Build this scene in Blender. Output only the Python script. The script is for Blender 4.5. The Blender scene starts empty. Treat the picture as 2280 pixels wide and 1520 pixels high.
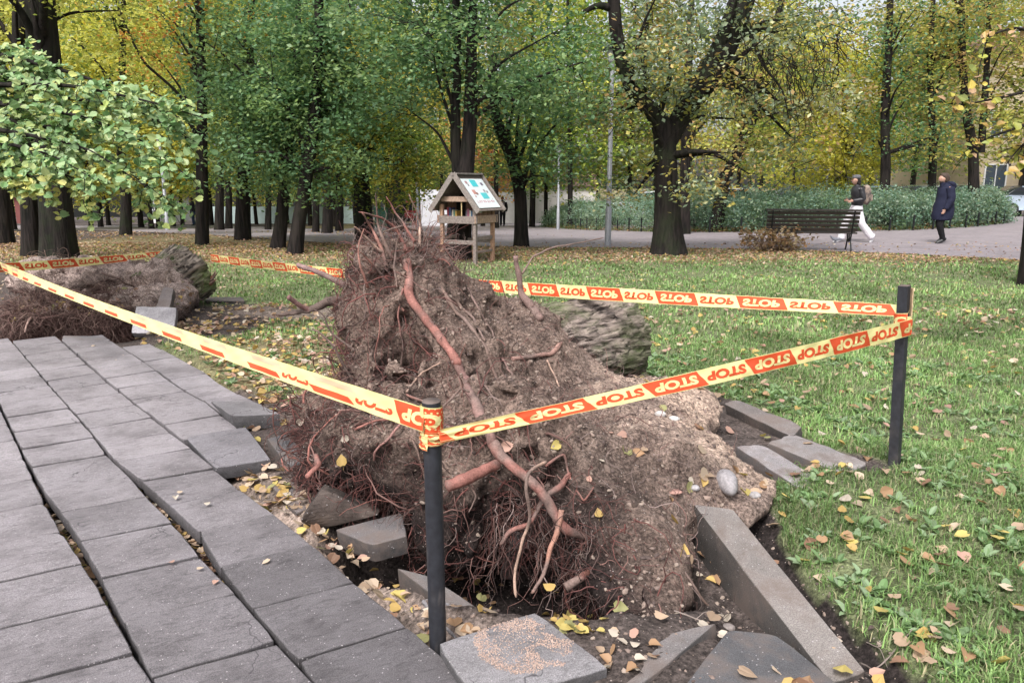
import bpy, math, random
import numpy as np
from mathutils import Vector, Matrix
from mathutils.bvhtree import BVHTree

random.seed(7); RNG = np.random.default_rng(11)
sc = bpy.context.scene
# ---------------------------------------------------------------- camera, light, exposure
PITCH = math.radians(11.87); FPX = 1665.0; CAMZ = 1.5
cam = bpy.data.cameras.new('camera'); cam_o = bpy.data.objects.new('camera', cam)
sc.collection.objects.link(cam_o); sc.camera = cam_o
cam.sensor_width = 36; cam.lens = FPX/2280*36; cam.clip_start = 0.05; cam.clip_end = 2000
cam_o.location = (0, 0, CAMZ); cam_o.rotation_euler = (math.radians(90)-PITCH, 0, 0)

SUN_EL, SUN_AZ = 52, 205          # degrees; azimuth from +Y clockwise: high, behind the camera
world = bpy.data.worlds.new('World'); sc.world = world; world.use_nodes = True
nt = world.node_tree; bg = nt.nodes['Background']
sky = nt.nodes.new('ShaderNodeTexSky'); sky.sky_type = 'NISHITA'; sky.sun_disc = False
sky.sun_elevation = math.radians(SUN_EL); sky.sun_rotation = math.radians(SUN_AZ)
sky.air_density = 1.0; sky.dust_density = 5.0; sky.ozone_density = 1.0
hs = nt.nodes.new('ShaderNodeHueSaturation'); hs.inputs['Saturation'].default_value = 0.30
nt.links.new(sky.outputs[0], hs.inputs['Color']); nt.links.new(hs.outputs[0], bg.inputs[0])
bg.inputs[1].default_value = 0.125
sun = bpy.data.lights.new('sun', 'SUN'); sun.energy = 1.5; sun.angle = math.radians(14); sun.color = (1.0, .96, .93)
sun_o = bpy.data.objects.new('sun', sun); sc.collection.objects.link(sun_o)
a, e = math.radians(SUN_AZ), math.radians(SUN_EL)
sd = Vector((math.sin(a)*math.cos(e), math.cos(a)*math.cos(e), math.sin(e)))
sun_o.rotation_euler = sd.to_track_quat('Z', 'Y').to_euler(); sun_o.location = (0, -5, 20)
vs = sc.view_settings; vs.view_transform = 'Standard'; vs.look = 'None'; vs.gamma = 1; vs.exposure = 1.05
vs.use_curve_mapping = False
sc.render.engine = 'CYCLES'
cy = sc.cycles; cy.max_bounces = 5; cy.diffuse_bounces = 3; cy.glossy_bounces = 2; cy.transmission_bounces = 4
cy.transparent_max_bounces = 6; cy.caustics_reflective = False; cy.caustics_refractive = False
cy.use_denoising = True; cy.denoiser = 'OPENIMAGEDENOISE'; cy.denoising_input_passes = 'RGB_ALBEDO_NORMAL'; cy.sample_clamp_indirect = 4

# ---------------------------------------------------------------- helpers
def smooth(a, b, x):
    t = np.clip((x-a)/(b-a), 0, 1); return t*t*(3-2*t)

def _hash(i, j, k):
    n = (i*73856093) ^ (j*19349663) ^ (k*83492791)
    n = (n ^ (n >> 13))*1274126177
    n = n ^ (n >> 16)
    return (n & 0xffff)/65535.0
def vnoise(p):
    p = np.asarray(p, float); i = np.floor(p).astype(np.int64); f = p-i; f = f*f*(3-2*f)
    x, y, z = i[..., 0], i[..., 1], i[..., 2]; fx, fy, fz = f[..., 0], f[..., 1], f[..., 2]
    r = 0
    for dx in (0, 1):
        wx = fx if dx else 1-fx
        for dy in (0, 1):
            wy = fy if dy else 1-fy
            for dz in (0, 1):
                wz = fz if dz else 1-fz
                r = r+wx*wy*wz*_hash(x+dx, y+dy, z+dz)
    return r*2-1
def fbm(p, s=1.0, o=4, gain=.5):
    p = np.asarray(p, float)*s; r = 0; a = 1; t = 0
    for k in range(o):
        r = r+a*vnoise(p+17.3*k); t += a; a *= gain; p = p*2.03
    return r/t
def fbm2(x, y, s=1.0, o=3, seed=0.0):
    x, y = np.broadcast_arrays(np.asarray(x, float), np.asarray(y, float))
    return fbm(np.stack([x, y, np.full(x.shape, seed+.5)], -1), s, o)

def lin(r, g, b):
    def c(v):
        v = v/255.
        return v/12.92 if v < .04045 else ((v+.055)/1.055)**2.4
    return (c(r), c(g), c(b))

def drop(x, y):
    k = 1-smooth(2, 10, x)
    s = np.where(y > 24, y-21, np.where(y > 18, (y-18)**2/12, 0))
    return -0.04*s*k
def ray(px, py):
    return np.array([(px-1140)/FPX, math.cos(PITCH)+(760-py)/FPX*math.sin(PITCH), -math.sin(PITCH)+(760-py)/FPX*math.cos(PITCH)])
def at(px, py, Y):
    r = ray(px, py); t = Y/r[1]; return np.array([r[0]*t, Y, CAMZ+r[2]*t])
def g0(px, py, z=0.0):
    r = ray(px, py); t = (z-CAMZ)/r[2]; return np.array([r[0]*t, r[1]*t, z])
def gr(px, py):
    r = ray(px, py); t = 15.0
    for _ in range(4000):
        if CAMZ+r[2]*t < drop(r[0]*t, r[1]*t): break
        t += .03
    return np.array([r[0]*t, r[1]*t, float(drop(r[0]*t, r[1]*t))])

class MB:
    """collects geometry as arrays; build() links it as ONE mesh object"""
    def __init__(s): s.V = []; s.F = []; s.C = []; s.n = 0
    def add(s, V, F, col=(1, 1, 1), mat=0, smooth=True):
        V = np.asarray(V, float).reshape(-1, 3)
        if not isinstance(F, list) or (F and isinstance(F[0], (int, np.integer))): F = [F]
        col = np.asarray(col, float)
        if col.ndim == 1: col = np.tile(col, (len(V), 1))
        s.V.append(V); s.C.append(col)
        for f in F:
            f = np.asarray(f, np.int64)
            if f.ndim == 1: f = f[None]
            s.F.append((f+s.n, mat, smooth))
        s.n += len(V); return s
    def mesh(s, name, mats):
        V = np.concatenate(s.V); C = np.concatenate(s.C)
        me = bpy.data.meshes.new(name)
        nl = sum(f.size for f, _, _ in s.F); nf = sum(len(f) for f, _, _ in s.F)
        me.vertices.add(len(V)); me.vertices.foreach_set('co', V.astype(np.float32).ravel())
        me.loops.add(nl); me.loops.foreach_set('vertex_index', np.concatenate([f.ravel() for f, _, _ in s.F]).astype(np.int32))
        tot = np.concatenate([np.full(len(f), f.shape[1]) for f, _, _ in s.F])
        st = np.concatenate([[0], np.cumsum(tot)[:-1]])
        me.polygons.add(nf); me.polygons.foreach_set('loop_start', st.astype(np.int32))
        me.polygons.foreach_set('material_index', np.concatenate([np.full(len(f), m) for f, m, _ in s.F]).astype(np.int32))
        me.polygons.foreach_set('use_smooth', np.concatenate([np.full(len(f), q) for f, _, q in s.F]))
        at_ = me.color_attributes.new('Col', 'FLOAT_COLOR', 'POINT')
        at_.data.foreach_set('color', np.concatenate([C, np.ones((len(C), 1))], 1).astype(np.float32).ravel())
        for m in (mats if isinstance(mats, (list, tuple)) else [mats]): me.materials.append(m)
        me.update(calc_edges=True); me.validate(); return me
    def build(s, name, mats, parent=None, **kw):
        o = bpy.data.objects.new(name, s.mesh(name, mats)); sc.collection.objects.link(o)
        if parent is not None:
            o.parent = parent; o.matrix_parent_inverse = parent_matrix(parent).inverted()
        return tag(o, **kw)
def parent_matrix(p):
    m = Matrix.LocRotScale(p.location, p.rotation_euler, p.scale)
    return parent_matrix(p.parent) @ p.matrix_parent_inverse @ m if p.parent else m
def tag(o, label=None, cat=None, group=None, kind=None):
    if label: o['label'] = label
    if cat: o['category'] = cat
    if group: o['group'] = group
    if kind: o['kind'] = kind
    return o
def empty(name, loc, label, cat, group=None, rz=0):
    o = bpy.data.objects.new(name, None); sc.collection.objects.link(o); o.location = loc; o.rotation_euler = (0, 0, rz)
    o.empty_display_size = .2
    return tag(o, label, cat, group)
def copy_thing(root, loc, rz=0, scale=None, label=None, group=None):
    r = root.copy(); sc.collection.objects.link(r); r.location = loc; r.rotation_euler = (0, 0, rz)
    if scale is not None: r.scale = scale
    if label: r['label'] = label
    if group: r['group'] = group
    def kids(a, b):
        for ch in [c for c in bpy.data.objects if c.parent == a]:
            c = ch.copy(); sc.collection.objects.link(c); c.parent = b; kids(ch, c)
    kids(root, r); return r

def tubes(P, R, sides=6, ref=None, cap=False):
    """P (N,n,3) paths, R (N,n) radii -> verts, quads"""
    P = np.asarray(P, float); R = np.asarray(R, float)
    if P.ndim == 2: P = P[None]; R = R[None]
    N, n, _ = P.shape
    T = np.gradient(P, axis=1); T /= np.linalg.norm(T, axis=2, keepdims=True)+1e-9
    rf = np.array([.31, .52, .79]) if ref is None else np.array(ref, float)
    U = np.cross(T, rf); U /= np.linalg.norm(U, axis=2, keepdims=True)+1e-9
    W = np.cross(T, U)
    a = np.linspace(0, 2*np.pi, sides, endpoint=False)
    V = P[:, :, None]+R[:, :, None, None]*(np.cos(a)[None, None, :, None]*U[:, :, None]+np.sin(a)[None, None, :, None]*W[:, :, None])
    idx = np.arange(N*n*sides).reshape(N, n, sides)
    q = np.stack([idx[:, :-1], np.roll(idx[:, :-1], -1, 2), np.roll(idx[:, 1:], -1, 2), idx[:, 1:]], -1).reshape(-1, 4)
    F = [q]
    if cap: F += [idx[:, 0, ::-1].reshape(N, sides), idx[:, -1].reshape(N, sides)]
    return V.reshape(-1, 3), F
def resample(pts, n, sm=True):
    pts = np.asarray(pts, float); d = np.concatenate([[0], np.cumsum(np.linalg.norm(np.diff(pts[:, :3], axis=0), axis=1))])
    t = np.linspace(0, d[-1], n); r = np.stack([np.interp(t, d, pts[:, k]) for k in range(pts.shape[1])], 1)
    if sm and n > 6:
        for _ in range(max(2, n//12)):
            r[1:-1] = r[1:-1]*.5+(r[:-2]+r[2:])*.25
    return r
BOXF = np.array([[0, 3, 2, 1], [4, 5, 6, 7], [0, 1, 5, 4], [1, 2, 6, 5], [2, 3, 7, 6], [3, 0, 4, 7]])
def box(mb, c, s, rot=None, col=(1, 1, 1), mat=0):
    x, y, z = np.array(s)/2
    V = np.array([[-x, -y, -z], [x, -y, -z], [x, y, -z], [-x, y, -z], [-x, -y, z], [x, -y, z], [x, y, z], [-x, y, z]])
    if rot is not None: V = V @ np.array(rot).T
    mb.add(V+np.array(c), BOXF, col, mat, False)
def bar(mb, a, b, w, h, up=(0, 0, 1), col=(1, 1, 1), mat=0):
    a, b = np.array(a, float), np.array(b, float); t = b-a; L = np.linalg.norm(t); t /= L
    s = np.cross(t, up); s /= np.linalg.norm(s); u = np.cross(s, t)
    box(mb, (a+b)/2, (L, w, h), np.stack([t, s, u], 1), col, mat)
def bevel(o, w=.004, seg=2):
    m = o.modifiers.new('bevel', 'BEVEL'); m.width = w; m.segments = seg; m.limit_method = 'ANGLE'; return o
def rotz(a): c, s = math.cos(a), math.sin(a); return np.array([[c, -s, 0], [s, c, 0], [0, 0, 1]])

# leaf templates (x length, y width, z fold)
LEAF_KITE = (np.array([[0, 0, 0], [.45, .32, .04], [1, 0, 0], [.45, -.32, .04]])-[.45, 0, 0], np.array([[0, 1, 2, 3]]))
_o = [(0, 0), (.12, .26), (.42, .42), (.78, .28), (1.02, 0), (.78, -.28), (.42, -.42), (.12, -.26)]
LEAF_OVAL = (np.array([[x-.5, y, abs(y)*.25] for x, y in _o]), [np.array([[0, 1, 2, 3, 4]]), np.array([[0, 4, 5, 6, 7]])])
_h = [(-.42, 0, 0), (-.5, .2, .03), (-.3, .42, .08), (.05, .42, .07), (.32, .22, .0), (.56, 0, -.06), (.32, -.22, .03), (.05, -.42, .1), (-.3, -.42, .06), (-.5, -.2, .05)]
LEAF_HEART = (np.array(_h)+[0, 0, 0], [np.array([[0, 1, 2, 3, 4, 5]]), np.array([[0, 5, 6, 7, 8, 9]])])
def rand_rot(N, nrm, tilt, rng):
    """rotation matrices whose z axis is near nrm, random spin"""
    nrm = np.asarray(nrm, float)
    if nrm.ndim == 1: nrm = np.tile(nrm, (N, 1))
    z = nrm+rng.normal(0, tilt, (N, 3)); z /= np.linalg.norm(z, axis=1, keepdims=True)+1e-9
    x = rng.normal(0, 1, (N, 3)); x -= (x*z).sum(1, keepdims=True)*z; x /= np.linalg.norm(x, axis=1, keepdims=True)+1e-9
    return np.stack([x, np.cross(z, x), z], 2)
def scatter(mb, tmpl, C, S, Rm, col, curl=None, mat=0):
    T, F = tmpl; N = len(C); k = len(T)
    V = np.repeat(T[None], N, 0)*np.asarray(S).reshape(-1, 1, 1)
    if curl is not None: V[:, :, 2] += curl[:, None]*(V[:, :, 0]**2)/np.asarray(S).reshape(-1, 1)
    V = np.einsum('nij,nkj->nki', Rm, V)+C[:, None]
    Fl = F if isinstance(F, list) else [F]
    off = (np.arange(N)*k)[:, None, None]
    Fo = [(f[None]+off).reshape(-1, f.shape[1]) for f in Fl]
    mb.add(V.reshape(-1, 3), Fo, np.repeat(np.asarray(col), k, 0), mat, False)

# ---------------------------------------------------------------- materials
MATS = {}
def _new(name):
    m = bpy.data.materials.new(name); m.use_nodes = True; MATS[name] = m
    t = m.node_tree; return m, t, t.nodes, t.links, t.nodes['Principled BSDF']
def noise_node(t, scale, detail=6, rough=.6, coord='Object', vec=None):
    n = t.nodes.new('ShaderNodeTexNoise'); n.inputs['Scale'].default_value = scale
    n.inputs['Detail'].default_value = detail; n.inputs['Roughness'].default_value = rough
    if vec is None:
        tc = t.nodes.new('ShaderNodeTexCoord'); vec = tc.outputs[coord]
    t.links.new(vec, n.inputs['Vector']); return n
def ramp(t, src, pts):
    r = t.nodes.new('ShaderNodeValToRGB'); e = r.color_ramp.elements
    while len(e) > 1: e.remove(e[-1])
    e[0].position, e[0].color = pts[0][0], (*pts[0][1], 1)
    for p, c in pts[1:]: q = e.new(p); q.color = (*c, 1)
    t.links.new(src, r.inputs[0]); return r.outputs[0]
def mix(t, a, b, fac, mode='MIX'):
    n = t.nodes.new('ShaderNodeMix'); n.data_type = 'RGBA'; n.blend_type = mode; n.clamp_factor = True
    for i, v in ((0, fac), (6, a), (7, b)):
        if isinstance(v, (int, float)): n.inputs[i].default_value = v
        elif isinstance(v, tuple): n.inputs[i].default_value = (*v, 1)
        else: t.links.new(v, n.inputs[i])
    return n.outputs[2]
def bump(t, h, dist, bs, strength=1.0, chain=None):
    b = t.nodes.new('ShaderNodeBump'); b.inputs['Distance'].default_value = dist; b.inputs['Strength'].default_value = strength
    t.links.new(h, b.inputs['Height'])
    if chain is not None: t.links.new(chain, b.inputs['Normal'])
    if bs is not None: t.links.new(b.outputs[0], bs.inputs['Normal'])
    return b.outputs[0]
def colattr(t):
    n = t.nodes.new('ShaderNodeVertexColor'); n.layer_name = 'Col'; return n.outputs[0]
def G(v): return (v, v, v)

def mat_plain(name, col, rough=.6, metal=0, ns=None, namp=.25, bmp=0):
    m, t, N, L, bs = _new(name); bs.inputs['Roughness'].default_value = rough; bs.inputs['Metallic'].default_value = metal
    if ns:
        n = noise_node(t, ns)
        v = ramp(t, n.outputs[0], [(.3, G(1-namp)), (.7, G(1+namp*.6))])
        L.new(mix(t, col, v, 1.0, 'MULTIPLY'), bs.inputs['Base Color'])
        if bmp: bump(t, n.outputs[0], bmp, bs)
    else: bs.inputs['Base Color'].default_value = (*col, 1)
    return m
def mat_attr(name, rough=.7, ns=None, namp=.3, bmp=0, spec=.5):
    m, t, N, L, bs = _new(name); bs.inputs['Roughness'].default_value = rough; bs.inputs['Specular IOR Level'].default_value = spec
    c = colattr(t)
    if ns:
        n = noise_node(t, ns); v = ramp(t, n.outputs[0], [(.3, G(1-namp)), (.7, G(1+namp))])
        c = mix(t, c, v, 1.0, 'MULTIPLY')
        if bmp: bump(t, n.outputs[0], bmp, bs)
    L.new(c, bs.inputs['Base Color']); return m
def mat_leaf(name, trans=.35, rough=.5, spec=.5):
    m, t, N, L, bs = _new(name); c = colattr(t); bs.inputs['Roughness'].default_value = rough
    bs.inputs['Specular IOR Level'].default_value = spec
    L.new(c, bs.inputs['Base Color'])
    tr = N.new('ShaderNodeBsdfTranslucent'); L.new(mix(t, c, (1.0, 1.0, .75), 1.0, 'MULTIPLY'), tr.inputs[0])
    ms = N.new('ShaderNodeMixShader'); ms.inputs[0].default_value = trans
    L.new(bs.outputs[0], ms.inputs[1]); L.new(tr.outputs[0], ms.inputs[2])
    L.new(ms.outputs[0], N['Material Output'].inputs[0]); return m
def mat_concrete(name, streak=1.0, crack=0.0):
    m, t, N, L, bs = _new(name); c = colattr(t); bs.inputs['Roughness'].default_value = .78
    tc = N.new('ShaderNodeTexCoord'); mp = N.new('ShaderNodeMapping'); L.new(tc.outputs['Object'], mp.inputs[0])
    mp.inputs['Rotation'].default_value = (0, 0, math.radians(-33))
    mp2 = N.new('ShaderNodeMapping'); L.new(mp.outputs[0], mp2.inputs[0]); mp2.inputs['Scale'].default_value = (16, 42, 20)
    st = N.new('ShaderNodeTexNoise'); st.inputs['Scale'].default_value = 1; st.inputs['Detail'].default_value = 5
    st.inputs['Distortion'].default_value = 1.2; L.new(mp2.outputs[0], st.inputs['Vector'])
    sv = ramp(t, st.outputs[0], [(.33, G(.45)), (.46, G(.95)), (.7, G(1.18))])
    c = mix(t, c, sv, .5*streak, 'MULTIPLY')
    fine = noise_node(t, 260, 3, .8); c = mix(t, c, ramp(t, fine.outputs[0], [(.38, G(.58)), (.62, G(1.42))]), 1.0, 'MULTIPLY')
    big = noise_node(t, 2.6, 6, .68); c = mix(t, c, ramp(t, big.outputs[0], [(.32, (.60, .585, .58)), (.5, (.98, .97, .96)), (.7, G(1.2))]), 1.0, 'MULTIPLY')
    vo = N.new('ShaderNodeTexVoronoi'); vo.inputs['Scale'].default_value = 150; L.new(tc.outputs['Object'], vo.inputs['Vector'])
    sep = N.new('ShaderNodeSeparateColor'); L.new(vo.outputs['Color'], sep.inputs[0])
    md = N.new('ShaderNodeMath'); md.operation = 'MULTIPLY'
    a = N.new('ShaderNodeMath'); a.operation = 'GREATER_THAN'; a.inputs[1].default_value = .975; L.new(sep.outputs[0], a.inputs[0])
    b = N.new('ShaderNodeMath'); b.operation = 'LESS_THAN'; b.inputs[1].default_value = .35; L.new(vo.outputs['Distance'], b.inputs[0])
    L.new(a.outputs[0], md.inputs[0]); L.new(b.outputs[0], md.inputs[1])
    c = mix(t, c, (.42, .39, .40), md.outputs[0])
    dn = noise_node(t, 5, 3); dv = N.new('ShaderNodeMapping'); L.new(tc.outputs['Object'], dv.inputs[0])
    ad = N.new('ShaderNodeVectorMath'); ad.operation = 'ADD'; sc3 = N.new('ShaderNodeVectorMath'); sc3.operation = 'SCALE'; sc3.inputs['Scale'].default_value = .25
    L.new(dn.outputs['Color'], sc3.inputs[0]); L.new(dv.outputs[0], ad.inputs[0]); L.new(sc3.outputs[0], ad.inputs[1])
    vc = N.new('ShaderNodeTexVoronoi'); vc.feature = 'DISTANCE_TO_EDGE'; vc.inputs['Scale'].default_value = 3.2; L.new(ad.outputs[0], vc.inputs['Vector'])
    ck = ramp(t, vc.outputs['Distance'], [(.0, G(1)), (.012, G(0))]); cm = ramp(t, noise_node(t, 1.7, 2).outputs[0], [(.55, G(0)), (.6, G(1))])
    ckm = mix(t, ck, cm, 1.0, 'MULTIPLY'); bw = N.new('ShaderNodeRGBToBW'); L.new(ckm, bw.inputs[0])
    if streak > .5: c = mix(t, c, (.05, .045, .05), bw.outputs[0])
    if streak < .5:
        sn = noise_node(t, 4.5, 5, .7); c = mix(t, c, (.15, .115, .10), ramp(t, sn.outputs[0], [(.45, G(0)), (.62, G(.75))]))
    nb = bump(t, st.outputs[0], .006*streak, None)
    L.new(c, bs.inputs['Base Color']); bump(t, fine.outputs[0], .0025, bs, 1, nb)
    return m
def mat_soil(name, b1=.012, scale=60, dark=(.35, .33, .34)):
    m, t, N, L, bs = _new(name); c = colattr(t); bs.inputs['Roughness'].default_value = .95; bs.inputs['Specular IOR Level'].default_value = .2
    n1 = noise_node(t, 9, 8, .7); n2 = noise_node(t, scale, 6, .75)
    c = mix(t, c, ramp(t, n1.outputs[0], [(.34, dark), (.5, G(.95)), (.68, G(1.3))]), 1.0, 'MULTIPLY')
    c = mix(t, c, ramp(t, n2.outputs[0], [(.36, G(.30)), (.5, G(1.0)), (.64, G(1.9))]), 1.0, 'MULTIPLY')
    vo = N.new('ShaderNodeTexVoronoi'); vo.inputs['Scale'].default_value = 95; tc = N.new('ShaderNodeTexCoord'); L.new(tc.outputs['Object'], vo.inputs['Vector'])
    sep = N.new('ShaderNodeSeparateColor'); L.new(vo.outputs['Color'], sep.inputs[0])
    a = N.new('ShaderNodeMath'); a.operation = 'GREATER_THAN'; a.inputs[1].default_value = .93; L.new(sep.outputs[0], a.inputs[0])
    b = N.new('ShaderNodeMath'); b.operation = 'LESS_THAN'; b.inputs[1].default_value = .3; L.new(vo.outputs['Distance'], b.inputs[0])
    md = N.new('ShaderNodeMath'); md.operation = 'MULTIPLY'; L.new(a.outputs[0], md.inputs[0]); L.new(b.outputs[0], md.inputs[1])
    c = mix(t, c, (.33, .28, .26), md.outputs[0])
    L.new(c, bs.inputs['Base Color']); nb = bump(t, n1.outputs[0], b1*3, None); bump(t, n2.outputs[0], b1, bs, 1, nb); return m
def mat_bark(name, c1, c2, moss=(.05, .08, .02), mossamt=.5, sc_=22, zs=.18, axis=2, bd=.03):
    m, t, N, L, bs = _new(name); bs.inputs['Roughness'].default_value = .9; bs.inputs['Specular IOR Level'].default_value = .2
    tc = N.new('ShaderNodeTexCoord'); mp = N.new('ShaderNodeMapping'); L.new(tc.outputs['Object'], mp.inputs[0])
    s = [1, 1, 1]; s[axis] = zs; mp.inputs['Scale'].default_value = s
    n = N.new('ShaderNodeTexNoise'); n.inputs['Scale'].default_value = sc_; n.inputs['Detail'].default_value = 5; n.inputs['Distortion'].default_value = .5
    L.new(mp.outputs[0], n.inputs['Vector'])
    c = ramp(t, n.outputs[0], [(.36, c1), (.62, c2)])
    n2 = noise_node(t, 2.2, 5, .65)
    mm = ramp(t, n2.outputs[0], [(.5-.12*mossamt, G(0)), (.66-.1*mossamt, G(1))])
    n3 = noise_node(t, 90, 3, .7)
    mossc = mix(t, moss, ramp(t, n3.outputs[0], [(.3, G(.4)), (.7, G(1.7))]), 1.0, 'MULTIPLY')
    rgb = N.new('ShaderNodeRGBToBW'); L.new(mm, rgb.inputs[0])
    k = N.new('ShaderNodeMath'); k.operation = 'MULTIPLY'; k.inputs[1].default_value = min(1, mossamt*1.4); L.new(rgb.outputs[0], k.inputs[0])
    c = mix(t, c, mossc, k.outputs[0]); L.new(c, bs.inputs['Base Color']); bump(t, n.outputs[0], bd, bs); return m
# ---------------------------------------------------------------- terrain
PAV = np.array([(-.05, 0), (.12, 1.5), (-.14, 2.06), (-.39, 2.36), (-.61, 2.63), (-.85, 2.94), (-1.23, 3.36), (-1.49, 3.67), (-1.75, 3.98), (-2.0, 4.35),
                (-1.55, 4.77), (-2.15, 5.40), (-2.6, 5.98), (-3.45, 7.0), (-4.6, 8.6), (-6.9, 11.3), (-12, 17)])
def pav_x(y): return np.interp(y, PAV[:, 1], PAV[:, 0])
def ell(x, y, cx, cy, rx, ry, rot=0):
    c, s = math.cos(rot), math.sin(rot); u = (x-cx)*c+(y-cy)*s; v = -(x-cx)*s+(y-cy)*c
    return np.sqrt((u/rx)**2+(v/ry)**2)
def pit(x, y):      # 1 inside the hole under the torn-up plate
    n = fbm2(x, y, 5, 2, 3)*.12
    return 1-smooth(.82, 1.04, ell(x, y, -.05, 3.02, .52, .92, math.radians(62))+n)
def pit2(x, y):
    return 1-smooth(.8, 1.1, ell(x, y, -4.65, 7.95, .85, .62)+fbm2(x, y, 3, 2, 9)*.15)
KX = np.array([(1.25, 0), (1.12, 1.9), (1.02, 2.4), (.96, 3.3), (1.25, 3.75), (1.62, 4.05), (1.5, 4.7), (1.3, 5.2), (1.2, 6), (1.2, 7)])
def ground_z(x, y):
    z = drop(x, y)
    n = fbm2(x, y, 1.2, 3, 1); n2 = fbm2(x, y, 14, 3, 2)
    near = 1-smooth(9, 16, y)
    d = x-pav_x(y)
    under = 1-smooth(.0, np.where(y < 4.9, .30, .10), d)
    z = z+near*(n*.03+n2*.008)*(1-under)
    z = z-.085*under*(y < 14)
    # sandy strip beside the slabs, a little lower than them
    z = z-.03*smooth(.6, 0, d)*(y < 4.9)
    z = z+.06*np.exp(-ell(x, y, .70, 3.45, .42, .6)**2*1.5)-.46*pit(x, y)-.22*pit2(x, y)
    # trench behind the kerb stone, raised turf to the right of it
    kx = np.interp(y, KX[:, 1], KX[:, 0])
    tr = np.exp(-((x-kx-.13)/.07)**2)*smooth(3.45, 3.2, y)
    z = z-.10*tr-.13*np.exp(-((x-kx+.17)/.14)**2)*smooth(3.5, 3.2, y)*smooth(1.9, 2.3, y)+.05*smooth(.15, .5, x-kx)*(1-smooth(3.2, 4.5, y))
    # low earth ridges by the second stump
    z = z+.10*np.exp(-ell(x, y, -2.75, 8.6, .75, .5)**2*1.3)
    return z
def soil_mask(x, y):   # 1 bare earth, 0 grass
    n = fbm2(x, y, 3.5, 3, 5)*.22
    kx = np.interp(y, KX[:, 1], KX[:, 0])
    a = (x < kx+.20+n*.5*smooth(1.8, 4, y)) & (y < 5.4) & (x > pav_x(y)-5)
    m = a.astype(float)
    m = np.maximum(m, 1-smooth(.85, 1.15, ell(x, y, .2, 4.9, 1.25, 1.35)+n))
    m = np.maximum(m, 1-smooth(.85, 1.1, ell(x, y, -4.0, 8.3, 1.5, 1.25)+n))
    m = np.maximum(m, .9*(1-smooth(.7, 1.15, ell(x, y, -2.6, 8.7, 1.0, .55)+n*1.5)))
    m = np.maximum(m, 1-smooth(.75, 1.05, ell(x, y, 1.62, 3.95, .50, .22, -.55)+n*.5))
    # grass tongue between the paving and the root plate
    g = 1-smooth(.8, 1.15, ell(x, y, -1.75, 6.1, .55, 1.3, math.radians(25))+n)
    m = m*(1-g)
    m = np.where(x < pav_x(y), 1, m)
    return m
def litter_mask(x, y):
    n = fbm2(x, y, .7, 3, 6); 
    b = smooth(13.6, 16.2, y)*.7+.15*n
    b = b+.9*np.exp(-ell(x, y, -1.9, 6.2, .7, 1.6, .4)**2)
    b = b+.35*np.exp(-ell(x, y, -7.5, 13.5, 4, 3)**2)
    return np.clip(b, 0, 1)

def axis(segs):
    r = [segs[0][0]]
    for a, b, s0, s1 in segs:
        x = a
        while x < b:
            t = (x-a)/(b-a); x += s0+(s1-s0)*t; r.append(min(x, b))
    return np.unique(np.round(r, 4))
XS = axis([(-220, -40, 20, 6), (-40, -10, 4, .5), (-10, -2.2, .3, .05), (-2.2, 2.2, .032, .032), (2.2, 12, .04, .6), (12, 40, .6, 5), (40, 220, 6, 20)])
YS = axis([(-12, 1.2, 2, .05), (1.2, 4.6, .03, .03), (4.6, 10, .035, .1), (10, 30, .12, .8), (30, 250, 1, 25)])
def build_ground():
    X, Y = np.meshgrid(XS, YS); Z = ground_z(X, Y)
    s = soil_mask(X, Y); n = fbm2(X, Y, 2.5, 4, 8)
    soil = np.array([.085, .068, .062]); sand = np.array([.30, .235, .20]); turf = np.array([.13, .15, .075]); lit = np.array([.27, .18, .11])
    d = X-pav_x(Y)
    sandm = np.clip(smooth(.45, .05, d)*smooth(-.1, .02, d)*(Y < 4.4)*(.75+n), 0, 1)
    sandm = np.maximum(sandm, np.clip((1-smooth(.6, 1.1, ell(X, Y, -2.6, 8.7, 1.0, .55)+n*.3))*.7, 0, 1))
    sc_ = (soil*(1+n[..., None]*.5))*(1-sandm[..., None])+sand*sandm[..., None]
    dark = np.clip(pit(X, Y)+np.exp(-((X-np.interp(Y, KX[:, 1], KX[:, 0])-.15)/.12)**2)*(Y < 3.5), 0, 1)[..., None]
    sc_ = sc_*(1-dark)+np.array([.028, .022, .021])*dark  # hole's shade painted into its earth colour; kerb trench strip darkened too
    L = litter_mask(X, Y)[..., None]*.7
    gr_ = turf*(1+n[..., None]*.35)*(1-L)+lit*L
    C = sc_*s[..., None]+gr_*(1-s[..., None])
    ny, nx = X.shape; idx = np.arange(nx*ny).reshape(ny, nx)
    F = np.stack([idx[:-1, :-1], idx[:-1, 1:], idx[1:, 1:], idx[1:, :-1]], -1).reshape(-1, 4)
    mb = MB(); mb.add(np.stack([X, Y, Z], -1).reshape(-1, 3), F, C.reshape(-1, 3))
    return mb.build('ground', mat_soil('ground_soil', .006, 55, (.5, .5, .5)), kind='structure')
build_ground()

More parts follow.
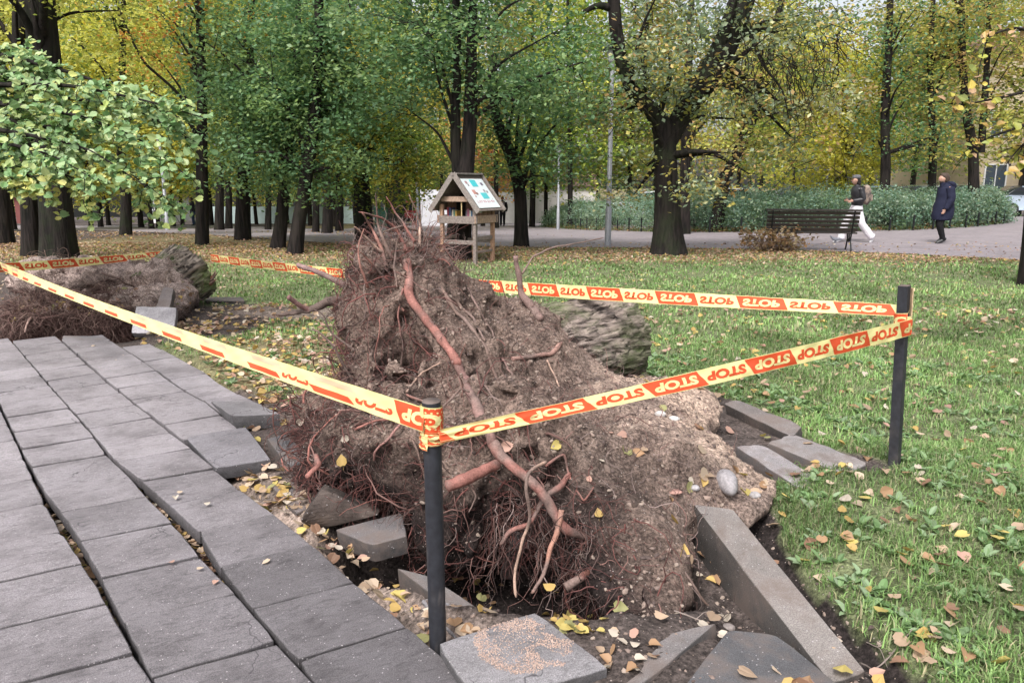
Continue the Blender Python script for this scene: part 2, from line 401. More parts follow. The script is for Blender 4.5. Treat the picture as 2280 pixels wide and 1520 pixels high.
# far park path: purplish pavers, one sheet a few mm above the ground
def build_path():
    low = [(-900, 520), (0, 513), (240, 514), (470, 524), (760, 545), (860, 549), (1000, 549), (1200, 552), (1400, 553), (1700, 556), (2000, 566), (2280, 581), (2900, 610)]
    up = [(-900, 500), (0, 503), (240, 503), (470, 502), (760, 512), (860, 500), (1000, 491), (1200, 490), (1400, 492), (1700, 488), (2000, 478), (2280, 462), (2900, 458)]
    n = 260; pxs = np.linspace(-900, 2900, n)
    lo = np.interp(pxs, *zip(*low)); hi = np.interp(pxs, *zip(*up)); rows = 14
    V = []
    for k in range(rows):
        t = k/(rows-1)
        for px, a, b in zip(pxs, lo, hi):
            ya = 1/(a-405); yb = 1/(b-405); y = 405+1/(ya+(yb-ya)*t)
            p = gr(px, y); V.append(p)
    V = np.array(V); V[:, 2] = drop(V[:, 0], V[:, 1])+.02
    idx = np.arange(rows*n).reshape(rows, n)
    F = np.stack([idx[:-1, :-1], idx[:-1, 1:], idx[1:, 1:], idx[1:, :-1]], -1).reshape(-1, 4)
    m, t, N, L, bs = _new('path_paver'); bs.inputs['Roughness'].default_value = .7
    n1 = noise_node(t, 1.3, 6, .7); n2 = noise_node(t, 14, 3, .6)
    c = ramp(t, n1.outputs[0], [(.3, (.21, .185, .20)), (.7, (.30, .26, .275))])
    br = N.new('ShaderNodeTexBrick'); tc = N.new('ShaderNodeTexCoord'); L.new(tc.outputs['Object'], br.inputs[0])
    br.inputs['Scale'].default_value = 1.0; br.inputs['Color1'].default_value = (1, 1, 1, 1); br.inputs['Color2'].default_value = (.82, .82, .84, 1)
    br.inputs['Mortar'].default_value = (.55, .5, .48, 1); br.inputs['Mortar Size'].default_value = .012; br.inputs['Brick Width'].default_value = .6; br.inputs['Row Height'].default_value = .4
    c = mix(t, c, br.outputs[0], .7, 'MULTIPLY'); c = mix(t, c, ramp(t, n2.outputs[0], [(.3, G(.8)), (.7, G(1.15))]), 1.0, 'MULTIPLY')
    L.new(c, bs.inputs['Base Color'])
    mb = MB(); mb.add(V, F); mb.build('park_path', m, kind='structure')
build_path()
EDGE = np.array([gr(px, py)[:2] for px, py in [(-900, 520), (0, 513), (240, 514), (470, 524), (760, 545), (860, 549), (1000, 549), (1200, 552), (1400, 553), (1700, 556), (2000, 566), (2280, 581), (2900, 610)]])
EDGE = EDGE[np.argsort(EDGE[:, 0])]
def path_y(x): return np.interp(x, EDGE[:, 0], EDGE[:, 1])

# ---------------------------------------------------------------- paving
M_CON = mat_concrete('concrete_slab'); M_CON2 = mat_concrete('concrete_kerb', .25)
TH = .062
def slab_geo(mb, q, ztop, th=TH, col=(.3, .28, .3), jit=.002, rng=RNG, zc=None, chip=1.0):
    """q: 4 corners xy (ccw); zc: per-corner z"""
    q = np.asarray(q, float); zc = [ztop]*4 if zc is None else zc
    n = 6; ring = []
    for k in range(4):
        a = np.array([*q[k], zc[k]]); b = np.array([*q[(k+1) % 4], zc[(k+1) % 4]])
        for j in range(n): ring.append(a+(b-a)*j/n)
    ring = np.array(ring); c = ring.mean(0)
    J = rng.normal(0, jit, (len(ring), 3)); J[:, 2] *= .3
    for k in range(0, len(ring), n):                      # worn corners
        J[k] += (c-ring[k])/np.linalg.norm(c-ring[k])*abs(rng.normal(.003, .004))*chip
    out = ring+J; N = len(ring)
    d = c-out; d /= np.linalg.norm(d, axis=1, keepdims=True)
    top = out+d*.005; low = out.copy(); low[:, 2] -= .004; bot = out.copy(); bot[:, 2] -= th
    i = np.arange(N); j = np.roll(i, -1)
    F = [i[None].copy(), np.stack([i, i+N, j+N, j], -1), np.stack([i+N, i+2*N, j+2*N, j+N], -1), (i[::-1]+2*N)[None]]
    F[0] = i[None]
    # winding: ring is ccw from above
    col = np.array(col); mb.add(np.concatenate([top, low, bot]), F, np.concatenate([np.tile(col, (N, 1)), np.tile(col*.6, (N, 1)), np.tile(col*.3, (N, 1))]), 0, False)  # sides darken downward: soil stain with shade painted in

def pline(pts): return np.array([g0(*p)[:2] for p in pts])
def ext(P, a=6, b=2):
    P = np.asarray(P); d0 = P[0]-P[min(2, len(P)-1)]; d0 /= np.linalg.norm(d0); d1 = P[-1]-P[-2]; d1 /= np.linalg.norm(d1)
    return np.vstack([P[0]+d0*a, P, P[-1]+d1*b])
def smooth_line(P, n=60, k=2):
    P = resample(np.c_[P, np.zeros(len(P))], n, False)[:, :2]
    for _ in range(k): P[1:-1] = P[1:-1]*.5+(P[:-2]+P[2:])*.25
    return P
A_L = ext(pline([(0, 910), (43, 1000), (79, 1079), (113, 1147), (178, 1246), (236, 1342), (294, 1448), (340, 1520)]), 9)
A_R = ext(pline([(4, 905), (49, 1000), (90, 1079), (122, 1120), (183, 1209), (226, 1284), (277, 1386), (296, 1424), (345, 1520)]), 9)
B_L = ext(pline([(25, 760), (143, 897), (207, 970), (227, 1000), (253, 1031), (301, 1072), (335, 1120), (390, 1171), (445, 1236), (520, 1318), (605, 1417), (663, 1482), (698, 1520)]), 9)
B_R = ext(pline([(27, 759), (146, 896), (210, 966), (236, 1000), (270, 1040), (306, 1060), (345, 1095), (400, 1140), (452, 1190), (489, 1258), (533, 1318), (583, 1380), (664, 1468), (705, 1520)]), 9)
C_L = ext(pline([(140, 763), (233, 847), (337, 930), (390, 972), (441, 1012), (505, 1066), (571, 1120), (629, 1157), (694, 1212), (747, 1251), (788, 1294), (890, 1385), (926, 1406), (1040, 1508)]), 9)
C_R = ext(pline([(142, 762), (235, 846), (339, 929), (392, 969), (441, 1010)]), 9)
D_L = ext(pline([(242, 757), (347, 828), (400, 867), (453, 897), (512, 944)]), 9)
D_R = ext(pline([(244, 756), (349, 827), (402, 866), (455, 896), (508, 936)]), 9)
E_L = ext(pline([(333, 767), (450, 827), (500, 867), (623, 923)]), 9)
def offs(P, d):
    T = np.gradient(P, axis=0); T /= np.linalg.norm(T, axis=1, keepdims=True); return P+np.stack([-T[:, 1], T[:, 0]], 1)*d
def clip_line(P, n, t):
    """point where polyline P meets {x.n = t}"""
    s = P @ n-t
    for k in range(len(P)-1):
        if s[k]*s[k+1] <= 0: return P[k]+(P[k+1]-P[k])*(s[k]/(s[k]-s[k+1]+1e-12))
    return None
COLS = []
m1 = -offs(A_L, 0)
side = lambda P, d: offs(P, d)
# left-hand columns by offsetting (offs() sign found from the geometry)
sgn = 1 if offs(A_L, .38)[3, 0] < A_L[3, 0] else -1
prevR = offs(A_L, sgn*.385)
left_cols = []
for k in range(7):
    R_ = A_L if k == 0 else offs(A_L, sgn*(.385*k+.004*k)); L_ = offs(A_L, sgn*(.385*(k+1)+.004*k)); left_cols.append((L_, R_))
# (left line, right line, phase anchor pixel on right line, y range)
cols = [(L_, R_, None, 1.2, 16) for L_, R_ in left_cols]
cols[0] = (left_cols[0][0], left_cols[0][1], (174, 1256), 1.2, 16)
cols += [(A_R, B_L, (445, 1236), 1.2, 7.15), (B_R, C_L, (694, 1212), 1.2, 7.35), (C_R, D_L, None, 4.35, 7.25), (D_R, E_L, None, 4.72, 7.05)]
def mk_pav():
    mb = MB(); rng = np.random.default_rng(5); spec = {}
    for ci, (Ll, Rl, anc, y0, y1) in enumerate(cols):
        P = Rl; seglen = np.linalg.norm(np.diff(P, axis=0), axis=1); s = np.concatenate([[0], np.cumsum(seglen)])
        def pt(u): return np.array([np.interp(u, s, P[:, 0]), np.interp(u, s, P[:, 1])])
        if anc is not None:
            a = g0(*anc)[:2]; u0 = min(np.linspace(0, s[-1], 4000), key=lambda u: np.linalg.norm(pt(u)-a))
        else: u0 = s[-1]-rng.random()*.38
        step = .388
        us = np.arange(u0 % step, s[-1], step)
        def rowdir(y):
            th = math.radians(np.interp(y, [2, 4, 5.5, 9], [29, 32, 42, 42])); return np.array([math.cos(th), math.sin(th)])
        for k in range(len(us)-1):
            pa, pb = pt(us[k]), pt(us[k+1])                 # pa farther
            if not (y0 < pb[1] and pa[1] < y1+.2): continue
            q = []
            for p, shrink in ((pb, 1), (pa, -1)):
                d = rowdir(p[1]); n_ = np.array([-d[1], d[0]]); l = clip_line(Ll, n_, p@n_)
                if l is None: break
                q.append((l, p, n_))
            if len(q) < 2: continue
            gap = .0032+abs(rng.normal(0, .0022))
            (lb, rb, nb), (la, ra, na) = q
            quad = [lb+nb*gap, rb+nb*gap, ra-na*gap, la-na*gap]
            cx, cyy = np.mean(quad, 0)
            if ci >= 8 and cyy < 4.9 and cx > pav_x(cyy)+.02 and ci > 8: continue
            z = rng.normal(0, .0022)
            if ci >= 9: z += .012
            # tone: dry pale slabs to the left, darker damp ones beside the hole
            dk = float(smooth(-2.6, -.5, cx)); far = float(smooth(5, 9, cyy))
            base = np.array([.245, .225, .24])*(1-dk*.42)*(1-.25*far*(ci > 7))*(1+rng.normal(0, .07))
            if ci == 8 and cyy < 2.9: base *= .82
            tl = rng.normal(0, .0025, 4)
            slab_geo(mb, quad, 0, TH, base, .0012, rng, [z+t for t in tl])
    return mb.build('pavement', M_CON, kind='structure')
mk_pav()

# ---------------------------------------------------------------- loose slabs and kerbs (each its own thing)
def loose(name, label, cat, px4, z4, th, col, mat=None, group='loose paving slabs around the hole', cuts=None, rough=.003, down=None):
    """px4: 4 top corners as pixels with their heights z4; extruded along its own normal by th"""
    P = np.array([g0(px, py, z) for (px, py), z in zip(px4, z4)])
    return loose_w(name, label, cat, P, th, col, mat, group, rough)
def loose_w(name, label, cat, P, th, col, mat=None, group=None, rough=.003, n=7, side_=.42):
    P = np.asarray(P, float); c = P.mean(0)
    nrm = np.cross(P[2]-P[0], P[3]-P[1]); nrm /= np.linalg.norm(nrm)
    rng = np.random.default_rng(abs(hash((round(float(c[0]), 3), round(float(c[1]), 3)))) % 10000)
    g = np.linspace(0, 1, n); U, W = np.meshgrid(g, g)
    Q = ((1-U)*(1-W))[..., None]*P[0]+(U*(1-W))[..., None]*P[1]+(U*W)[..., None]*P[2]+((1-U)*W)[..., None]*P[3]
    edge = ((U == 0) | (U == 1) | (W == 0) | (W == 1))
    corner = edge & (((U == 0) | (U == 1)) & ((W == 0) | (W == 1)))
    J = fbm(Q*9, 1, 3)[..., None]*nrm*rough
    top = Q+J
    inw = (c-Q); inw /= np.linalg.norm(inw, axis=-1, keepdims=True)+1e-9
    wob = np.abs(fbm(Q*23, 1, 3))[..., None]*rough*3.5+corner[..., None]*rough*2.2
    top = top+inw*wob*edge[..., None]
    ringi = [(0, k) for k in range(n-1)]+[(k, n-1) for k in range(n-1)]+[(n-1, k) for k in range(n-1, 0, -1)]+[(k, 0) for k in range(n-1, 0, -1)]
    idx = np.arange(n*n).reshape(n, n)
    V = top.reshape(-1, 3); F = [np.stack([idx[:-1, :-1], idx[:-1, 1:], idx[1:, 1:], idx[1:, :-1]], -1).reshape(-1, 4)]
    r0 = np.array([idx[a] for a in ringi]); R = V[r0]; m = len(r0)
    i = np.arange(m); j = np.roll(i, -1)
    lip = R-nrm*.004-inw[tuple(np.array(ringi).T)]*.004; r1 = n*n+i
    mid = lip-nrm*(th*.5)+fbm(R*31, 1, 2)[:, None]*.0; r2 = n*n+m+i
    bot = R-nrm*th+fbm(R*19, 1, 2)[:, None]*nrm*rough; r3 = n*n+2*m+i
    bp = (top-nrm*th).reshape(-1, 3)
    V = np.concatenate([V, lip, mid, bot])
    F += [np.stack([r0, r0[j], r1[j], r1], -1)[:, ::-1], np.stack([r1, r1[j], r2[j], r2], -1)[:, ::-1], np.stack([r2, r2[j], r3[j], r3], -1)[:, ::-1], r3[::-1][None]]
    cc = np.tile(np.array(col)*(1+rng.normal(0, .03)), (len(V), 1)); cc[n*n:n*n+m] *= side_; cc[n*n+m:] *= side_*.75  # sides toned down: soil stain plus painted shade that even light leaves out
    mb = MB(); mb.add(V-c, F, cc, 0, False)
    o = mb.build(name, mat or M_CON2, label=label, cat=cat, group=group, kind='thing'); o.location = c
    return o
SG = 'loose paving slabs around the hole'; KG = 'broken kerb stones around the hole'
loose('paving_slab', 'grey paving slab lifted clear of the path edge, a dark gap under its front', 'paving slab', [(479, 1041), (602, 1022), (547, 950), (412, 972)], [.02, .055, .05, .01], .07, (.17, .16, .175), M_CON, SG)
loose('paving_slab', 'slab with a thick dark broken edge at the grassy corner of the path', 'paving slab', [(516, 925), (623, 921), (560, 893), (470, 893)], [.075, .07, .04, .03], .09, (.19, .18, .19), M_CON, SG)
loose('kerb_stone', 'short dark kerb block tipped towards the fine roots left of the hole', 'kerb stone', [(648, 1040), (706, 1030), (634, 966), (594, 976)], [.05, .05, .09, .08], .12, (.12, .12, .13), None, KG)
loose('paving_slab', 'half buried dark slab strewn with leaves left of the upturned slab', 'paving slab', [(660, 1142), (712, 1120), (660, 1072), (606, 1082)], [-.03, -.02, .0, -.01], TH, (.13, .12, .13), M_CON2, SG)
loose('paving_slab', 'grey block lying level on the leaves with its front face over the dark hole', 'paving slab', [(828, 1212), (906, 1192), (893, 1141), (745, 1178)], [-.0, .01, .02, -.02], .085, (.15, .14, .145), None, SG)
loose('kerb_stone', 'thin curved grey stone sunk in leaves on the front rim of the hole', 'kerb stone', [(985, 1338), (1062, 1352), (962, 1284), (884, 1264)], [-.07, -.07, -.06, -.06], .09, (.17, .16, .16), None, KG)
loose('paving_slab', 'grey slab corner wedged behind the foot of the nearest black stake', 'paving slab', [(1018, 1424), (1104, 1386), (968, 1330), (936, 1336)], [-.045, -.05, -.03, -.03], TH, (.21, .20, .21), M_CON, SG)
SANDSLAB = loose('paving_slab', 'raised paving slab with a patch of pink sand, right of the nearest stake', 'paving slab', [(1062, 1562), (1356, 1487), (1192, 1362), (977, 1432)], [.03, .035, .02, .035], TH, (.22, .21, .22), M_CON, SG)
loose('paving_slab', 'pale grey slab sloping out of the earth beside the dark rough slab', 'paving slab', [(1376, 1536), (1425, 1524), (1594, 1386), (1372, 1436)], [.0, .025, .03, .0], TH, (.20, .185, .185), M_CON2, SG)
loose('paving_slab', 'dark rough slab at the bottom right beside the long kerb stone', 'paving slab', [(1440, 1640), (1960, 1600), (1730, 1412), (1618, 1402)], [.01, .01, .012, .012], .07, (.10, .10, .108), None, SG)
# slab thrown up on edge: its dark brown underside faces the path
def upturned():
    top = [g0(716, 1088, .13), g0(842, 1146, .03), g0(704, 1180, -.09), g0(668, 1160, .0)]
    P = np.array(top); c = P.mean(0)
    P[3] = c+(P[3]-c)*1.0
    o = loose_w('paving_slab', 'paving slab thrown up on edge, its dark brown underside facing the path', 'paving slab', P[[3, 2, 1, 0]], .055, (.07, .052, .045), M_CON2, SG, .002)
    return o
upturned()
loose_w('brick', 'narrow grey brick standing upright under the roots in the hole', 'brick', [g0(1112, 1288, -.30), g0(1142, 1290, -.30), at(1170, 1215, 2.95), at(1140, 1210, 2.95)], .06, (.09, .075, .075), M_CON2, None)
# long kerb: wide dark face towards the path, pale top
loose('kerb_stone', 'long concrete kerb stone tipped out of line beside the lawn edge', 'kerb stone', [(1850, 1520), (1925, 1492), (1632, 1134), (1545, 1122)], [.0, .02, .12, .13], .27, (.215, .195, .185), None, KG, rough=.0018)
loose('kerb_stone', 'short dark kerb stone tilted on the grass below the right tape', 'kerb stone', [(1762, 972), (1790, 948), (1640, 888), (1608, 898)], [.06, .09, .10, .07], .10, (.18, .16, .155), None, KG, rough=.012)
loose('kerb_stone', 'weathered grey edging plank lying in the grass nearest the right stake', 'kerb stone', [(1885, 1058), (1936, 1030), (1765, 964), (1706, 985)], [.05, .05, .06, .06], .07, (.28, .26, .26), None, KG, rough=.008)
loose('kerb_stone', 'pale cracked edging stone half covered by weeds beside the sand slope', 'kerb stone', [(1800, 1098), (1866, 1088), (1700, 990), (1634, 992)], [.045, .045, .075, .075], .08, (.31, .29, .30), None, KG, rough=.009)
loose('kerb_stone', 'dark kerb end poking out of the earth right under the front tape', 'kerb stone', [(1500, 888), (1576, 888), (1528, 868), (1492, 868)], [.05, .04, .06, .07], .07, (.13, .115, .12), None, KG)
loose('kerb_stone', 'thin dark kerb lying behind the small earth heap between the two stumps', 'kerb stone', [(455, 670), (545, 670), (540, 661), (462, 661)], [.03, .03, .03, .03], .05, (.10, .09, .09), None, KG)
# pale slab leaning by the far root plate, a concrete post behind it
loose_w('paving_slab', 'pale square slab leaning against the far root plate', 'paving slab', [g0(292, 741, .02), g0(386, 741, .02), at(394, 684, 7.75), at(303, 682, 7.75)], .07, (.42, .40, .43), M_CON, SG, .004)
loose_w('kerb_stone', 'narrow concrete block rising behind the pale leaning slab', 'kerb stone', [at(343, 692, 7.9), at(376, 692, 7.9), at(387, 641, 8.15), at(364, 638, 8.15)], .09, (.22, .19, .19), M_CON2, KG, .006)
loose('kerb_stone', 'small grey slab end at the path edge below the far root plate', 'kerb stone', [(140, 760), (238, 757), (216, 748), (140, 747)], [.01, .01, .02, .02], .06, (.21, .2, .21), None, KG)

# ---------------------------------------------------------------- root plates (signed distance field -> surface)
def surface_nets(F, org, h):
    ins = F < 0; nx, ny, nz = F.shape
    cs = np.zeros((nx-1, ny-1, nz-1)); S = np.zeros((nx-1, ny-1, nz-1, 3))
    sl = lambda o, n: slice(o, n-1+o)
    corners = [(i, j, k) for i in (0, 1) for j in (0, 1) for k in (0, 1)]
    for a in range(8):
        for b in range(a+1, 8):
            ca, cb = corners[a], corners[b]
            if sum(abs(x-y) for x, y in zip(ca, cb)) != 1: continue
            fa = F[sl(ca[0], nx), sl(ca[1], ny), sl(ca[2], nz)]; fb = F[sl(cb[0], nx), sl(cb[1], ny), sl(cb[2], nz)]
            cr = (fa < 0) != (fb < 0); t = np.where(cr, fa/(fa-fb+1e-12*(fa == fb)), 0)
            for d in range(3): S[..., d] += cr*(ca[d]+t*(cb[d]-ca[d]))
            cs += cr
    act = cs > 0; vid = -np.ones(act.shape, np.int64); vid[act] = np.arange(act.sum())
    ii = np.argwhere(act); V = (ii+S[act]/cs[act][:, None])*h+org
    Fs = []
    for ax in range(3):
        o = [1, 1, 1]; o[ax] = 0
        base = F[slice(o[0], nx-1), slice(o[1], ny-1), slice(o[2], nz-1)]
        nb = [slice(o[0], nx-1), slice(o[1], ny-1), slice(o[2], nz-1)]; nb[ax] = slice(1, F.shape[ax])
        base = F[tuple(slice(1, s-1) if d != ax else slice(0, s-1) for d, s in enumerate(F.shape))]
        nxt = F[tuple(slice(1, s-1) if d != ax else slice(1, s) for d, s in enumerate(F.shape))]
        c = np.argwhere((base < 0) != (nxt < 0)); flip = base[tuple(c.T)] < 0
        c = c+np.array([0 if d == ax else 1 for d in range(3)])
        u, w = [(1, 2), (2, 0), (0, 1)][ax]
        def cell(du, dw):
            q = c.copy(); q[:, u] -= du; q[:, w] -= dw; return vid[tuple(q.T)]
        q = np.stack([cell(1, 1), cell(0, 1), cell(0, 0), cell(1, 0)], -1)
        q = np.where(flip[:, None], q, q[:, ::-1]); Fs.append(q[(q >= 0).all(1)])
    return V, np.concatenate(Fs)
def smin(a, b, k):
    h = np.clip(.5+.5*(b-a)/k, 0, 1); return b*(1-h)+a*h-k*h*(1-h)
def sd_ell(P, c, r, R=None):
    q = P-c
    if R is not None: q = q @ R
    r = np.asarray(r); k0 = np.linalg.norm(q/r, axis=-1); k1 = np.linalg.norm(q/(r*r), axis=-1)
    return k0*(k0-1)/(k1+1e-6)
# blobs of the near plate: (px, py, Y, rx, ry, rz)
BLOB = [(932, 622, 4.50, .20, .26, .30), (870, 640, 4.35, .20, .22, .27), (1000, 700, 4.70, .30, .30, .34), (900, 740, 4.25, .32, .26, .34),
        (1000, 850, 4.15, .44, .36, .38), (870, 880, 3.95, .24, .24, .26), (1150, 850, 4.60, .46, .45, .38), (800, 1010, 3.62, .26, .26, .28),
        (930, 1010, 3.45, .32, .26, .34), (1080, 1010, 3.42, .32, .28, .36), (1200, 1040, 3.30, .28, .26, .34), (1290, 1110, 3.16, .19, .24, .26),
        (1300, 945, 4.05, .50, .45, .22), (1235, 860, 4.55, .34, .34, .18), (1400, 1080, 3.35, .26, .30, .28), (1375, 1235, 2.92, .12, .18, .20),
        (1440, 1010, 3.65, .42, .50, .15), (1555, 1078, 3.50, .34, .44, .085), (1420, 1220, 2.92, .18, .28, .18), (1010, 1130, 3.25, .22, .22, .22),
        (1440, 1330, 2.62, .15, .20, .06), (1160, 740, 5.0, .28, .28, .24), (745, 925, 4.2, .25, .25, .15), (1450, 900, 4.4, .42, .45, .11)]
BC = [(at(px, py, Y), (rx, ry, rz)) for px, py, Y, rx, ry, rz in BLOB]
def sdf1(P):
    d = None
    for c, r in BC:
        e_ = sd_ell(P, c, r); d = e_ if d is None else smin(d, e_, .17)
    # hollows in the torn face
    for (px, py, Y, r) in [(905, 800, 3.95, .15), (868, 870, 3.78, .12), (845, 630, 4.12, .09), (1235, 1075, 3.02, .08), (905, 705, 4.0, .07), (1020, 940, 3.1, .09), (870, 950, 3.2, .08), (960, 1060, 3.1, .09), (1120, 1060, 3.05, .09), (800, 740, 4.0, .07), (1080, 880, 3.75, .06)]:
        c = at(px, py, Y); s_ = np.linalg.norm((P-c)/np.array([1, 1, 1.4]), axis=-1)-r
        d = -smin(-d, s_, .06)
    return d
def noisy(P, d, amp=1.0):
    fc = smooth(.55, -.1, P[..., 0])[...]; n = fbm(P, 3.6, 3)*(.035+.085*fc)+fbm(P+9, 13, 3, .6)*(.026+.02*fc)
    r = 1-np.abs(fbm(P+30, 9, 2)); n = n+(r-.8)*(.02+.07*fc)
    return d-n*amp
def make_plate(sdf, lo, hi, h, amp=1.0):
    xs = np.arange(lo[0], hi[0], h); ys = np.arange(lo[1], hi[1], h); zs = np.arange(lo[2], hi[2], h)
    P = np.stack(np.meshgrid(xs, ys, zs, indexing='ij'), -1)
    d = sdf(P.reshape(-1, 3)).reshape(P.shape[:-1])
    nb = np.abs(d) < .16
    dd = d.copy(); dd[nb] = noisy(P[nb], d[nb], amp)
    dd[0] = dd[-1] = 1; dd[:, 0] = dd[:, -1] = 1; dd[:, :, 0] = dd[:, :, -1] = 1
    V, F = surface_nets(dd, np.array(lo), h)
    V = V+fbm(V, 60, 2)[:, None]*.006*np.array([.5, .5, 1])
    return V, F
V1, F1 = make_plate(sdf1, (-1.9, 2.1, -.5), (1.75, 5.7, 1.45), .019)
def normals(V, F):
    n = np.zeros_like(V); fn = np.cross(V[F[:, 2]]-V[F[:, 0]], V[F[:, 3]]-V[F[:, 1]])
    for k in range(4): np.add.at(n, F[:, k], fn)
    return n/(np.linalg.norm(n, axis=1, keepdims=True)+1e-9)
N1 = normals(V1, F1)
M_EARTH = mat_soil('root_plate_earth', .010, 70)
# earth colours: grey brown torn face, pinkish sand on the old ground side, dark loam and painted-in shade low down and underneath
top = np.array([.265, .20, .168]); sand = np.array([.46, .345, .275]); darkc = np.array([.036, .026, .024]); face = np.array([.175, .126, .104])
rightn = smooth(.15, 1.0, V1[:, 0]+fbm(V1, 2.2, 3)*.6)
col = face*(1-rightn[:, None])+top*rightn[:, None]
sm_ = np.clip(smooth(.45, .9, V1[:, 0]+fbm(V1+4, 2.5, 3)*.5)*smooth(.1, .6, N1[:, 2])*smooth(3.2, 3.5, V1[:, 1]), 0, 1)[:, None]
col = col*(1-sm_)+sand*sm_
loam_shade = np.clip(smooth(.52, .02, V1[:, 2]+.5*smooth(.35, .8, V1[:, 0])+fbm(V1+8, 3, 3)*.22-.10*(V1[:, 0] > .5))+.35*smooth(.1, -.5, N1[:, 2])*smooth(.6, .2, V1[:, 2]), 0, 1)[:, None]
loam_shade = loam_shade*(1-.75*smooth(.35, .8, V1[:, 0]))[:, None]
col = col*(1-loam_shade)+darkc*loam_shade
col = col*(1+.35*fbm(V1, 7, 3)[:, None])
TREE1 = empty('uprooted_stump', (.1, 4.0, 0), 'tall torn up root plate in the middle with a sawn mossy stump behind it', 'uprooted stump', 'uprooted tree stumps')
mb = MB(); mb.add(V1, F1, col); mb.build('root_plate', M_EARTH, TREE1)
BVH1 = BVHTree.FromPolygons([Vector(v) for v in V1], [tuple(f) for f in F1])

# second plate, behind left
BLOB2 = [(200, 612, 9.3, .75, .5, .20), (330, 668, 8.6, .50, .5, .20), (150, 702, 8.1, .50, .35, .19), (235, 702, 8.15, .55, .35, .20), (90, 705, 7.9, .28, .28, .20),
         (320, 700, 8.2, .40, .35, .20), (60, 720, 7.75, .16, .2, .12), (370, 672, 8.9, .30, .3, .14), (345, 622, 9.05, .30, .28, .26), (385, 655, 9.1, .25, .25, .18), (120, 620, 9.2, .45, .45, .22)]
BC2 = [(at(px, py, Y), (rx, ry, rz)) for px, py, Y, rx, ry, rz in BLOB2]
def sdf2(P):
    d = None
    for c, r in BC2:
        e_ = sd_ell(P, c, r); d = e_ if d is None else smin(d, e_, .12)
    for (px, py, Y, r) in [(300, 690, 7.75, .16), (170, 715, 7.55, .14)]:
        d = -smin(-d, np.linalg.norm(P-at(px, py, Y), axis=-1)-r, .08)
    return d
lo2 = np.min([c-np.array(r) for c, r in BC2], 0)-.15; hi2 = np.max([c+np.array(r) for c, r in BC2], 0)+.15
V2, F2 = make_plate(sdf2, tuple(lo2), tuple(hi2), .032, 1.0)
N2 = normals(V2, F2)
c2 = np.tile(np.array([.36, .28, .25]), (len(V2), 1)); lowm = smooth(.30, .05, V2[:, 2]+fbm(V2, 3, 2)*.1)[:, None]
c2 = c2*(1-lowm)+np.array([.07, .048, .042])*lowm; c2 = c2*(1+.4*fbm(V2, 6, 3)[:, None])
TREE2 = empty('uprooted_stump', (-4.3, 8.6, 0), 'low uprooted stump farther left with a leaning mossy trunk piece', 'uprooted stump', 'uprooted tree stumps')
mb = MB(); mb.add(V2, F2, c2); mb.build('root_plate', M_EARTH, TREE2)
BVH2 = BVHTree.FromPolygons([Vector(v) for v in V2], [tuple(f) for f in F2])

# ---- stumps: bark cylinders with a sawn end
M_BARK_NEAR = mat_bark('stump_bark', (.040, .032, .029), (.30, .245, .215), (.085, .12, .04), .42, 34, .22, 2, .03)
M_WOOD = mat_plain('sawn_wood', (.42, .29, .17), .8, 0, 40, .3, .003)
def stump(name, parent, a, b, r0, r1, flare, mat=None, sides=110, n=34, seed=0, endtilt=0):
    """a base, b sawn end; built along local Z so the bark grain runs with it"""
    a, b = np.array(a, float), np.array(b, float); L = np.linalg.norm(b-a); t = np.linspace(0, 1, n)
    ang = np.linspace(0, 2*np.pi, sides, endpoint=False); A, T = np.meshgrid(ang, t)
    R = r0+(r1-r0)*T+flare*np.exp(-T*5)
    cs = np.stack([np.cos(A), np.sin(A), T*1.3*L], -1)
    lob = fbm(np.stack([np.cos(A)*1.2, np.sin(A)*1.2, T*.4+seed], -1), 1.6, 2)
    bark = 1-np.abs(fbm(np.stack([np.cos(A)*5.5, np.sin(A)*5.5, T*L*5+seed], -1), 1.8, 3))
    R = R*(1+lob*.20*(1-.3*T))+(bark-.8)*.11+fbm(cs*12, 1, 2)*.012
    V = np.stack([np.cos(A)*R, np.sin(A)*R, T*L], -1)
    V[-1, :, 2] += fbm(np.stack([np.cos(ang)*3, np.sin(ang)*3, ang*0], -1), 1, 2)*.02
    idx = np.arange(n*sides).reshape(n, sides)
    F = np.stack([idx[:-1], np.roll(idx[:-1], -1, 1), np.roll(idx[1:], -1, 1), idx[1:]], -1).reshape(-1, 4)
    mb = MB(); mb.add(V.reshape(-1, 3), F)
    rim = V[-1]*np.array([.93, .93, 1])+np.array([0, 0, .004]); cap = MB(); cap.add(np.concatenate([V[-1], rim, [[0, 0, L+.004]]]),
        [np.stack([np.arange(sides), np.roll(np.arange(sides), -1), np.roll(np.arange(sides), -1)+sides, np.arange(sides)+sides], -1),
         np.stack([np.arange(sides)+sides, np.roll(np.arange(sides), -1)+sides, np.full(sides, 2*sides)], -1)])
    me = mb.mesh(name, mat or M_BARK_NEAR); o = bpy.data.objects.new(name, me); sc.collection.objects.link(o)
    M = Vector(b-a).to_track_quat('Z', 'Y').to_matrix().to_4x4(); M.translation = Vector(a)
    o.parent = parent; o.matrix_parent_inverse = parent_matrix(parent).inverted(); o.location = M.translation; o.rotation_euler = M.to_euler()
    c = bpy.data.objects.new('sawn_end', cap.mesh('sawn_end', M_WOOD)); sc.collection.objects.link(c); c.parent = o
    return o
s_b = at(1394, 752, 5.55); s_a = s_b-np.array([.80, .42, -.02]); s_a[2] = .30
stump('trunk', TREE1, s_a, s_b, .30, .32, .05, seed=2)
s_b = at(424, 600, 9.5); s_a = s_b-np.array([.30, .50, .30])
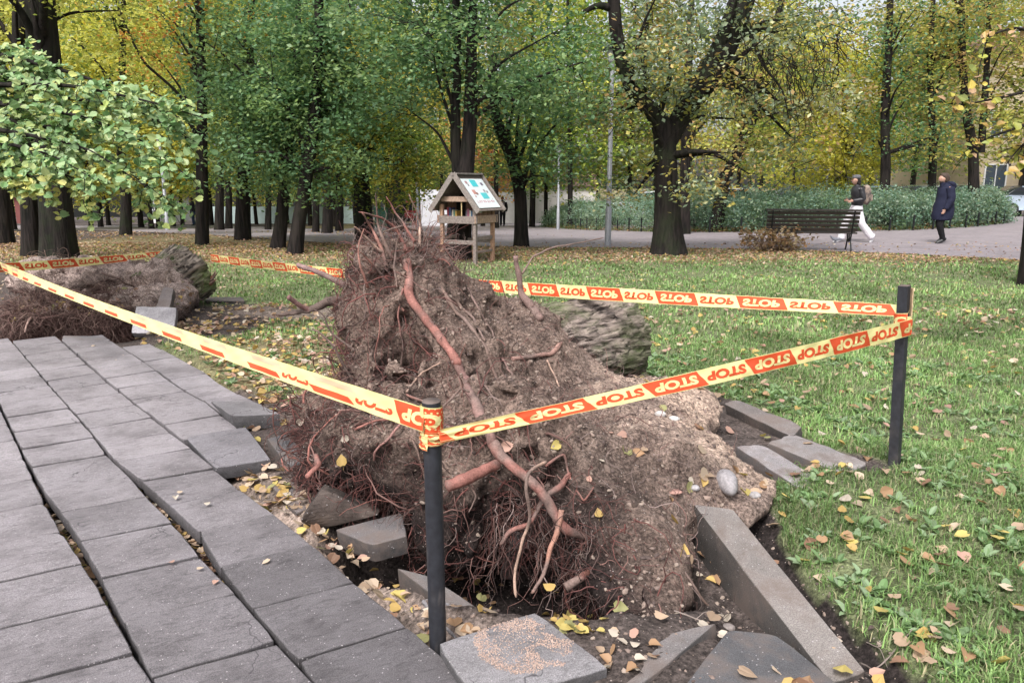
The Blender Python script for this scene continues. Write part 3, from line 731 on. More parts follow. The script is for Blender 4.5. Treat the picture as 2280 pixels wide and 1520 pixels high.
M_BARK_FAR = mat_bark('mossy_stump_bark', (.035, .028, .025), (.31, .26, .22), (.13, .18, .06), .55, 26, .2, 2, .04)
stump('trunk', TREE2, s_a, s_b, .31, .385, .0, M_BARK_FAR, seed=7)
# ---------------------------------------------------------------- roots
M_ROOT = mat_attr('root_bark', .75, 120, .35, .002, .3)
M_FINE = mat_attr('fine_root', .85, None, 0, 0, .2)
CAMV = np.array([0, 0, CAMZ])
def hit(bvh, px, py, default=None, off=.0):
    r = ray(px, py); r = r/np.linalg.norm(r); h = bvh.ray_cast(Vector(CAMV), Vector(r))
    if h[0] is None: return default
    return np.array(h[0])-r*off
def root_path(bvh, pts, off=.02):
    """pts: (px, py[, Y]); points without Y are laid on the earth surface"""
    out = []; last = None
    for p in pts:
        if len(p) == 3: q = at(*p)
        else: q = hit(bvh, p[0], p[1], None, off)
        if q is None: q = at(p[0], p[1], last[1] if last is not None else 3.6)
        out.append(q); last = q
    return np.array(out)
def root(parent, bvh, pts, r0, r1, col, off=.02, label=None, name='root', n=40, rough=.12, sides=10, wob=.006):
    P = root_path(bvh, pts, off); P = resample(P, n)
    t = np.linspace(0, 1, n); R = (r0+(r1-r0)*t)*(1+rough*fbm(P, 11, 3)*3.2)
    P = P+np.stack([fbm(P+k*7, 9, 2) for k in range(3)], 1)*wob*2
    R[-1] *= .35; V, F = tubes(P, R, sides, (0.2, 1, .1), True)
    V = V+np.stack([fbm(V+k_*5, 38, 3) for k_ in range(3)], 1)*.28*min(r0, .03)
    m_ = np.clip(fbm(V, 9, 3)*2.6+.25, 0, .92)[:, None]; C = (np.array(col)*(1-m_)+np.array([.17, .12, .105])*m_)*(1+.45*fbm(V, 30, 3)[:, None])
    mb = MB(); mb.add(V, F, C); mb.build(name, M_ROOT, parent, label=label)
    return P
RED = (.26, .115, .095); BRN = (.17, .115, .095); PALE = (.40, .27, .21)
PR = root(TREE1, BVH1, [(903, 578), (908, 598), (914, 620), (908, 645), (935, 695), (965, 730), (1000, 775), (1025, 815)], .025, .023, RED, .03, 'thick peeled red root down the face of the plate')
PR2 = root(TREE1, BVH1, [(1015, 800), (1035, 845), (1042, 870), (1068, 920), (1092, 970), (1105, 1005)], .024, .023, (.22, .13, .115), .03)
PR3 = root(TREE1, BVH1, [(1096, 985, 2.92), (1118, 1022, 2.88), (1160, 1055, 2.84), (1200, 1092, 2.80), (1232, 1140, 2.77), (1262, 1180, 2.75), (1302, 1200, 2.8)], .024, .019, RED, .03, 'long bare red root crossing above the hole')
root(TREE1, BVH1, [(1108, 1028, 3.0), (1070, 1052, 2.92), (1030, 1068, 2.86), (992, 1082, 2.84)], .020, .026, RED, .02, 'stubby broken red root pointing at the nearest stake')
root(TREE1, BVH1, [(1268, 1060, 3.0), (1245, 1085, 2.9), (1215, 1100, 2.86), (1195, 1130, 2.84), (1180, 1165, 2.8), (1130, 1180, 2.78), (1112, 1212, 2.76)], .013, .010, RED)
root(TREE1, BVH1, [(1215, 1030, 2.82), (1172, 1052, 2.72), (1168, 1095, 2.70), (1180, 1150, 2.70), (1165, 1210, 2.70), (1145, 1285, 2.68), (1150, 1330, 2.62)], .008, .005, PALE)
root(TREE1, BVH1, [(1250, 1130, 2.76), (1240, 1190, 2.72), (1222, 1240, 2.70), (1205, 1280, 2.68), (1182, 1318, 2.64)], .012, .006, (.38, .2, .15))
root(TREE1, BVH1, [(1255, 1310, 2.6), (1290, 1290, 2.62), (1320, 1270, 2.7)], .016, .012, (.2, .09, .07))
root(TREE1, BVH1, [(1215, 1040), (1255, 1010), (1262, 1050), (1300, 1120), (1322, 1085)], .006, .004, RED)
# upper crown of roots, sticking into the air
up_ = [[(905, 560), (890, 520), (862, 490, 4.3), (845, 480, 4.2), (800, 470, 4.1)], [(872, 575), (852, 530), (842, 500, 4.25), (840, 455, 4.2), (838, 430, 4.15)],
       [(860, 600), (848, 545), (830, 510, 4.2), (806, 470, 4.1)], [(935, 560), (935, 500, 4.4), (925, 465, 4.35), (912, 432, 4.3)], [(925, 540), (880, 470, 4.3), (862, 440, 4.25)],
       [(885, 640), (875, 590), (882, 545, 4.2), (893, 520, 4.2)], [(900, 690), (865, 640), (832, 590, 4.1), (800, 560, 4.0)], [(850, 560), (815, 530, 4.1), (790, 505, 4.0)],
       [(960, 540), (985, 545, 4.6), (1010, 580, 4.6)], [(940, 520), (900, 505, 4.3), (872, 508, 4.2), (850, 520, 4.2)], [(820, 640), (802, 590, 4.0), (798, 540, 4.0), (812, 510, 4.0)]]
for k, p in enumerate(up_):
    root(TREE1, BVH1, p, .012 if k < 3 else .008, .0035, [RED, BRN, (.3, .15, .12), PALE][k % 4], .015, n=24)
# left side limbs in the air, over the grass
M_LEFTB = (.10, .07, .06)
root(TREE1, BVH1, [(800, 650, 4.3), (760, 632, 4.3), (715, 608, 4.3), (662, 588, 4.3)], .020, .016, (.23, .15, .14), .02, 'cut pinkish root pointing left in front of the far tape')
root(TREE1, BVH1, [(830, 630, 4.3), (780, 665, 4.25), (735, 672, 4.2), (690, 690, 4.2), (615, 700, 4.15)], .034, .010, M_LEFTB)
root(TREE1, BVH1, [(690, 690, 4.2), (665, 678, 4.15), (640, 662, 4.1)], .016, .012, (.2, .11, .1))
root(TREE1, BVH1, [(790, 780, 3.9), (740, 745, 3.9), (722, 700, 3.9), (700, 690, 3.9)], .007, .003, M_LEFTB)
root(TREE1, BVH1, [(800, 870, 3.8), (765, 810, 3.8), (745, 770, 3.8), (705, 735, 3.8)], .007, .003, M_LEFTB)
root(TREE1, BVH1, [(750, 770, 3.8), (705, 735, 3.8), (680, 730, 3.8)], .005, .003, BRN)
root(TREE1, BVH1, [(700, 1015, 3.1), (712, 1030, 3.05), (685, 1062, 3.0)], .012, .014, RED, .02)
# on the old ground side
root(TREE1, BVH1, [(1150, 570, 4.9), (1155, 610, 4.9), (1162, 650), (1188, 690), (1205, 715)], .018, .03, (.2, .13, .115), .02, 'broken root standing up behind the earth slope')
root(TREE1, BVH1, [(1163, 610, 4.9), (1185, 575, 5.0), (1225, 550, 5.1), (1290, 540, 5.2), (1345, 530, 5.3)], .007, .004, BRN)
root(TREE1, BVH1, [(1140, 800), (1190, 792), (1235, 785), (1250, 765), (1262, 752)], .014, .010, (.30, .18, .15), .015)
root(TREE1, BVH1, [(1218, 800), (1232, 828), (1245, 862)], .005, .004, PALE)
root(TREE1, BVH1, [(985, 640), (1010, 690), (1050, 730), (1085, 780), (1105, 840), (1130, 880)], .012, .009, BRN, .012)
root(TREE1, BVH1, [(940, 620), (985, 652), (1020, 672), (1045, 700), (1080, 760)], .009, .007, BRN, .012)
root(TREE1, BVH1, [(1040, 640), (1065, 690), (1095, 740), (1120, 800), (1150, 850)], .007, .005, (.26, .16, .14), .012)
root(TREE1, BVH1, [(898, 640), (888, 700), (895, 780), (885, 850)], .006, .004, (.28, .14, .12), .015)
root(TREE1, BVH1, [(830, 835), (850, 848), (870, 850), (902, 875), (940, 892), (990, 910)], .006, .005, (.36, .17, .14), .02)
root(TREE1, BVH1, [(905, 870), (925, 845), (950, 822), (985, 805)], .005, .004, PALE, .02)
root(TREE1, BVH1, [(985, 905, 3.2), (1010, 880, 3.2), (1025, 865, 3.25), (1045, 872, 3.25)], .006, .005, BRN, .02)
root(TREE1, BVH1, [(1065, 960), (1055, 900), (1075, 850), (1105, 900), (1115, 950)], .006, .004, BRN, .012)
root(TREE1, BVH1, [(1500, 1240), (1530, 1290), (1580, 1350), (1640, 1380), (1690, 1400)], .006, .004, BRN, .008)
root(TREE1, BVH1, [(1655, 1340), (1690, 1350), (1705, 1375), (1700, 1392)], .004, .003, PALE, .008)
root(TREE1, BVH1, [(790, 960), (840, 940), (870, 935), (905, 930)], .006, .004, RED, .015)
root(TREE1, BVH1, [(900, 935), (860, 985), (835, 1005), (828, 1090)], .006, .004, (.3, .16, .14), .02)
root(TREE1, BVH1, [(905, 935), (930, 1000), (945, 1060), (955, 1100)], .005, .004, BRN, .02)
root(TREE1, BVH1, [(1005, 1010, 2.95), (1035, 1060, 2.9), (1060, 1100, 2.88), (1040, 1140, 2.88)], .004, .003, BRN, .02)

def crawl(sdf, starts, dirs, steps, L, r, grav, wig, lift, rng):
    """walk along the earth surface: keeps each root at about `lift` from it"""
    N = len(starts); P = np.zeros((N, steps, 3)); p = starts.copy(); d = dirs.copy(); e_ = .01
    for s in range(steps):
        P[:, s] = p
        f = sdf(p)
        g = np.stack([(sdf(p+np.eye(3)[k]*e_)-f)/e_ for k in range(3)], 1); g /= np.linalg.norm(g, axis=1, keepdims=True)+1e-6
        tgt = lift*(0.3+s/steps)
        d = d+rng.normal(0, wig, (N, 3))+np.array([0, 0, -1])*grav+g*((tgt-f)*6)[:, None]
        d /= np.linalg.norm(d, axis=1, keepdims=True)+1e-9
        p = p+d*(L/steps)[:, None]
    return P
def fine(parent, sdf, V, Nn, weight, count, Lr, rr, cols, grav, wig, liftr, seed, name='fine_roots', steps=9, kind=None, burst=1.0):
    rng = np.random.default_rng(seed); w = weight/weight.sum(); ii = rng.choice(len(V), count, p=w)
    st = V[ii]+Nn[ii]*.0; d = Nn[ii]*burst+rng.normal(0, .8, (count, 3)); d /= np.linalg.norm(d, axis=1, keepdims=True)
    L = rng.uniform(*Lr, count); P = crawl(sdf, st, d, steps, L, None, grav, wig, rng.uniform(*liftr, count), rng)
    r = rr[0]+(rr[1]-rr[0])*rng.random(count)**3
    R = r[:, None]*np.linspace(1, .35, steps)[None]
    Vt, F = tubes(P, R, 3 if rr[1] < .0025 else 5)
    c = np.array(cols)[rng.integers(0, len(cols), count)]*rng.uniform(.6, 1.3, (count, 1))
    k = len(Vt)//count
    mb = MB(); mb.add(Vt, F, np.repeat(c, k, 0)); return mb.build(name, M_FINE, parent, kind='stuff')
FC = [(.17, .070, .062), (.11, .050, .046), (.085, .055, .050), (.20, .115, .10), (.045, .028, .026), (.24, .18, .165)]
# face turned to the path: matted; old ground side: sparse
facing = np.clip(-N1[:, 1]*.9-N1[:, 0]*.7+.25, 0, 1)
leftish = smooth(.75, -.6, V1[:, 0])
w_face = facing*leftish*(V1[:, 2] > -.35)
w_low = facing*smooth(.45, .1, V1[:, 2])*smooth(.75, .2, V1[:, 0])+facing*smooth(-.4, -1.0, V1[:, 0])
w_low = w_low*np.where((V1[:, 2] < .04) & (V1[:, 0] < .1), .12, 1)
w_top = smooth(.8, 1.15, V1[:, 2])*smooth(.3, -.1, V1[:, 0])
fine(TREE1, sdf1, V1, N1, w_face**1.3, 2500, (.08, .36), (.0008, .0032), FC, .12, .38, (.01, .05), 1)
fine(TREE1, sdf1, V1, N1, w_low+1e-9, 1500, (.12, .45), (.0008, .0034), FC[:3]+FC[4:5], .08, .42, (.03, .12), 2)
fine(TREE1, sdf1, V1, N1, w_top+1e-9, 600, (.10, .32), (.0010, .0030), [FC[0], FC[2], FC[3], FC[5]], -.02, .36, (.02, .14), 3)
fine(TREE1, sdf1, V1, N1, w_low+.5*w_face+1e-9, 230, (.15, .55), (.0028, .0075), [FC[0], FC[1], RED, FC[3]], .10, .26, (.02, .10), 14, name='rootlets')
w_right = np.clip(N1[:, 2]+.2, 0, 1)*smooth(-.2, .3, V1[:, 0])*smooth(1.2, .8, V1[:, 0])
fine(TREE1, sdf1, V1, N1, w_right+1e-9, 650, (.06, .28), (.001, .003), [FC[2], FC[5], FC[3]], .05, .35, (.004, .015), 4, burst=.3)
# hanging curtain over the hole
def curtain(seed=5, count=230):
    rng = np.random.default_rng(seed); P = []
    for k in range(count):
        px = rng.uniform(1090, 1400); top_ = np.interp(px, [1020, 1180, 1400], [1110, 1090, 1180])
        c = at(px, top_+rng.uniform(0, 120), np.interp(px, [1020, 1400], [2.98, 2.72])+rng.normal(0, .06)); L = rng.uniform(.08, .34); n = 9
        t = np.linspace(0, 1, n); q = c+np.outer(t*L, [rng.normal(0, .35), rng.normal(-.1, .25), -1.0])
        q += np.cumsum(rng.normal(0, .020, (n, 3)), 0); P.append(q)
    P = np.array(P); R = (.0009+.0024*rng.random(count)**3)[:, None]*np.linspace(1, .4, 9)[None]
    Vt, F = tubes(P, R, 4, (0, 1, .1)); c = np.array(FC)[rng.integers(0, 6, count)]*rng.uniform(.6, 1.3, (count, 1))
    mb = MB(); mb.add(Vt, F, np.repeat(c, len(Vt)//count, 0)); mb.build('hanging_roots', M_FINE, TREE1, kind='stuff')
curtain()
# second plate: dense matted skirt of fine roots at the front
f2 = np.clip(-N2[:, 1]+.1, 0, 1)*smooth(.36, .2, V2[:, 2])*smooth(9.0, 8.2, V2[:, 1])
fine(TREE2, sdf2, V2, N2, f2*smooth(-3.9, -4.3, V2[:, 0])+1e-9, 3000, (.15, .6), (.002, .006), [(.15, .09, .08), (.08, .045, .04), (.22, .15, .13)], .14, .3, (.02, .08), 6)
fine(TREE2, sdf2, V2, N2, np.clip(N2[:, 2]+.1, 0, 1)+1e-9, 350, (.15, .5), (.002, .006), [(.16, .11, .09), (.24, .17, .14)], .03, .3, (.01, .04), 7, burst=.3)
root(TREE2, BVH2, [(160, 645), (210, 660), (250, 690, 7.7), (292, 716, 7.55)], .012, .008, (.17, .09, .08), .03)
root(TREE2, BVH2, [(85, 690), (62, 715, 7.5), (55, 740, 7.4)], .014, .010, (.3, .2, .17), .03)
root(TREE2, BVH2, [(180, 575, 9.4), (205, 592), (230, 610), (270, 620)], .03, .015, (.19, .13, .115), .0)
# torn orange splinters at the sawn edge of the second trunk
for k, (a_, b_) in enumerate([((470, 625, 9.3), (483, 606, 9.2)), ((468, 632, 9.3), (482, 622, 9.15)), ((472, 618, 9.3), (479, 602, 9.25))]):
    root(TREE2, BVH2, [a_, ((a_[0]+b_[0])/2, (a_[1]+b_[1])/2, 9.22), b_], .02, .004, (.45, .17, .07), 0, name='splinter', n=8)

# clods and stones lying on the earth: individual ones that show, plus crumbs as one mass
def clods():
    mb = MB(); rng = np.random.default_rng(21)
    ico = np.array(BVHT[0]); 
    w = (np.clip(N1[:, 2]+.3, 0, 1)*(V1[:, 2] > -.1)); w /= w.sum(); ii = rng.choice(len(V1), 7000, p=w)
    C = V1[ii]+N1[ii]*.002; S = .0025+.014*rng.random(len(ii))**5
    Rm = rand_rot(len(ii), (0, 0, 1), 1, rng); pal = np.array([(.2, .15, .13), (.3, .24, .2), (.10, .075, .068), (.25, .19, .16)])
    scatter(mb, BVHT, C, S, Rm, pal[rng.integers(0, 4, len(ii))])
    x = rng.uniform(-1.0, 1.3, 3500); y = rng.uniform(1.9, 4.5, 3500); k = (x > pav_x(y)+.03) & (x < np.interp(y, KX[:, 1], KX[:, 0])+.25)
    x, y = x[k], y[k]; C = np.stack([x, y, ground_z(x, y)], 1); S = .002+.012*rng.random(len(x))**4
    scatter(mb, BVHT, C, S, rand_rot(len(x), (0, 0, 1), 1, rng), pal[rng.integers(0, 4, len(x))]*(1-.7*pit(x, y))[:, None])  # crumbs inside the hole darkened to carry its painted shade
    jj = rng.choice(len(V1), 420, p=w); S = .010+.024*rng.random(420)**3; C = V1[jj]-N1[jj]*S[:, None]*.25; c_ = col[jj]*rng.uniform(.8, 1.25, (420, 1))
    T2 = (BVHT[0]*np.array([1, .9, 1]), BVHT[1]); scatter(mb, T2, C, S, rand_rot(420, (0, 0, 1), 1, rng), c_)
    mb.build('soil_crumbs', M_FINE, kind='stuff')
_t = (1+5**.5)/2
_iv = np.array([(-1, _t, 0), (1, _t, 0), (-1, -_t, 0), (1, -_t, 0), (0, -1, _t), (0, 1, _t), (0, -1, -_t), (0, 1, -_t), (_t, 0, -1), (_t, 0, 1), (-_t, 0, -1), (-_t, 0, 1)])/1.9
_iv = _iv*np.array([1, .8, .6])*(1+np.random.default_rng(3).normal(0, .08, (12, 1)))
BVHT = (_iv, np.array([(0, 11, 5), (0, 5, 1), (0, 1, 7), (0, 7, 10), (0, 10, 11), (1, 5, 9), (5, 11, 4), (11, 10, 2), (10, 7, 6), (7, 1, 8), (3, 9, 4), (3, 4, 2), (3, 2, 6), (3, 6, 8), (3, 8, 9), (4, 9, 5), (2, 4, 11), (6, 2, 10), (8, 6, 7), (9, 8, 1)]))
clods()
def sand_patch():
    rng = np.random.default_rng(77); P = np.array([g0(1062, 1562, .03), g0(1356, 1487, .035), g0(1192, 1362, .02), g0(977, 1432, .035)]); n = 15000
    u, v = rng.random(n), rng.random(n); Q = ((1-u)*(1-v))[:, None]*P[0]+(u*(1-v))[:, None]*P[1]+(u*v)[:, None]*P[2]+((1-u)*v)[:, None]*P[3]
    nz = fbm(np.stack([u*3, v*3, u*0], 1), 1.5, 3); d = np.sqrt(((u-.60)/.30)**2+((v-.60)/.34)**2)+nz*1.1; m = (d < 1)&(rng.random(n) < .12+.6*smooth(.35, .75, d)*smooth(1.05, .8, d))
    Q = Q[m]; Q[:, 2] += .0015; k = len(Q); scatter_mb = MB(); scatter(scatter_mb, BVHT, Q, rng.uniform(.0012, .0032, k), rand_rot(k, (0, 0, 1), 1, rng), np.array([(.42, .30, .25), (.50, .38, .32), (.34, .25, .21)])[rng.integers(0, 3, k)])
    scatter_mb.build('sand_patch', M_FINE, kind='stuff')
sand_patch()
M_STONE = mat_attr('stone', .8, 60, .3, .003)
def stone(px, py, r, col, label, sq=(1, .8, .6), bvh=BVH1, name='stone', rz=0):
    p = hit(bvh, px, py) if bvh else None
    if p is None or p[2] < -.4: g_ = g0(px, py); p = np.array([g_[0], g_[1], float(ground_z(g_[0], g_[1]))])
    import bmesh
    bm = bmesh.new(); bmesh.ops.create_icosphere(bm, subdivisions=3, radius=1); V = np.array([v.co for v in bm.verts]); F = np.array([[v.index for v in f.verts] for f in bm.faces]); bm.free()
    V = V*(1+.16*fbm(V+px, 1.1, 3)[:, None]); V = np.sign(V)*np.abs(V)**.85*np.array(sq)*r @ rotz(rz).T if rz else V*np.array(sq)*r
    mb = MB(); mb.add(V, F, np.array(col)*(1+.2*fbm(V/r+px, 2, 3)[:, None])); o = mb.build(name, M_STONE, label=label, cat='stone'); o.location = p+np.array([0, 0, r*.25]); return o
stone(1618, 1082, .075, (.30, .28, .29), 'pointed grey rock poking out of the sand above the long kerb', (.6, 1.3, .7))
stone(1547, 1088, .022, (.36, .34, .35), 'small grey pebble on the sand left of the pointed rock')
stone(1680, 1105, .028, (.3, .28, .28), 'grey stone at the edge of the sand above the dark soil strip')
stone(1502, 1098, .028, (.40, .23, .19), 'flat reddish stone on the sandy earth', (1.2, .9, .3))
stone(1626, 1338, .024, (.22, .19, .18), 'round stone on the earth beside the kerb face')
stone(1470, 925, .03, (.5, .48, .46), 'white rounded stone under the front tape', (1, .8, .7))
stone(1500, 935, .026, (.52, .5, .48), 'second white stone under the tape, farther right', (1.2, .8, .6))
stone(905, 1118, .03, (.3, .24, .2), 'brown stone on the lip of the hole beside the nearest stake')
stone(1215, 1345, .035, (.24, .22, .22), 'grey cobble on the rim of the hole behind the sandy slab', (1, .9, .5), None)

# ---------------------------------------------------------------- stakes
M_STAKE = mat_attr('black_painted_stake', .62, 35, .35, .001, .4)
def stake(label, base, topp, w, square=False):
    b, t = np.array(base, float), np.array(topp, float); b = b-(t-b)*.15
    n = 26; P = resample(np.array([b, t]), n, False); sides = 4 if square else 22
    R = np.full(n, w/2*(1.3 if square else 1)); V, F = tubes(P, R, sides, (0, 1, .35) if square else (0, 1, 0), False)
    V = V+fbm(V, 18, 2)[:, None]*.0008
    tz = np.repeat(np.linspace(0, 1, n), sides)
    worn = np.clip((fbm(V*np.array([1, 1, .25]), 50, 3)-.22)*3, 0, 1)*.25+np.clip(.20-tz, 0, .2)*1.2*(fbm(V, 12, 2)+.4).clip(0, 1)
    C = np.array([.020, .021, .027])*(1+0*worn[:, None])+worn[:, None]*np.array([.17, .14, .12])
    root_ = empty('barrier_stake', base, label, 'stake', 'black barrier stakes')
    mb = MB(); mb.add(V, F, C, 0, not square); o = mb.build('post', M_STAKE, root_)
    cap = MB(); last = V[-sides:]; ctr = last.mean(0); up_v = (t-b)/np.linalg.norm(t-b)
    inner = ctr+(last-ctr)*.93+up_v*.003
    i = np.arange(sides); j = np.roll(i, -1)
    cap.add(np.concatenate([last, inner]), [np.stack([i, j, j+sides, i+sides], -1), (i+sides)[None]], (.12, .09, .08)); cap.build('top_end', M_STAKE, root_)
    return root_
S1b = g0(975, 1430, -.02); S1t = at(960, 893, 2.24)
stake('nearest black round stake standing at the slab edge', S1b, S1t, .058)
S2b = g0(1990, 1048); S2t = at(2014, 636, 3.77)
stake('black square stake in the grass on the right, a pale wood edge near its top', S2b, S2t, .052, True)
o_ = MB(); eS = S2t-S2b; uS = eS/np.linalg.norm(eS); bar(o_, S2t-uS*.24+np.array([.033, -.010, 0]), S2t-uS*.01+np.array([.033, -.010, 0]), .006, .028, (0, 1, 0), (.45, .32, .2)); 
o_.build('bare_wood_edge', M_STAKE, [o for o in bpy.data.objects if o.get('label', '').startswith('black square')][0])
S3t = at(-26, 575, 8.0); S3b = np.array([S3t[0]-.02, 8.0, -.08])
stake('far black stake just outside the left edge where the tapes meet', S3b, S3t+np.array([0, 0, .1]), .055)

# ---------------------------------------------------------------- barrier tape
M_TY = mat_leaf('tape_yellow', .25, .42, .4); M_TR = mat_leaf('tape_red', .25, .42, .4)
YEL = (.84, .76, .36); REDT = (.72, .10, .035)
def text2d(body):
    cu = bpy.data.curves.new('t', 'FONT'); cu.body = body; cu.align_x = 'CENTER'; cu.align_y = 'CENTER'; cu.offset = .05; cu.resolution_u = 3; cu.size = 1
    o = bpy.data.objects.new('t', cu); sc.collection.objects.link(o); bpy.context.view_layer.update()
    me = bpy.data.meshes.new_from_object(o.evaluated_get(bpy.context.evaluated_depsgraph_get()))
    import bmesh
    bm = bmesh.new(); bm.from_mesh(me); bmesh.ops.triangulate(bm, faces=bm.faces)
    for _ in range(1): bmesh.ops.subdivide_edges(bm, edges=[e for e in bm.edges if e.calc_length() > .25], cuts=1)
    bmesh.ops.triangulate(bm, faces=bm.faces)
    V = np.array([v.co[:2] for v in bm.verts]); F = np.array([[v.index for v in f.verts] for f in bm.faces])
    bm.free(); bpy.data.objects.remove(o); bpy.data.curves.remove(cu); bpy.data.meshes.remove(me)
    c = (V.max(0)+V.min(0))/2; V = (V-c)/(V.max(0)-V.min(0)); return V, F
TXT = text2d('STOP')
W_T = .095; PER = .58
def tape(name, label, pts, wdirs, widths, phase=0, flip=False, n=240, rip=.004, nv=9, fold=None, group='stop barrier tape spans', sag=.0, per=PER, back=False, dim=1.0, folded=False):
    """ribbon along pts; wdirs = direction towards the lettering's BOTTOM..TOP axis; widths = width at each point"""
    P = resample(np.asarray(pts, float), n, len(pts) > 2); s = np.concatenate([[0], np.cumsum(np.linalg.norm(np.diff(P, axis=0), axis=1))]); Ls = s[-1]
    u = s/Ls; kx = np.linspace(0, 1, len(wdirs))
    P[:, 2] -= sag*4*u*(1-u)
    Wd = np.stack([np.interp(u, kx, np.array(wdirs)[:, k]) for k in range(3)], 1); Wd /= np.linalg.norm(Wd, axis=1, keepdims=True)
    T = np.gradient(P, axis=0); T /= np.linalg.norm(T, axis=1, keepdims=True); Wd -= (Wd*T).sum(1, keepdims=True)*T; Wd /= np.linalg.norm(Wd, axis=1, keepdims=True)
    Nn = np.cross(T, Wd); Wi = np.interp(u, np.linspace(0, 1, len(widths)), widths)
    def surf(S, Vv, lift=0.0):
        """S arc length, Vv -0.5..0.5 across"""
        f = lambda A: np.stack([np.interp(S, s, A[:, k]) for k in range(3)], -1)
        wi = np.interp(S, s, Wi); c = f(P); w = f(Wd); nn = f(Nn)
        z = rip*(np.sin(S*19+Vv*5)*.5+np.sin(S*43-Vv*9)*.25)*1.0
        pinch = np.clip(1-wi/.056, 0, 1)
        z = z+pinch*W_T*.20*np.sin(Vv*14+S*3)
        return c+w*(Vv*wi)[..., None]+nn*(z+lift)[..., None]
    mb = MB()
    S, Vv = np.meshgrid(s, np.linspace(-.5, .5, nv)); idx = np.arange(n*nv).reshape(nv, n)
    F = np.stack([idx[:-1, :-1], idx[:-1, 1:], idx[1:, 1:], idx[1:, :-1]], -1).reshape(-1, 4)
    mb.add(surf(S, Vv).reshape(-1, 3), F, np.array(YEL)*dim, 0)
    k = math.floor(-phase/per)-1; eps = .0012
    while True:
        c = phase+k*per; k += 1
        if c-per > Ls: break
        if c+per < 0: continue
        # red block: slanted ends, slightly curved
        hb = .148; sl = .024; nb = 16
        a_, b_ = np.meshgrid(np.linspace(-1, 1, nb), np.linspace(-.46, .46, 7))
        Sx = c+a_*hb+b_/.46*sl*(1 if not flip else -1)
        ok = (Sx.max() > .003) and (Sx.min() < Ls-.003)
        sgn_ = -1 if flip else 1
        tv, tf = TXT
        def letters(cc, colr, mat, lift):
            Lx = cc+tv[:, 0]*.235*(1 if not back else -1); Ly = tv[:, 1]*.56*sgn_
            Lx = Lx if not flip or back else cc-tv[:, 0]*.235
            if back and flip: Lx = cc+tv[:, 0]*.235
            if Lx.max() > Ls or Lx.min() < 0: 
                keep = ((Lx[tf] > 0) & (Lx[tf] < Ls)).all(1); f_ = tf[keep]
            else: f_ = tf
            if folded and c < Ls-.2: f_ = f_[(Ly[f_] < .01).all(1)] if (c > Ls-1.6 and mat == 1) else f_[:0]
            if len(f_) == 0: return
            for l in (lift, -lift): mb.add(surf(np.clip(Lx, 0, Ls), Ly, l), f_, np.array(colr)*dim, mat)
        if ok:
            ii = np.arange(nb*7).reshape(7, nb); Fb = np.stack([ii[:-1, :-1], ii[:-1, 1:], ii[1:, 1:], ii[1:, :-1]], -1).reshape(-1, 4)
            Sc = np.clip(Sx, 0, Ls)
            if folded and c < Ls-.2:
                for lo_, hi_, cc_ in ((.14, .40, (.78, .50, .34)), (-.40, -.12, REDT)):
                    bb_ = lo_+(b_+.46)/.92*(hi_-lo_)
                    for l in (eps, -eps): mb.add(surf(Sc, bb_, l).reshape(-1, 3), Fb, np.array(cc_), 1)
            else:
                for l in (eps, -eps): mb.add(surf(Sc, b_, l).reshape(-1, 3), Fb, np.array(REDT)*dim, 1)
        letters(c, YEL, 0, eps*2); letters(c+per/2, REDT, 1, eps)
    return mb.build(name, [M_TY, M_TR], label=label, cat='barrier tape', group=group)
# near stake -> right stake
a1 = at(978, 972, 2.21); b1 = at(2030, 728, 3.745)
tape('barrier_tape', 'front tape span rising from the nearest stake to the right stake', [a1, a1*.9+b1*.1, a1*.5+b1*.5, a1*.1+b1*.9, b1],
     [(0, .5, .85), (0, .75, .75), (0, .55, .9), (0, .15, 1), (0, 0, 1), (0, .0, 1)], [.042, .052, .066, .075, .088, .088], phase=.46, flip=True, sag=.01)
# left span, folded, coming towards the camera
a2 = at(2, 592, 8.0); b2 = at(944, 935, 2.21); PHL = float(np.linalg.norm(b2-a2)) % PER
tape('barrier_tape', 'left tape span running from the far left corner to the nearest stake', [a2, b2],
     [(0, -.3, 1), (0, .9, .6), (0, .75, .7), (0, .5, .8), (0, .3, 1)], [.095, .075, .066, .066, .07, .075], phase=PHL, flip=True, sag=.03, n=420, folded=True)
# right stake -> behind the plate -> far trunk
a3 = at(470, 574, 9.75); b3 = at(2024, 692, 3.76)
tape('barrier_tape', 'back tape span from the right stake behind the root plate to the far trunk', [a3, b3],
     [(0, 0, 1), (0, 0, 1), (0, 0, 1), (0, .25, 1), (0, .9, .7)], [.10, .095, .095, .095, .07], phase=.1, flip=True, back=True, sag=.06, n=460)
a4 = at(-30, 598, 8.0); b4 = at(394, 561, 9.8)
tape('barrier_tape', 'short tape span along the path edge from the left corner to the far trunk', [a4, b4],
     [(0, 0, 1), (0, 0, 1), (0, .5, .8)], [.10, .10, .06], phase=.2, flip=True, back=True, sag=.02, n=160)
def wrap(label, base, topv, z0, r, turns, w, phase, seed, spread=.0):
    ax = (topv-base)/np.linalg.norm(topv-base); c = base+ax*((z0-base[2])/ax[2])
    t = np.linspace(0, 1, 60); ang = math.radians(200)+t*turns*2*math.pi
    pts = [c+np.array([math.cos(q)*(r+.002+.0015*k/20), math.sin(q)*(r+.002+.0015*k/20), 0])+ax*(spread*(k/60-.5)) for k, q in enumerate(ang)]
    return tape('barrier_tape', label, pts, [(0, 0, 1), (0, .0, 1)], [w, w*.8, w], phase=phase, flip=True, n=150, rip=.002, group='stop tape wrapped round the stakes')
wrap('tape wound flat round the top of the nearest stake, bold red letters showing', S1b, S1t, at(960, 932, 2.24)[2], .031, 1.1, .095, .06, 1)
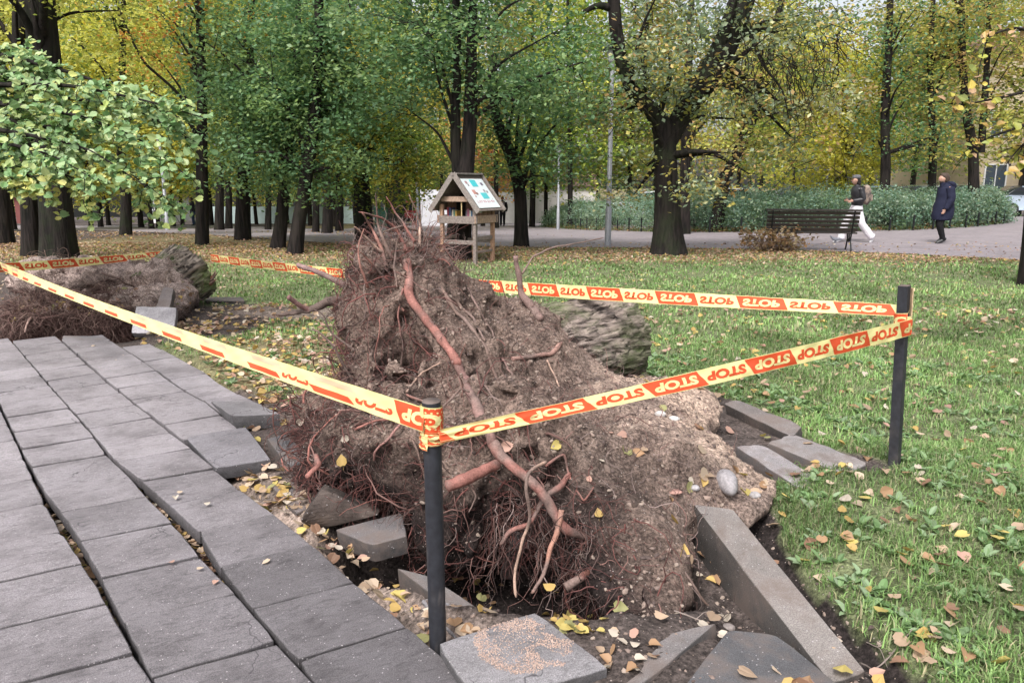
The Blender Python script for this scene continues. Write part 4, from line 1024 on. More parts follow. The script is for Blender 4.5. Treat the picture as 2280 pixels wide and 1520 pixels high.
wrap('crumpled lower loop of tape on the nearest stake', S1b, S1t, at(960, 975, 2.24)[2], .033, 1.15, .05, .1, 2, -.014)
wrap('tape loop round the right stake below its top', S2b, S2t, at(2014, 715, 3.77)[2], .036, 1.2, .08, .3, 3, .02)
# ---------------------------------------------------------------- trees
M_BARK = mat_bark('dark_bark', (.007, .006, .006), (.028, .022, .020), (.02, .028, .010), .15, 14, .12, 2, .05)
M_BARK_MOSS = mat_bark('mossy_bark', (.010, .008, .008), (.026, .021, .019), (.020, .030, .012), .35, 16, .12, 2, .05)
M_LEAF = mat_leaf('leaf', .5, .55, .35); M_LEAFNEAR = mat_leaf('near_leaf', .32, .42, .5)
TEAL = [(.060, .125, .065), (.080, .155, .085), (.046, .10, .052), (.11, .18, .08)]
GRN = [(.075, .13, .035), (.11, .17, .035), (.06, .10, .035), (.17, .20, .04)]
OLV = [(.15, .17, .05), (.20, .20, .06), (.10, .125, .05), (.26, .22, .08), (.20, .15, .07)]
YEL_ = [(.48, .40, .10), (.42, .35, .09), (.34, .33, .09), (.50, .35, .10)]
YG = [(.30, .31, .08), (.22, .27, .07), (.16, .22, .06), (.40, .35, .09)]
ORG = [(.42, .17, .05), (.36, .13, .05), (.45, .24, .06)]
RUS = [(.36, .12, .08), (.30, .10, .07), (.38, .2, .08)]

def trunk_geo(mb, path, sides=16, flare=.35, n=None, seed=0.0, barkamp=.05, col=(1, 1, 1)):
    """path rows x,y,z,r"""
    L = sum(np.linalg.norm(np.array(path[k+1][:3])-np.array(path[k][:3])) for k in range(len(path)-1))
    n = n or int(max(8, min(60, L/.16))); P = resample(path, n)
    t = np.linspace(0, L, n); r = P[:, 3]*(1+flare*np.exp(-t/.28))
    V, F = tubes(P[:, :3], r, sides, (1, .01, 0) if abs(P[-1, 2]-P[0, 2]) > .5*L else None)
    ctr = np.repeat(P[:, :3], sides, 0); d = V-ctr; dn = d/(np.linalg.norm(d, axis=1, keepdims=True)+1e-6)
    b = fbm(np.c_[dn*3.2, ][:, :3]+np.array([0, 0, .6])*V[:, 2:3]+seed, 1, 3)
    root = np.exp(-np.repeat(t, sides)/.25)*.35*flare*np.sin(np.arctan2(d[:, 1], d[:, 0])*4+seed)
    V = ctr+d*(1+b*barkamp*2.5+root)[:, None]
    mb.add(V, F, col); return P
def clumps_in(ells, rng, dens, gapy=.0):
    C = []; E_ = []
    for k, (c, r) in enumerate(ells):
        vol = 4.19*r[0]*r[1]*r[2]; n = max(4, int(vol*dens)); q = rng.normal(0, 1, (n*2, 3)); q /= np.linalg.norm(q, axis=1, keepdims=True)
        q *= (rng.random((n*2, 1))**.45); p = np.array(c)+q*np.array(r)
        keep = fbm(p, .9, 2) > gapy; p = p[keep][:n]; C.append(p); E_ += [k]*len(p)
    return np.concatenate(C), np.array(E_)
def foliage(mb, C, rng, per, cr, leaf, pal, flat=.45, tmpl=LEAF_KITE, tilt=.55, clump_pal=None, hang=.25):
    N = len(C)*per
    p = np.repeat(C, per, 0)+rng.normal(0, 1, (N, 3))*np.array([cr, cr, cr*flat])
    p[:, 2] -= hang*cr*(np.linalg.norm((p-np.repeat(C, per, 0))[:, :2], axis=1)/cr)**1.5*.5
    pal = np.array(pal); ci = rng.integers(0, len(pal), len(C)); li = np.where(rng.random(N) < .7, np.repeat(ci, per), rng.integers(0, len(pal), N))
    col = pal[li]*rng.uniform(.72, 1.28, (N, 1))
    S = leaf*rng.uniform(.7, 1.25, N)
    scatter(mb, tmpl, p, S, rand_rot(N, (0, 0, 1), tilt, rng), col)
def twigs(mb, A, B, rng, r0=.012, r1=.004, n=6, sagz=.1, sides=3, col=(1, 1, 1)):
    A, B = np.asarray(A, float), np.asarray(B, float); t = np.linspace(0, 1, n)[None, :, None]
    P = A[:, None]*(1-t)+B[:, None]*t; L = np.linalg.norm(B-A, axis=1)[:, None, None]
    P = P+(t*(1-t))*4*np.array([0, 0, 1])*L*sagz+rng.normal(0, .03, P.shape)*L*(t > 0)*(t < 1)
    R = np.tile(np.linspace(1, 0, n)*(r0-r1)+r1, (len(A), 1)); V, F = tubes(P, R, sides); mb.add(V, F, col)
def limb_tree(name, label, paths, ells, leafspec, bark=None, group=None, dens=1.6, seed=1, nl=10, flare=.14, origin=None, cat='tree', twr=.010, gapy=-.15, extra_limbs=(), barkamp=.05, sides=16):
    """paths: list of trunk paths (x,y,z,r rows, world); first one starts at the ground"""
    rng = np.random.default_rng(seed); base = np.array(paths[0][0][:3]) if origin is None else np.array(origin)
    t = empty(name, base, label, cat, group)
    tb = MB(); Ps = []
    for k, p in enumerate(paths): Ps.append(trunk_geo(tb, p, sides, flare if k == 0 else 0, seed=seed+k, barkamp=barkamp))
    for p in extra_limbs: trunk_geo(tb, p, 8, 0, seed=seed)
    C, E_ = clumps_in(ells, rng, dens, gapy)
    allp = np.concatenate([P for P in Ps])
    hi = allp[allp[:, 2] > base[2]+.30*(allp[:, 2].max()-base[2])]
    idx = rng.choice(len(C), min(nl, len(C)), replace=False); limbs = []
    for i in idx:
        d = np.linalg.norm((hi[:, :3]-C[i])*np.array([1, 1, .6])+np.array([0, 0, .8]), axis=1); a = hi[np.argmin(d)]
        m = (a[:3]+C[i])/2+np.array([0, 0, .12*np.linalg.norm(C[i]-a[:3])])+rng.normal(0, .1, 3)
        path = [(*a[:3], a[3]*.38), (*m, a[3]*.22), (*C[i], .012)]
        limbs.append(trunk_geo(tb, path, 7, 0, n=12, seed=i))
    L = np.concatenate(limbs) if limbs else hi; L = np.concatenate([L, hi])
    A = np.array([L[np.argmin(np.linalg.norm(L[:, :3]-c, axis=1)+rng.random(len(L))*.3)][:3] for c in C])
    twigs(tb, A, C, rng, twr, .003)
    tb.build('trunk', bark or M_BARK, t)
    cb = MB()
    for fr, kw in leafspec:
        k = rng.random(len(C)) < fr if fr < 1 else np.ones(len(C), bool)
        foliage(cb, C[k], rng, **kw)
    cb.build('crown', M_LEAF, t)
    return t
def tp(pts):   # trunk path from pixels: (px, py, Y, width_px); the first point is put on the ground
    out = []
    for k, (px, py, Y, w) in enumerate(pts):
        q = at(px, py, Y); d = Y*math.cos(PITCH)+(CAMZ-q[2])*math.sin(PITCH)
        if k == 0: q[2] = float(drop(q[0], q[1]))-.06
        out.append((*q, w/2/FPX*d))
    return out
def E(px, py, Y, rx, ry, rz): return (at(px, py, Y), (rx, ry, rz))
LS = lambda pal, leaf=.085, per=70, cr=.34, **k: dict(per=int(per*1.25), cr=cr, leaf=leaf*1.3, pal=[(min(.66, c[0]*2.25), min(.66, c[1]*2.0), min(.4, c[2]*1.9)) for c in pal], **k)

# -- trees one can tell apart (pixel positions give the direction, Y the real distance)
GT = 'park trees near the path'
limb_tree('linden_tree', 'stout mossy trunk in the left foreground of the trees, pale scar on its side', [tp([(132, 575, 15.4, 72), (126, 480, 15.4, 66), (118, 380, 15.4, 62), (105, 200, 15.4, 66), (92, 60, 15.4, 64), (86, -120, 15.4, 56), (80, -330, 15.4, 40)])],
    [E(60, -120, 15.2, 3, 2.2, 1.2), E(200, -200, 15.5, 2.5, 2, 1)], [(1, LS(YG, .08, 50))], M_BARK_MOSS, GT, dens=1.0, seed=31, nl=8)
limb_tree('linden_tree', 'dark trunk standing just left of the stout mossy one', [tp([(70, 568, 15.9, 40), (66, 480, 15.9, 36), (60, 380, 15.9, 34), (45, 150, 15.9, 32), (40, -150, 15.9, 24)])],
    [E(30, -60, 16.5, 2.2, 2, 1.6)], [(1, LS(YEL_, .085, 55))], M_BARK, GT, dens=1.2, seed=32, nl=6)
limb_tree('linden_tree', 'trunk cut by the left edge of the picture, leaning in', [tp([(8, 540, 19.3, 44), (2, 450, 19.3, 36), (-4, 300, 19.3, 34), (-8, 0, 19.3, 28)])],
    [E(-20, 40, 19.5, 2.2, 2, 2)], [(1, LS(YEL_+YG, .09, 60))], M_BARK, GT, dens=1.2, seed=33, nl=6)
limb_tree('maple_tree', 'slim straight dark trunk with a small fork at the tips of the near branch', [tp([(449, 546, 18.8, 28), (450, 430, 18.8, 25), (449, 330, 18.8, 24), (450, 180, 18.8, 21), (446, 60, 18.8, 19), (445, -120, 18.8, 15), (442, -300, 18.8, 10)]), tp([(452, 345, 18.8, 15), (440, 310, 18.7, 13), (425, 275, 18.6, 11), (418, 240, 18.6, 8)])[0:1]+tp([(452, 345, 18.8, 15), (440, 310, 18.7, 13), (425, 275, 18.6, 11), (418, 240, 18.6, 8)])[1:]][0:1],
    [E(380, 40, 19.2, 2.4, 2, 1.2), E(470, -130, 19, 3, 2.4, 1.3), E(300, 150, 19.5, 1.3, 1.3, .6), E(540, 60, 19.6, 1.2, 1.2, 1.0)], [(.75, LS(YG, .085, 55)), (.4, LS(ORG, .085, 40))], M_BARK, GT, dens=1.5, seed=34, nl=14,
    extra_limbs=[[tuple(at(448, 335, 18.8))+(.075,), tuple(at(432, 290, 18.7))+(.06,), tuple(at(420, 262, 18.6))+(.04,), tuple(at(400, 235, 18.5))+(.02,)], [tuple(at(447, 270, 18.8))+(.05,), tuple(at(385, 195, 18.6))+(.035,), tuple(at(318, 140, 18.5))+(.03,), tuple(at(280, 60, 18.5))+(.025,), tuple(at(250, -20, 18.5))+(.015,)]])
limb_tree('linden_tree', 'straight trunk between the slim tree and the leaning pair', [tp([(540, 528, 21.2, 36), (541, 450, 21.2, 32), (545, 350, 21.2, 29), (550, 200, 21.2, 26), (560, -80, 21.2, 20)])],
    [E(545, 250, 21, 1.8, 1.6, 1.7), E(500, 400, 20.6, 1.0, .9, .5), E(600, 400, 20.6, 1.0, .9, .6), E(500, 330, 20.8, 1.2, 1.2, .9), E(580, 120, 21, 2.0, 1.8, 1.7)], [(1, LS(TEAL+GRN[:2], .085, 70))], M_BARK, GT, dens=2.0, seed=35)
limb_tree('linden_tree', 'left tree of the leaning pair, trunk curving up to the right', [tp([(617, 555, 17.8, 34), (626, 500, 17.8, 28), (636, 400, 17.8, 26), (642, 320, 17.8, 24), (655, 240, 17.8, 20), (662, 100, 17.8, 16), (664, -60, 17.8, 12)])],
    [E(640, 330, 17.6, 1.3, 1.3, .8), E(600, 400, 17.4, .8, .8, .5), E(570, 300, 17.6, 1.2, 1, 1.0), E(690, 400, 17.5, .7, .7, .5), E(610, 200, 17.8, 1.6, 1.5, 1.2), E(600, 70, 17.8, 1.8, 1.6, 1.1)], [(1, LS(TEAL, .082, 85))], M_BARK, GT, dens=2.4, seed=36, gapy=-.3)
limb_tree('linden_tree', 'right tree of the leaning pair, dark trunk showing up through its crown', [tp([(656, 567, 16.4, 36), (664, 500, 16.4, 30), (682, 400, 16.4, 28), (696, 300, 16.4, 26), (706, 200, 16.4, 24), (709, 80, 16.4, 22), (712, -80, 16.4, 17)])],
    [E(720, 260, 16.5, 1.5, 1.3, 1.3), E(740, 370, 16.3, .9, .8, .6), E(620, 300, 16.2, 1.0, .9, .9), E(640, 150, 16.8, 1.8, 1.4, 1.5), E(560, 230, 16.8, 1.2, 1.0, 1.2), E(760, 130, 16.8, 1.7, 1.5, 1.6), E(660, 380, 16.6, 1.0, .9, .6)], [(1, LS(TEAL, .082, 85))], M_BARK, GT, dens=2.4, seed=37, gapy=-.3)
limb_tree('linden_tree', 'dark trunk rising directly behind the left side of the root plate', [tp([(812, 532, 20.6, 44), (808, 450, 20.6, 38), (803, 380, 20.6, 32), (795, 280, 20.6, 26), (785, 120, 20.6, 20), (780, -60, 20.6, 14)])],
    [E(830, 330, 20.3, 1.7, 1.6, 1.5), E(800, 420, 19.8, 1.1, .9, .7), E(900, 420, 19.8, 1.0, .9, .6), E(940, 330, 20, 1.2, 1, 1.2), E(770, 200, 20.5, 2.0, 1.7, 1.8), E(860, 120, 20.5, 2.2, 1.7, 1.9), E(880, 400, 20.2, .9, .9, .9), E(740, 380, 20.6, 1.2, 1.2, .9)], [(1, LS(GRN+[(.26, .24, .05)], .08, 80))], M_BARK_MOSS, GT, dens=2.2, seed=38, gapy=-.25)
limb_tree('linden_tree', 'twin stemmed dark tree right behind the little wooden book house', [tp([(1020, 575, 15.3, 58), (1024, 500, 15.3, 54), (1028, 420, 15.3, 54), (1040, 350, 15.3, 34), (1048, 270, 15.3, 30), (1048, 170, 15.3, 26), (1052, 40, 15.3, 20), (1056, -120, 15.3, 13)]),
    tp([(1020, 575, 15.3, 40), (1020, 400, 15.3, 26), (1014, 330, 15.3, 24), (1014, 230, 15.3, 22), (1020, 120, 15.3, 18), (1010, -60, 15.3, 12)])[1:]],
    [E(930, 110, 15.2, 1.9, 1.5, 1.35), E(1080, 60, 15.2, 1.7, 1.5, 1.1), E(1220, 130, 15.2, 1.3, 1.2, 1.4), E(1230, 260, 15.2, 1.1, 1.0, .8), E(1010, -80, 15.4, 3, 2, 1.0), E(1120, 210, 15.0, .8, .8, .6), E(860, 250, 15.6, .9, .9, .6)], [(1, LS(TEAL+[(.12, .19, .11)], .08, 85))], M_BARK, GT, dens=2.4, seed=39, nl=9, gapy=-.3,
    extra_limbs=[[tuple(at(1052, 240, 15.3))+(.06,), tuple(at(1080, 212, 15.2))+(.05,), tuple(at(1115, 206, 15.1))+(.04,), tuple(at(1150, 228, 15.0))+(.03,)]])
limb_tree('linden_tree', 'curved leafy trunk standing free at the path edge right of the book house', [tp([(1161, 553, 18.3, 32), (1160, 480, 18.3, 28), (1158, 420, 18.3, 28), (1140, 350, 18.2, 26), (1112, 290, 18.1, 24), (1098, 230, 18.0, 20), (1100, 120, 18.0, 14)])],
    [E(1170, 330, 18.0, 1.0, .9, 1.2), E(1200, 250, 18.2, 1.2, 1.0, 1.1), E(1120, 180, 18.2, 1.2, 1.1, 1.0), E(1250, 330, 18.2, .9, .8, .9)], [(1, LS(TEAL[:3]+GRN[:1], .08, 85))], M_BARK, GT, dens=2.4, seed=40, gapy=-.2)
BIG = limb_tree('chestnut_tree', 'big forked tree right of the lamp post, two thick limbs splitting above its flared trunk', [tp([(1489, 566, 16.3, 76), (1487, 500, 16.3, 58), (1484, 420, 16.3, 52), (1480, 330, 16.3, 50), (1476, 270, 16.3, 44), (1450, 245, 16.2, 34), (1410, 210, 16.1, 30), (1382, 140, 16.0, 28), (1368, 40, 16.0, 28), (1362, -120, 16.0, 24)]),
    tp([(1485, 400, 16.3, 44), (1484, 320, 16.3, 40), (1520, 250, 16.5, 46), (1578, 170, 16.6, 58), (1620, 90, 16.7, 58), (1655, -10, 16.8, 56), (1690, -150, 16.9, 46)])[1:]],
    [E(1460, 150, 16.0, 1.3, 1.1, .8), E(1530, 200, 15.8, 1.2, 1.0, .55), E(1640, 210, 15.9, .9, .8, .5), E(1410, 330, 16.0, .8, .7, .7), E(1500, 360, 15.6, .9, .6, .5), E(1620, 340, 15.9, 1.0, .8, .7), E(1500, 20, 16.2, 1.6, 1.3, .9), E(1720, 60, 16.5, 1.4, 1.2, .8), E(1760, 330, 16.2, .9, .8, .6), E(1790, 200, 16.4, 1.1, .9, .8), E(1390, 430, 16.2, .5, .5, .3), E(1430, 180, 15.5, 1.0, .7, .6), E(1560, 420, 15.6, .7, .6, .4), E(1340, 250, 16.0, .8, .8, .9)],
    [(.55, LS([(.10, .15, .11), (.15, .2, .14), (.08, .12, .08)], .085, 60)), (.6, LS(OLV+[(.40, .33, .2)], .085, 45))], M_BARK_MOSS, GT, dens=3.4, seed=41, nl=22, gapy=-.2, barkamp=.06,
    extra_limbs=[[tuple(at(1600, 120, 16.7))+(.09,), tuple(at(1680, 60, 16.6))+(.07,), tuple(at(1740, 75, 16.4))+(.04,), tuple(at(1790, 40, 16.3))+(.02,)], [tuple(at(1365, 20, 16.0))+(.08,), tuple(at(1330, 10, 15.9))+(.06,), tuple(at(1300, 28, 15.8))+(.04,)],
     [tuple(at(1650, 20, 16.8))+(.08,), tuple(at(1700, 150, 16.2))+(.03,), tuple(at(1745, 200, 16.1))+(.02,), tuple(at(1760, 290, 16))+(.01,)]])
# hanging bare twigs of the big tree
def bare_twigs():
    rng = np.random.default_rng(4); n = 90; A = np.array([at(rng.uniform(1640, 1880), rng.uniform(40, 190), 16+rng.normal(0, .4)) for _ in range(n)])
    B = A+np.stack([rng.normal(.15, .35, n), rng.normal(0, .3, n), -rng.uniform(.3, 1.3, n)], 1); mb = MB(); twigs(mb, A, B, rng, .012, .004, 8, .12, 4)
    A = np.array([at(rng.uniform(1340, 1900), rng.uniform(-20, 420), 16+rng.normal(0, .6)) for _ in range(160)]); B = A+rng.normal(0, .45, A.shape); twigs(mb, A, B, rng, .010, .003, 6, .1, 3)
    mb.build('bare_twigs', M_BARK, BIG, kind='stuff')
bare_twigs()
GH = 'trees beyond the hedge'
limb_tree('linden_tree', 'slim dark trunk half hidden right behind the big forked tree', [tp([(1528, 440, 24, 24), (1526, 380, 24, 22), (1530, 200, 24, 18), (1540, 0, 24, 14)])], [E(1560, 330, 24, 1.6, 1.3, 1.1), E(1600, 200, 24.5, 2, 1.6, 1.8)], [(1, LS(YG+OLV, .10, 60, .4))], M_BARK, GH, dens=1.3, seed=42)
limb_tree('linden_tree', 'dark trunk leaning right above the hedge, left of the bench', [tp([(1596, 430, 25, 30), (1612, 395, 25, 26), (1650, 330, 25, 24), (1700, 200, 25, 18), (1740, 0, 25, 14)])], [E(1680, 300, 25, 2.2, 1.6, 1.3), E(1740, 140, 25, 2.4, 2, 2.0)], [(1, LS(GRN+OLV, .10, 60, .4))], M_BARK, GH, dens=1.2, seed=43)
limb_tree('linden_tree', 'straight dark trunk rising from the hedge between the two walkers', [tp([(1973, 430, 27, 24), (1972, 380, 27, 22), (1970, 250, 27, 18), (1978, 120, 27, 16), (1985, -60, 27, 12)])], [E(2000, 230, 27, 1.5, 1.5, 2.2), E(1950, 60, 27, 2.2, 1.8, 1.4), E(2040, 320, 27, 1.6, 1.2, 1.0)], [(1, LS(TEAL[:3]+OLV[:2], .10, 55, .4))], M_BARK, GH, dens=1.1, seed=44)
limb_tree('maple_tree', 'golden yellow cone shaped tree beyond the backpack walker', [tp([(1880, 430, 30, 16), (1880, 330, 30, 14), (1880, 100, 30, 8)])], [E(1880, 330, 29, 1.9, 1.5, 1.8), E(1870, 210, 29, 1.7, 1.4, 1.8), E(1850, 110, 29, 1.3, 1.1, 1.2), E(1800, 330, 29.3, 1.4, 1.2, 1.6)], [(1, LS([(.42, .33, .06), (.34, .30, .06), (.26, .26, .06)], .10, 75, .4))], M_BARK, GH, dens=2.4, seed=45, gapy=-.4)
limb_tree('linden_tree', 'thin trunk behind the navy coated walker', [tp([(2080, 420, 28, 18), (2078, 330, 28, 16), (2070, 150, 28, 12), (2080, -40, 28, 9)])], [E(2060, 240, 28, 1.8, 1.6, 2.0), E(2100, 70, 28, 2.2, 1.8, 1.8)], [(1, LS(TEAL[:2]+OLV, .10, 50, .4))], M_BARK, GH, dens=1.2, seed=46)
limb_tree('maple_tree', 'forked dark tree by the beige building, left stem', [tp([(2178, 420, 28, 24), (2168, 340, 28, 21), (2150, 240, 28, 18), (2142, 130, 28, 16), (2140, -60, 28, 11)]), tp([(2178, 420, 28, 20), (2184, 340, 28, 16), (2192, 230, 28, 14), (2200, 100, 28, 11), (2204, -50, 28, 8)])[1:]],
    [E(2080, 120, 28, 2.1, 1.7, 1.4), E(2230, 60, 28, 2.1, 1.7, 1.8), E(2140, 0, 28, 2.3, 1.8, 1.4), E(2240, 250, 28, 1.2, 1.0, 1.0), E(2120, 270, 28, 1.2, 1.0, 1.0)], [(1, LS(OLV+YG, .095, 50, .38))], M_BARK, GH, dens=1.2, seed=47,
    extra_limbs=[[tuple(at(2145, 180, 28))+(.07,), tuple(at(2110, 95, 28))+(.05,), tuple(at(2060, 130, 28))+(.03,), tuple(at(2010, 160, 28))+(.02,)]])
# trunk at the right edge of the lawn
limb_tree('linden_tree', 'dark trunk foot just entering at the right edge of the lawn', [tp([(2302, 640, 11.2, 60), (2306, 500, 11.2, 46), (2320, 200, 11.2, 44), (2330, -200, 11.2, 36)])], [(np.array([10.2, 11.5, 6.6]), (2.6, 2, 1.2))], [(1, LS(YG, .085, 50))], M_BARK, GT, dens=1.0, seed=48)
# trees left of centre, farther
for k, (px, py, Y, w, lab, pal) in enumerate([
    (279, 514, 25, 26, 'mossy trunk standing alone in the leaf covered strip left of centre', YEL_+GRN),
    (880, 505, 29, 40, 'green mossy trunk behind the red vehicle', GRN+TEAL), (728, 510, 27, 24, 'upright trunk in the gap right of the leaning pair', TEAL+YEL_[:1]),
    (487, 501, 33, 20, 'thin trunk just right of the slim forked tree', YEL_+GRN), (508, 498, 36, 16, 'thinnest trunk between two darker ones, left of the path bend', GRN),
    (702, 508, 29, 16, 'thin trunk hidden close behind the leaning pair', GRN+TEAL), (755, 505, 31, 18, 'leaning trunk left of the pale building wall', YG+GRN),
    (596, 500, 34, 14, 'slight trunk far off by the sports court', YG), (1185, 470, 42, 14, 'thin trunk in front of the long white wall', GRN)]):
    d = px+w*.5*(1 if k % 2 else -1)
    limb_tree('linden_tree', lab, [tp([(px, py, Y, w), (px+2, py-70, Y, w*.85), (d, py-200, Y, w*.7), (d+8, py-420, Y, w*.5), (d+10, py-640, Y, w*.3)])],
        [E(px, 330-10*(k % 3), Y, 1.8, 1.6, 1.2), E(px+30*(k % 3-1), 200, Y, 2.5, 2, 2.2), E(px-20, 40, Y, 3.0, 2.4, 2.6)], [(1, LS(pal, .12, 45, .45))], M_BARK_MOSS if k < 2 else M_BARK, 'trees across the path', dens=.9, seed=60+k)

# -- the wood behind: prototypes, copied
def proto(label, pal, H, cb, cr, w, seed, lean=0, leaf=.16, dens=.5):
    rng = np.random.default_rng(seed)
    ells = [((rng.normal(0, .25)*cr, rng.normal(0, .25)*cr, cb+(H-cb)*(.12+.26*i)), (cr*(1, 1, .8, .5)[i], cr*(1, 1, .8, .5)[i], (H-cb)*.24)) for i in range(4)]
    return limb_tree('forest_tree', label, [[(0, 0, -.1, w), (lean*.1, 0, H*.2, w*.85), (lean*.5, 0, H*.5, w*.6), (lean, 0, H, w*.15)]], ells, [(1, dict(per=60, cr=.6, leaf=leaf*1.4, pal=[(min(.66, c[0]*1.9), min(.66, c[1]*1.95), min(.4, c[2]*1.7)) for c in pal]))], M_BARK, 'wood beyond the path', dens=dens, seed=seed, nl=8, sides=10)
PROT = {'yellow': [proto('x', YEL_+YG[:1], 15, 3.2, 3.0, .15, 71), proto('x', YEL_+[(.45, .28, .05)], 13, 2.4, 2.6, .12, 72, .8)],
        'green': [proto('x', GRN+TEAL[:2], 15, 3.4, 3.0, .15, 73), proto('x', YG+GRN, 14, 2.8, 2.8, .13, 74, -.9)],
        'olive': [proto('x', OLV, 14, 3.0, 3.0, .14, 75)], 'rust': [proto('x', RUS+ORG, 9, 2.4, 2.2, .15, 76)]}
USED = set()
def put(kind, i, px, Y, label, rz, s=1.0):
    x = at(px, 480, Y)[0]; z = float(drop(x, Y)); src = PROT[kind][i % len(PROT[kind])]
    if src.name not in USED:
        USED.add(src.name); src.location = (x, Y, z); src.rotation_euler = (0, 0, rz); src.scale = (s, s, s); src['label'] = label; return src
    return copy_thing(src, (x, Y, z), rz, (s, s, s), label)
W = 'wood beyond the path'
SPOTS = [('yellow', 0, -60, 30, 'golden tree at the far left edge, behind the trunks'), ('yellow', 1, 28, 34, 'golden tree seen between the two leftmost trunks'),
 ('yellow', 0, 95, 45, 'golden tree deep behind the stout mossy trunk'), ('yellow', 1, 200, 38, 'first of two close golden trees right of the stout trunk'),
 ('green', 1, 222, 41, 'dark stemmed tree close beside a golden one, right of the stout trunk'), ('green', 0, 240, 48, 'green tree in the gap left of the lone mossy trunk'),
 ('yellow', 0, 312, 40, 'golden tree right of the lone mossy trunk'), ('yellow', 1, 335, 36, 'left one of the leaning trunks by the white lamp post'),
 ('yellow', 1, 350, 38, 'right one of the leaning trunks by the white lamp post'), ('green', 1, 384, 44, 'far tree right of the white lamp post'),
 ('yellow', 0, 405, 52, 'golden tree behind the standing man'), ('green', 0, 470, 50, 'green tree behind the slim forked trunk'),
 ('yellow', 1, 570, 55, 'golden tree over the sports court'), ('green', 1, 640, 58, 'yellowish green tree behind the leaning pair'),
 ('yellow', 0, 690, 48, 'golden tree filling the gap right of the leaning pair'), ('green', 0, 745, 44, 'green tree left of the dark trunk behind the plate'), 
 ('green', 1, 790, 60, 'yellowish tree far behind the root plate top'), ('yellow', 0, 865, 50, 'golden tree over the red vehicle'), ('green', 0, 925, 56, 'green tree behind the thin lamp post'),
 ('green', 1, 985, 50, 'yellowish tree left of the twin stems'), ('rust', 0, 1075, 44, 'rust red tree right of the twin stems'), ('olive', 0, 1105, 38, 'olive tree over the walker in the middle'),
 ('green', 0, 1150, 60, 'green tree behind the free standing curved trunk'), ('olive', 0, 1215, 44, 'olive tree at the left end of the hedge'), ('green', 1, 1270, 36, 'yellowish tree behind the small lamp post'),
 ('green', 0, 1330, 48, 'green tree behind the tall lamp post'), ('olive', 0, 1400, 40, 'olive tree left of the big forked tree'), ('green', 1, 1455, 52, 'yellow green tree directly behind the fork of the big tree'),
 ('olive', 0, 1640, 46, 'olive tree behind the bench'), ('yellow', 0, 1690, 58, 'golden tree far behind the parked cars'), ('green', 1, 1760, 42, 'yellow green tree by the thin lamp post on the right'),
 ('olive', 0, 1930, 48, 'olive tree right of the golden cone shaped tree'), ('green', 0, 2025, 44, 'green tree between the slim trunks on the right'), ('green', 1, 2130, 50, 'yellow green tree left of the beige building'),
 ('olive', 0, 2265, 36, 'olive tree at the right edge before the beige building'), ('yellow', 1, 2340, 42, 'golden tree cut off by the right edge')]
for k, (kd, i, px, Y, lab) in enumerate(SPOTS): put(kd, i, px, Y, lab, k*2.4, .85+.3*((k*7) % 5)/5)

# far mass that closes the view
def far_wood():
    rng = np.random.default_rng(9); mb = MB(); n = 1500
    ang = rng.uniform(-.75, .75, n); Y = rng.uniform(62, 88, n); X = np.tan(ang)*Y; Z = rng.random(n)**.9*20+drop(X, Y)
    keep = (fbm2(X*.12, Z*.12, 1, 2, 4) > np.where(Z-drop(X, Y) > 8, -.08, -.42)) & ((Z-drop(X, Y) > 2.2) | (rng.random(n) < .7)); C = np.stack([X, Y, Z], 1)[keep]
    nn = fbm2(C[:, 0]*.06, C[:, 2]*.1, 1, 2, 8)
    for lo, hi, pal in [(-9, -.12, YEL_[:3]+YG), (-.12, .1, GRN+YG[:2]), (.1, 9, OLV+GRN)]:
        s = (nn+.0+.25*np.clip(C[:, 0]/50, -1, 1) >= lo) & (nn+.25*np.clip(C[:, 0]/50, -1, 1) < hi)
        if s.any(): foliage(mb, C[s], rng, 40, 1.5, .42, pal, .6)
    mb.build('far_wood', M_LEAF, kind='stuff', label='yellow and green mass of the far wood closing the view')
far_wood()

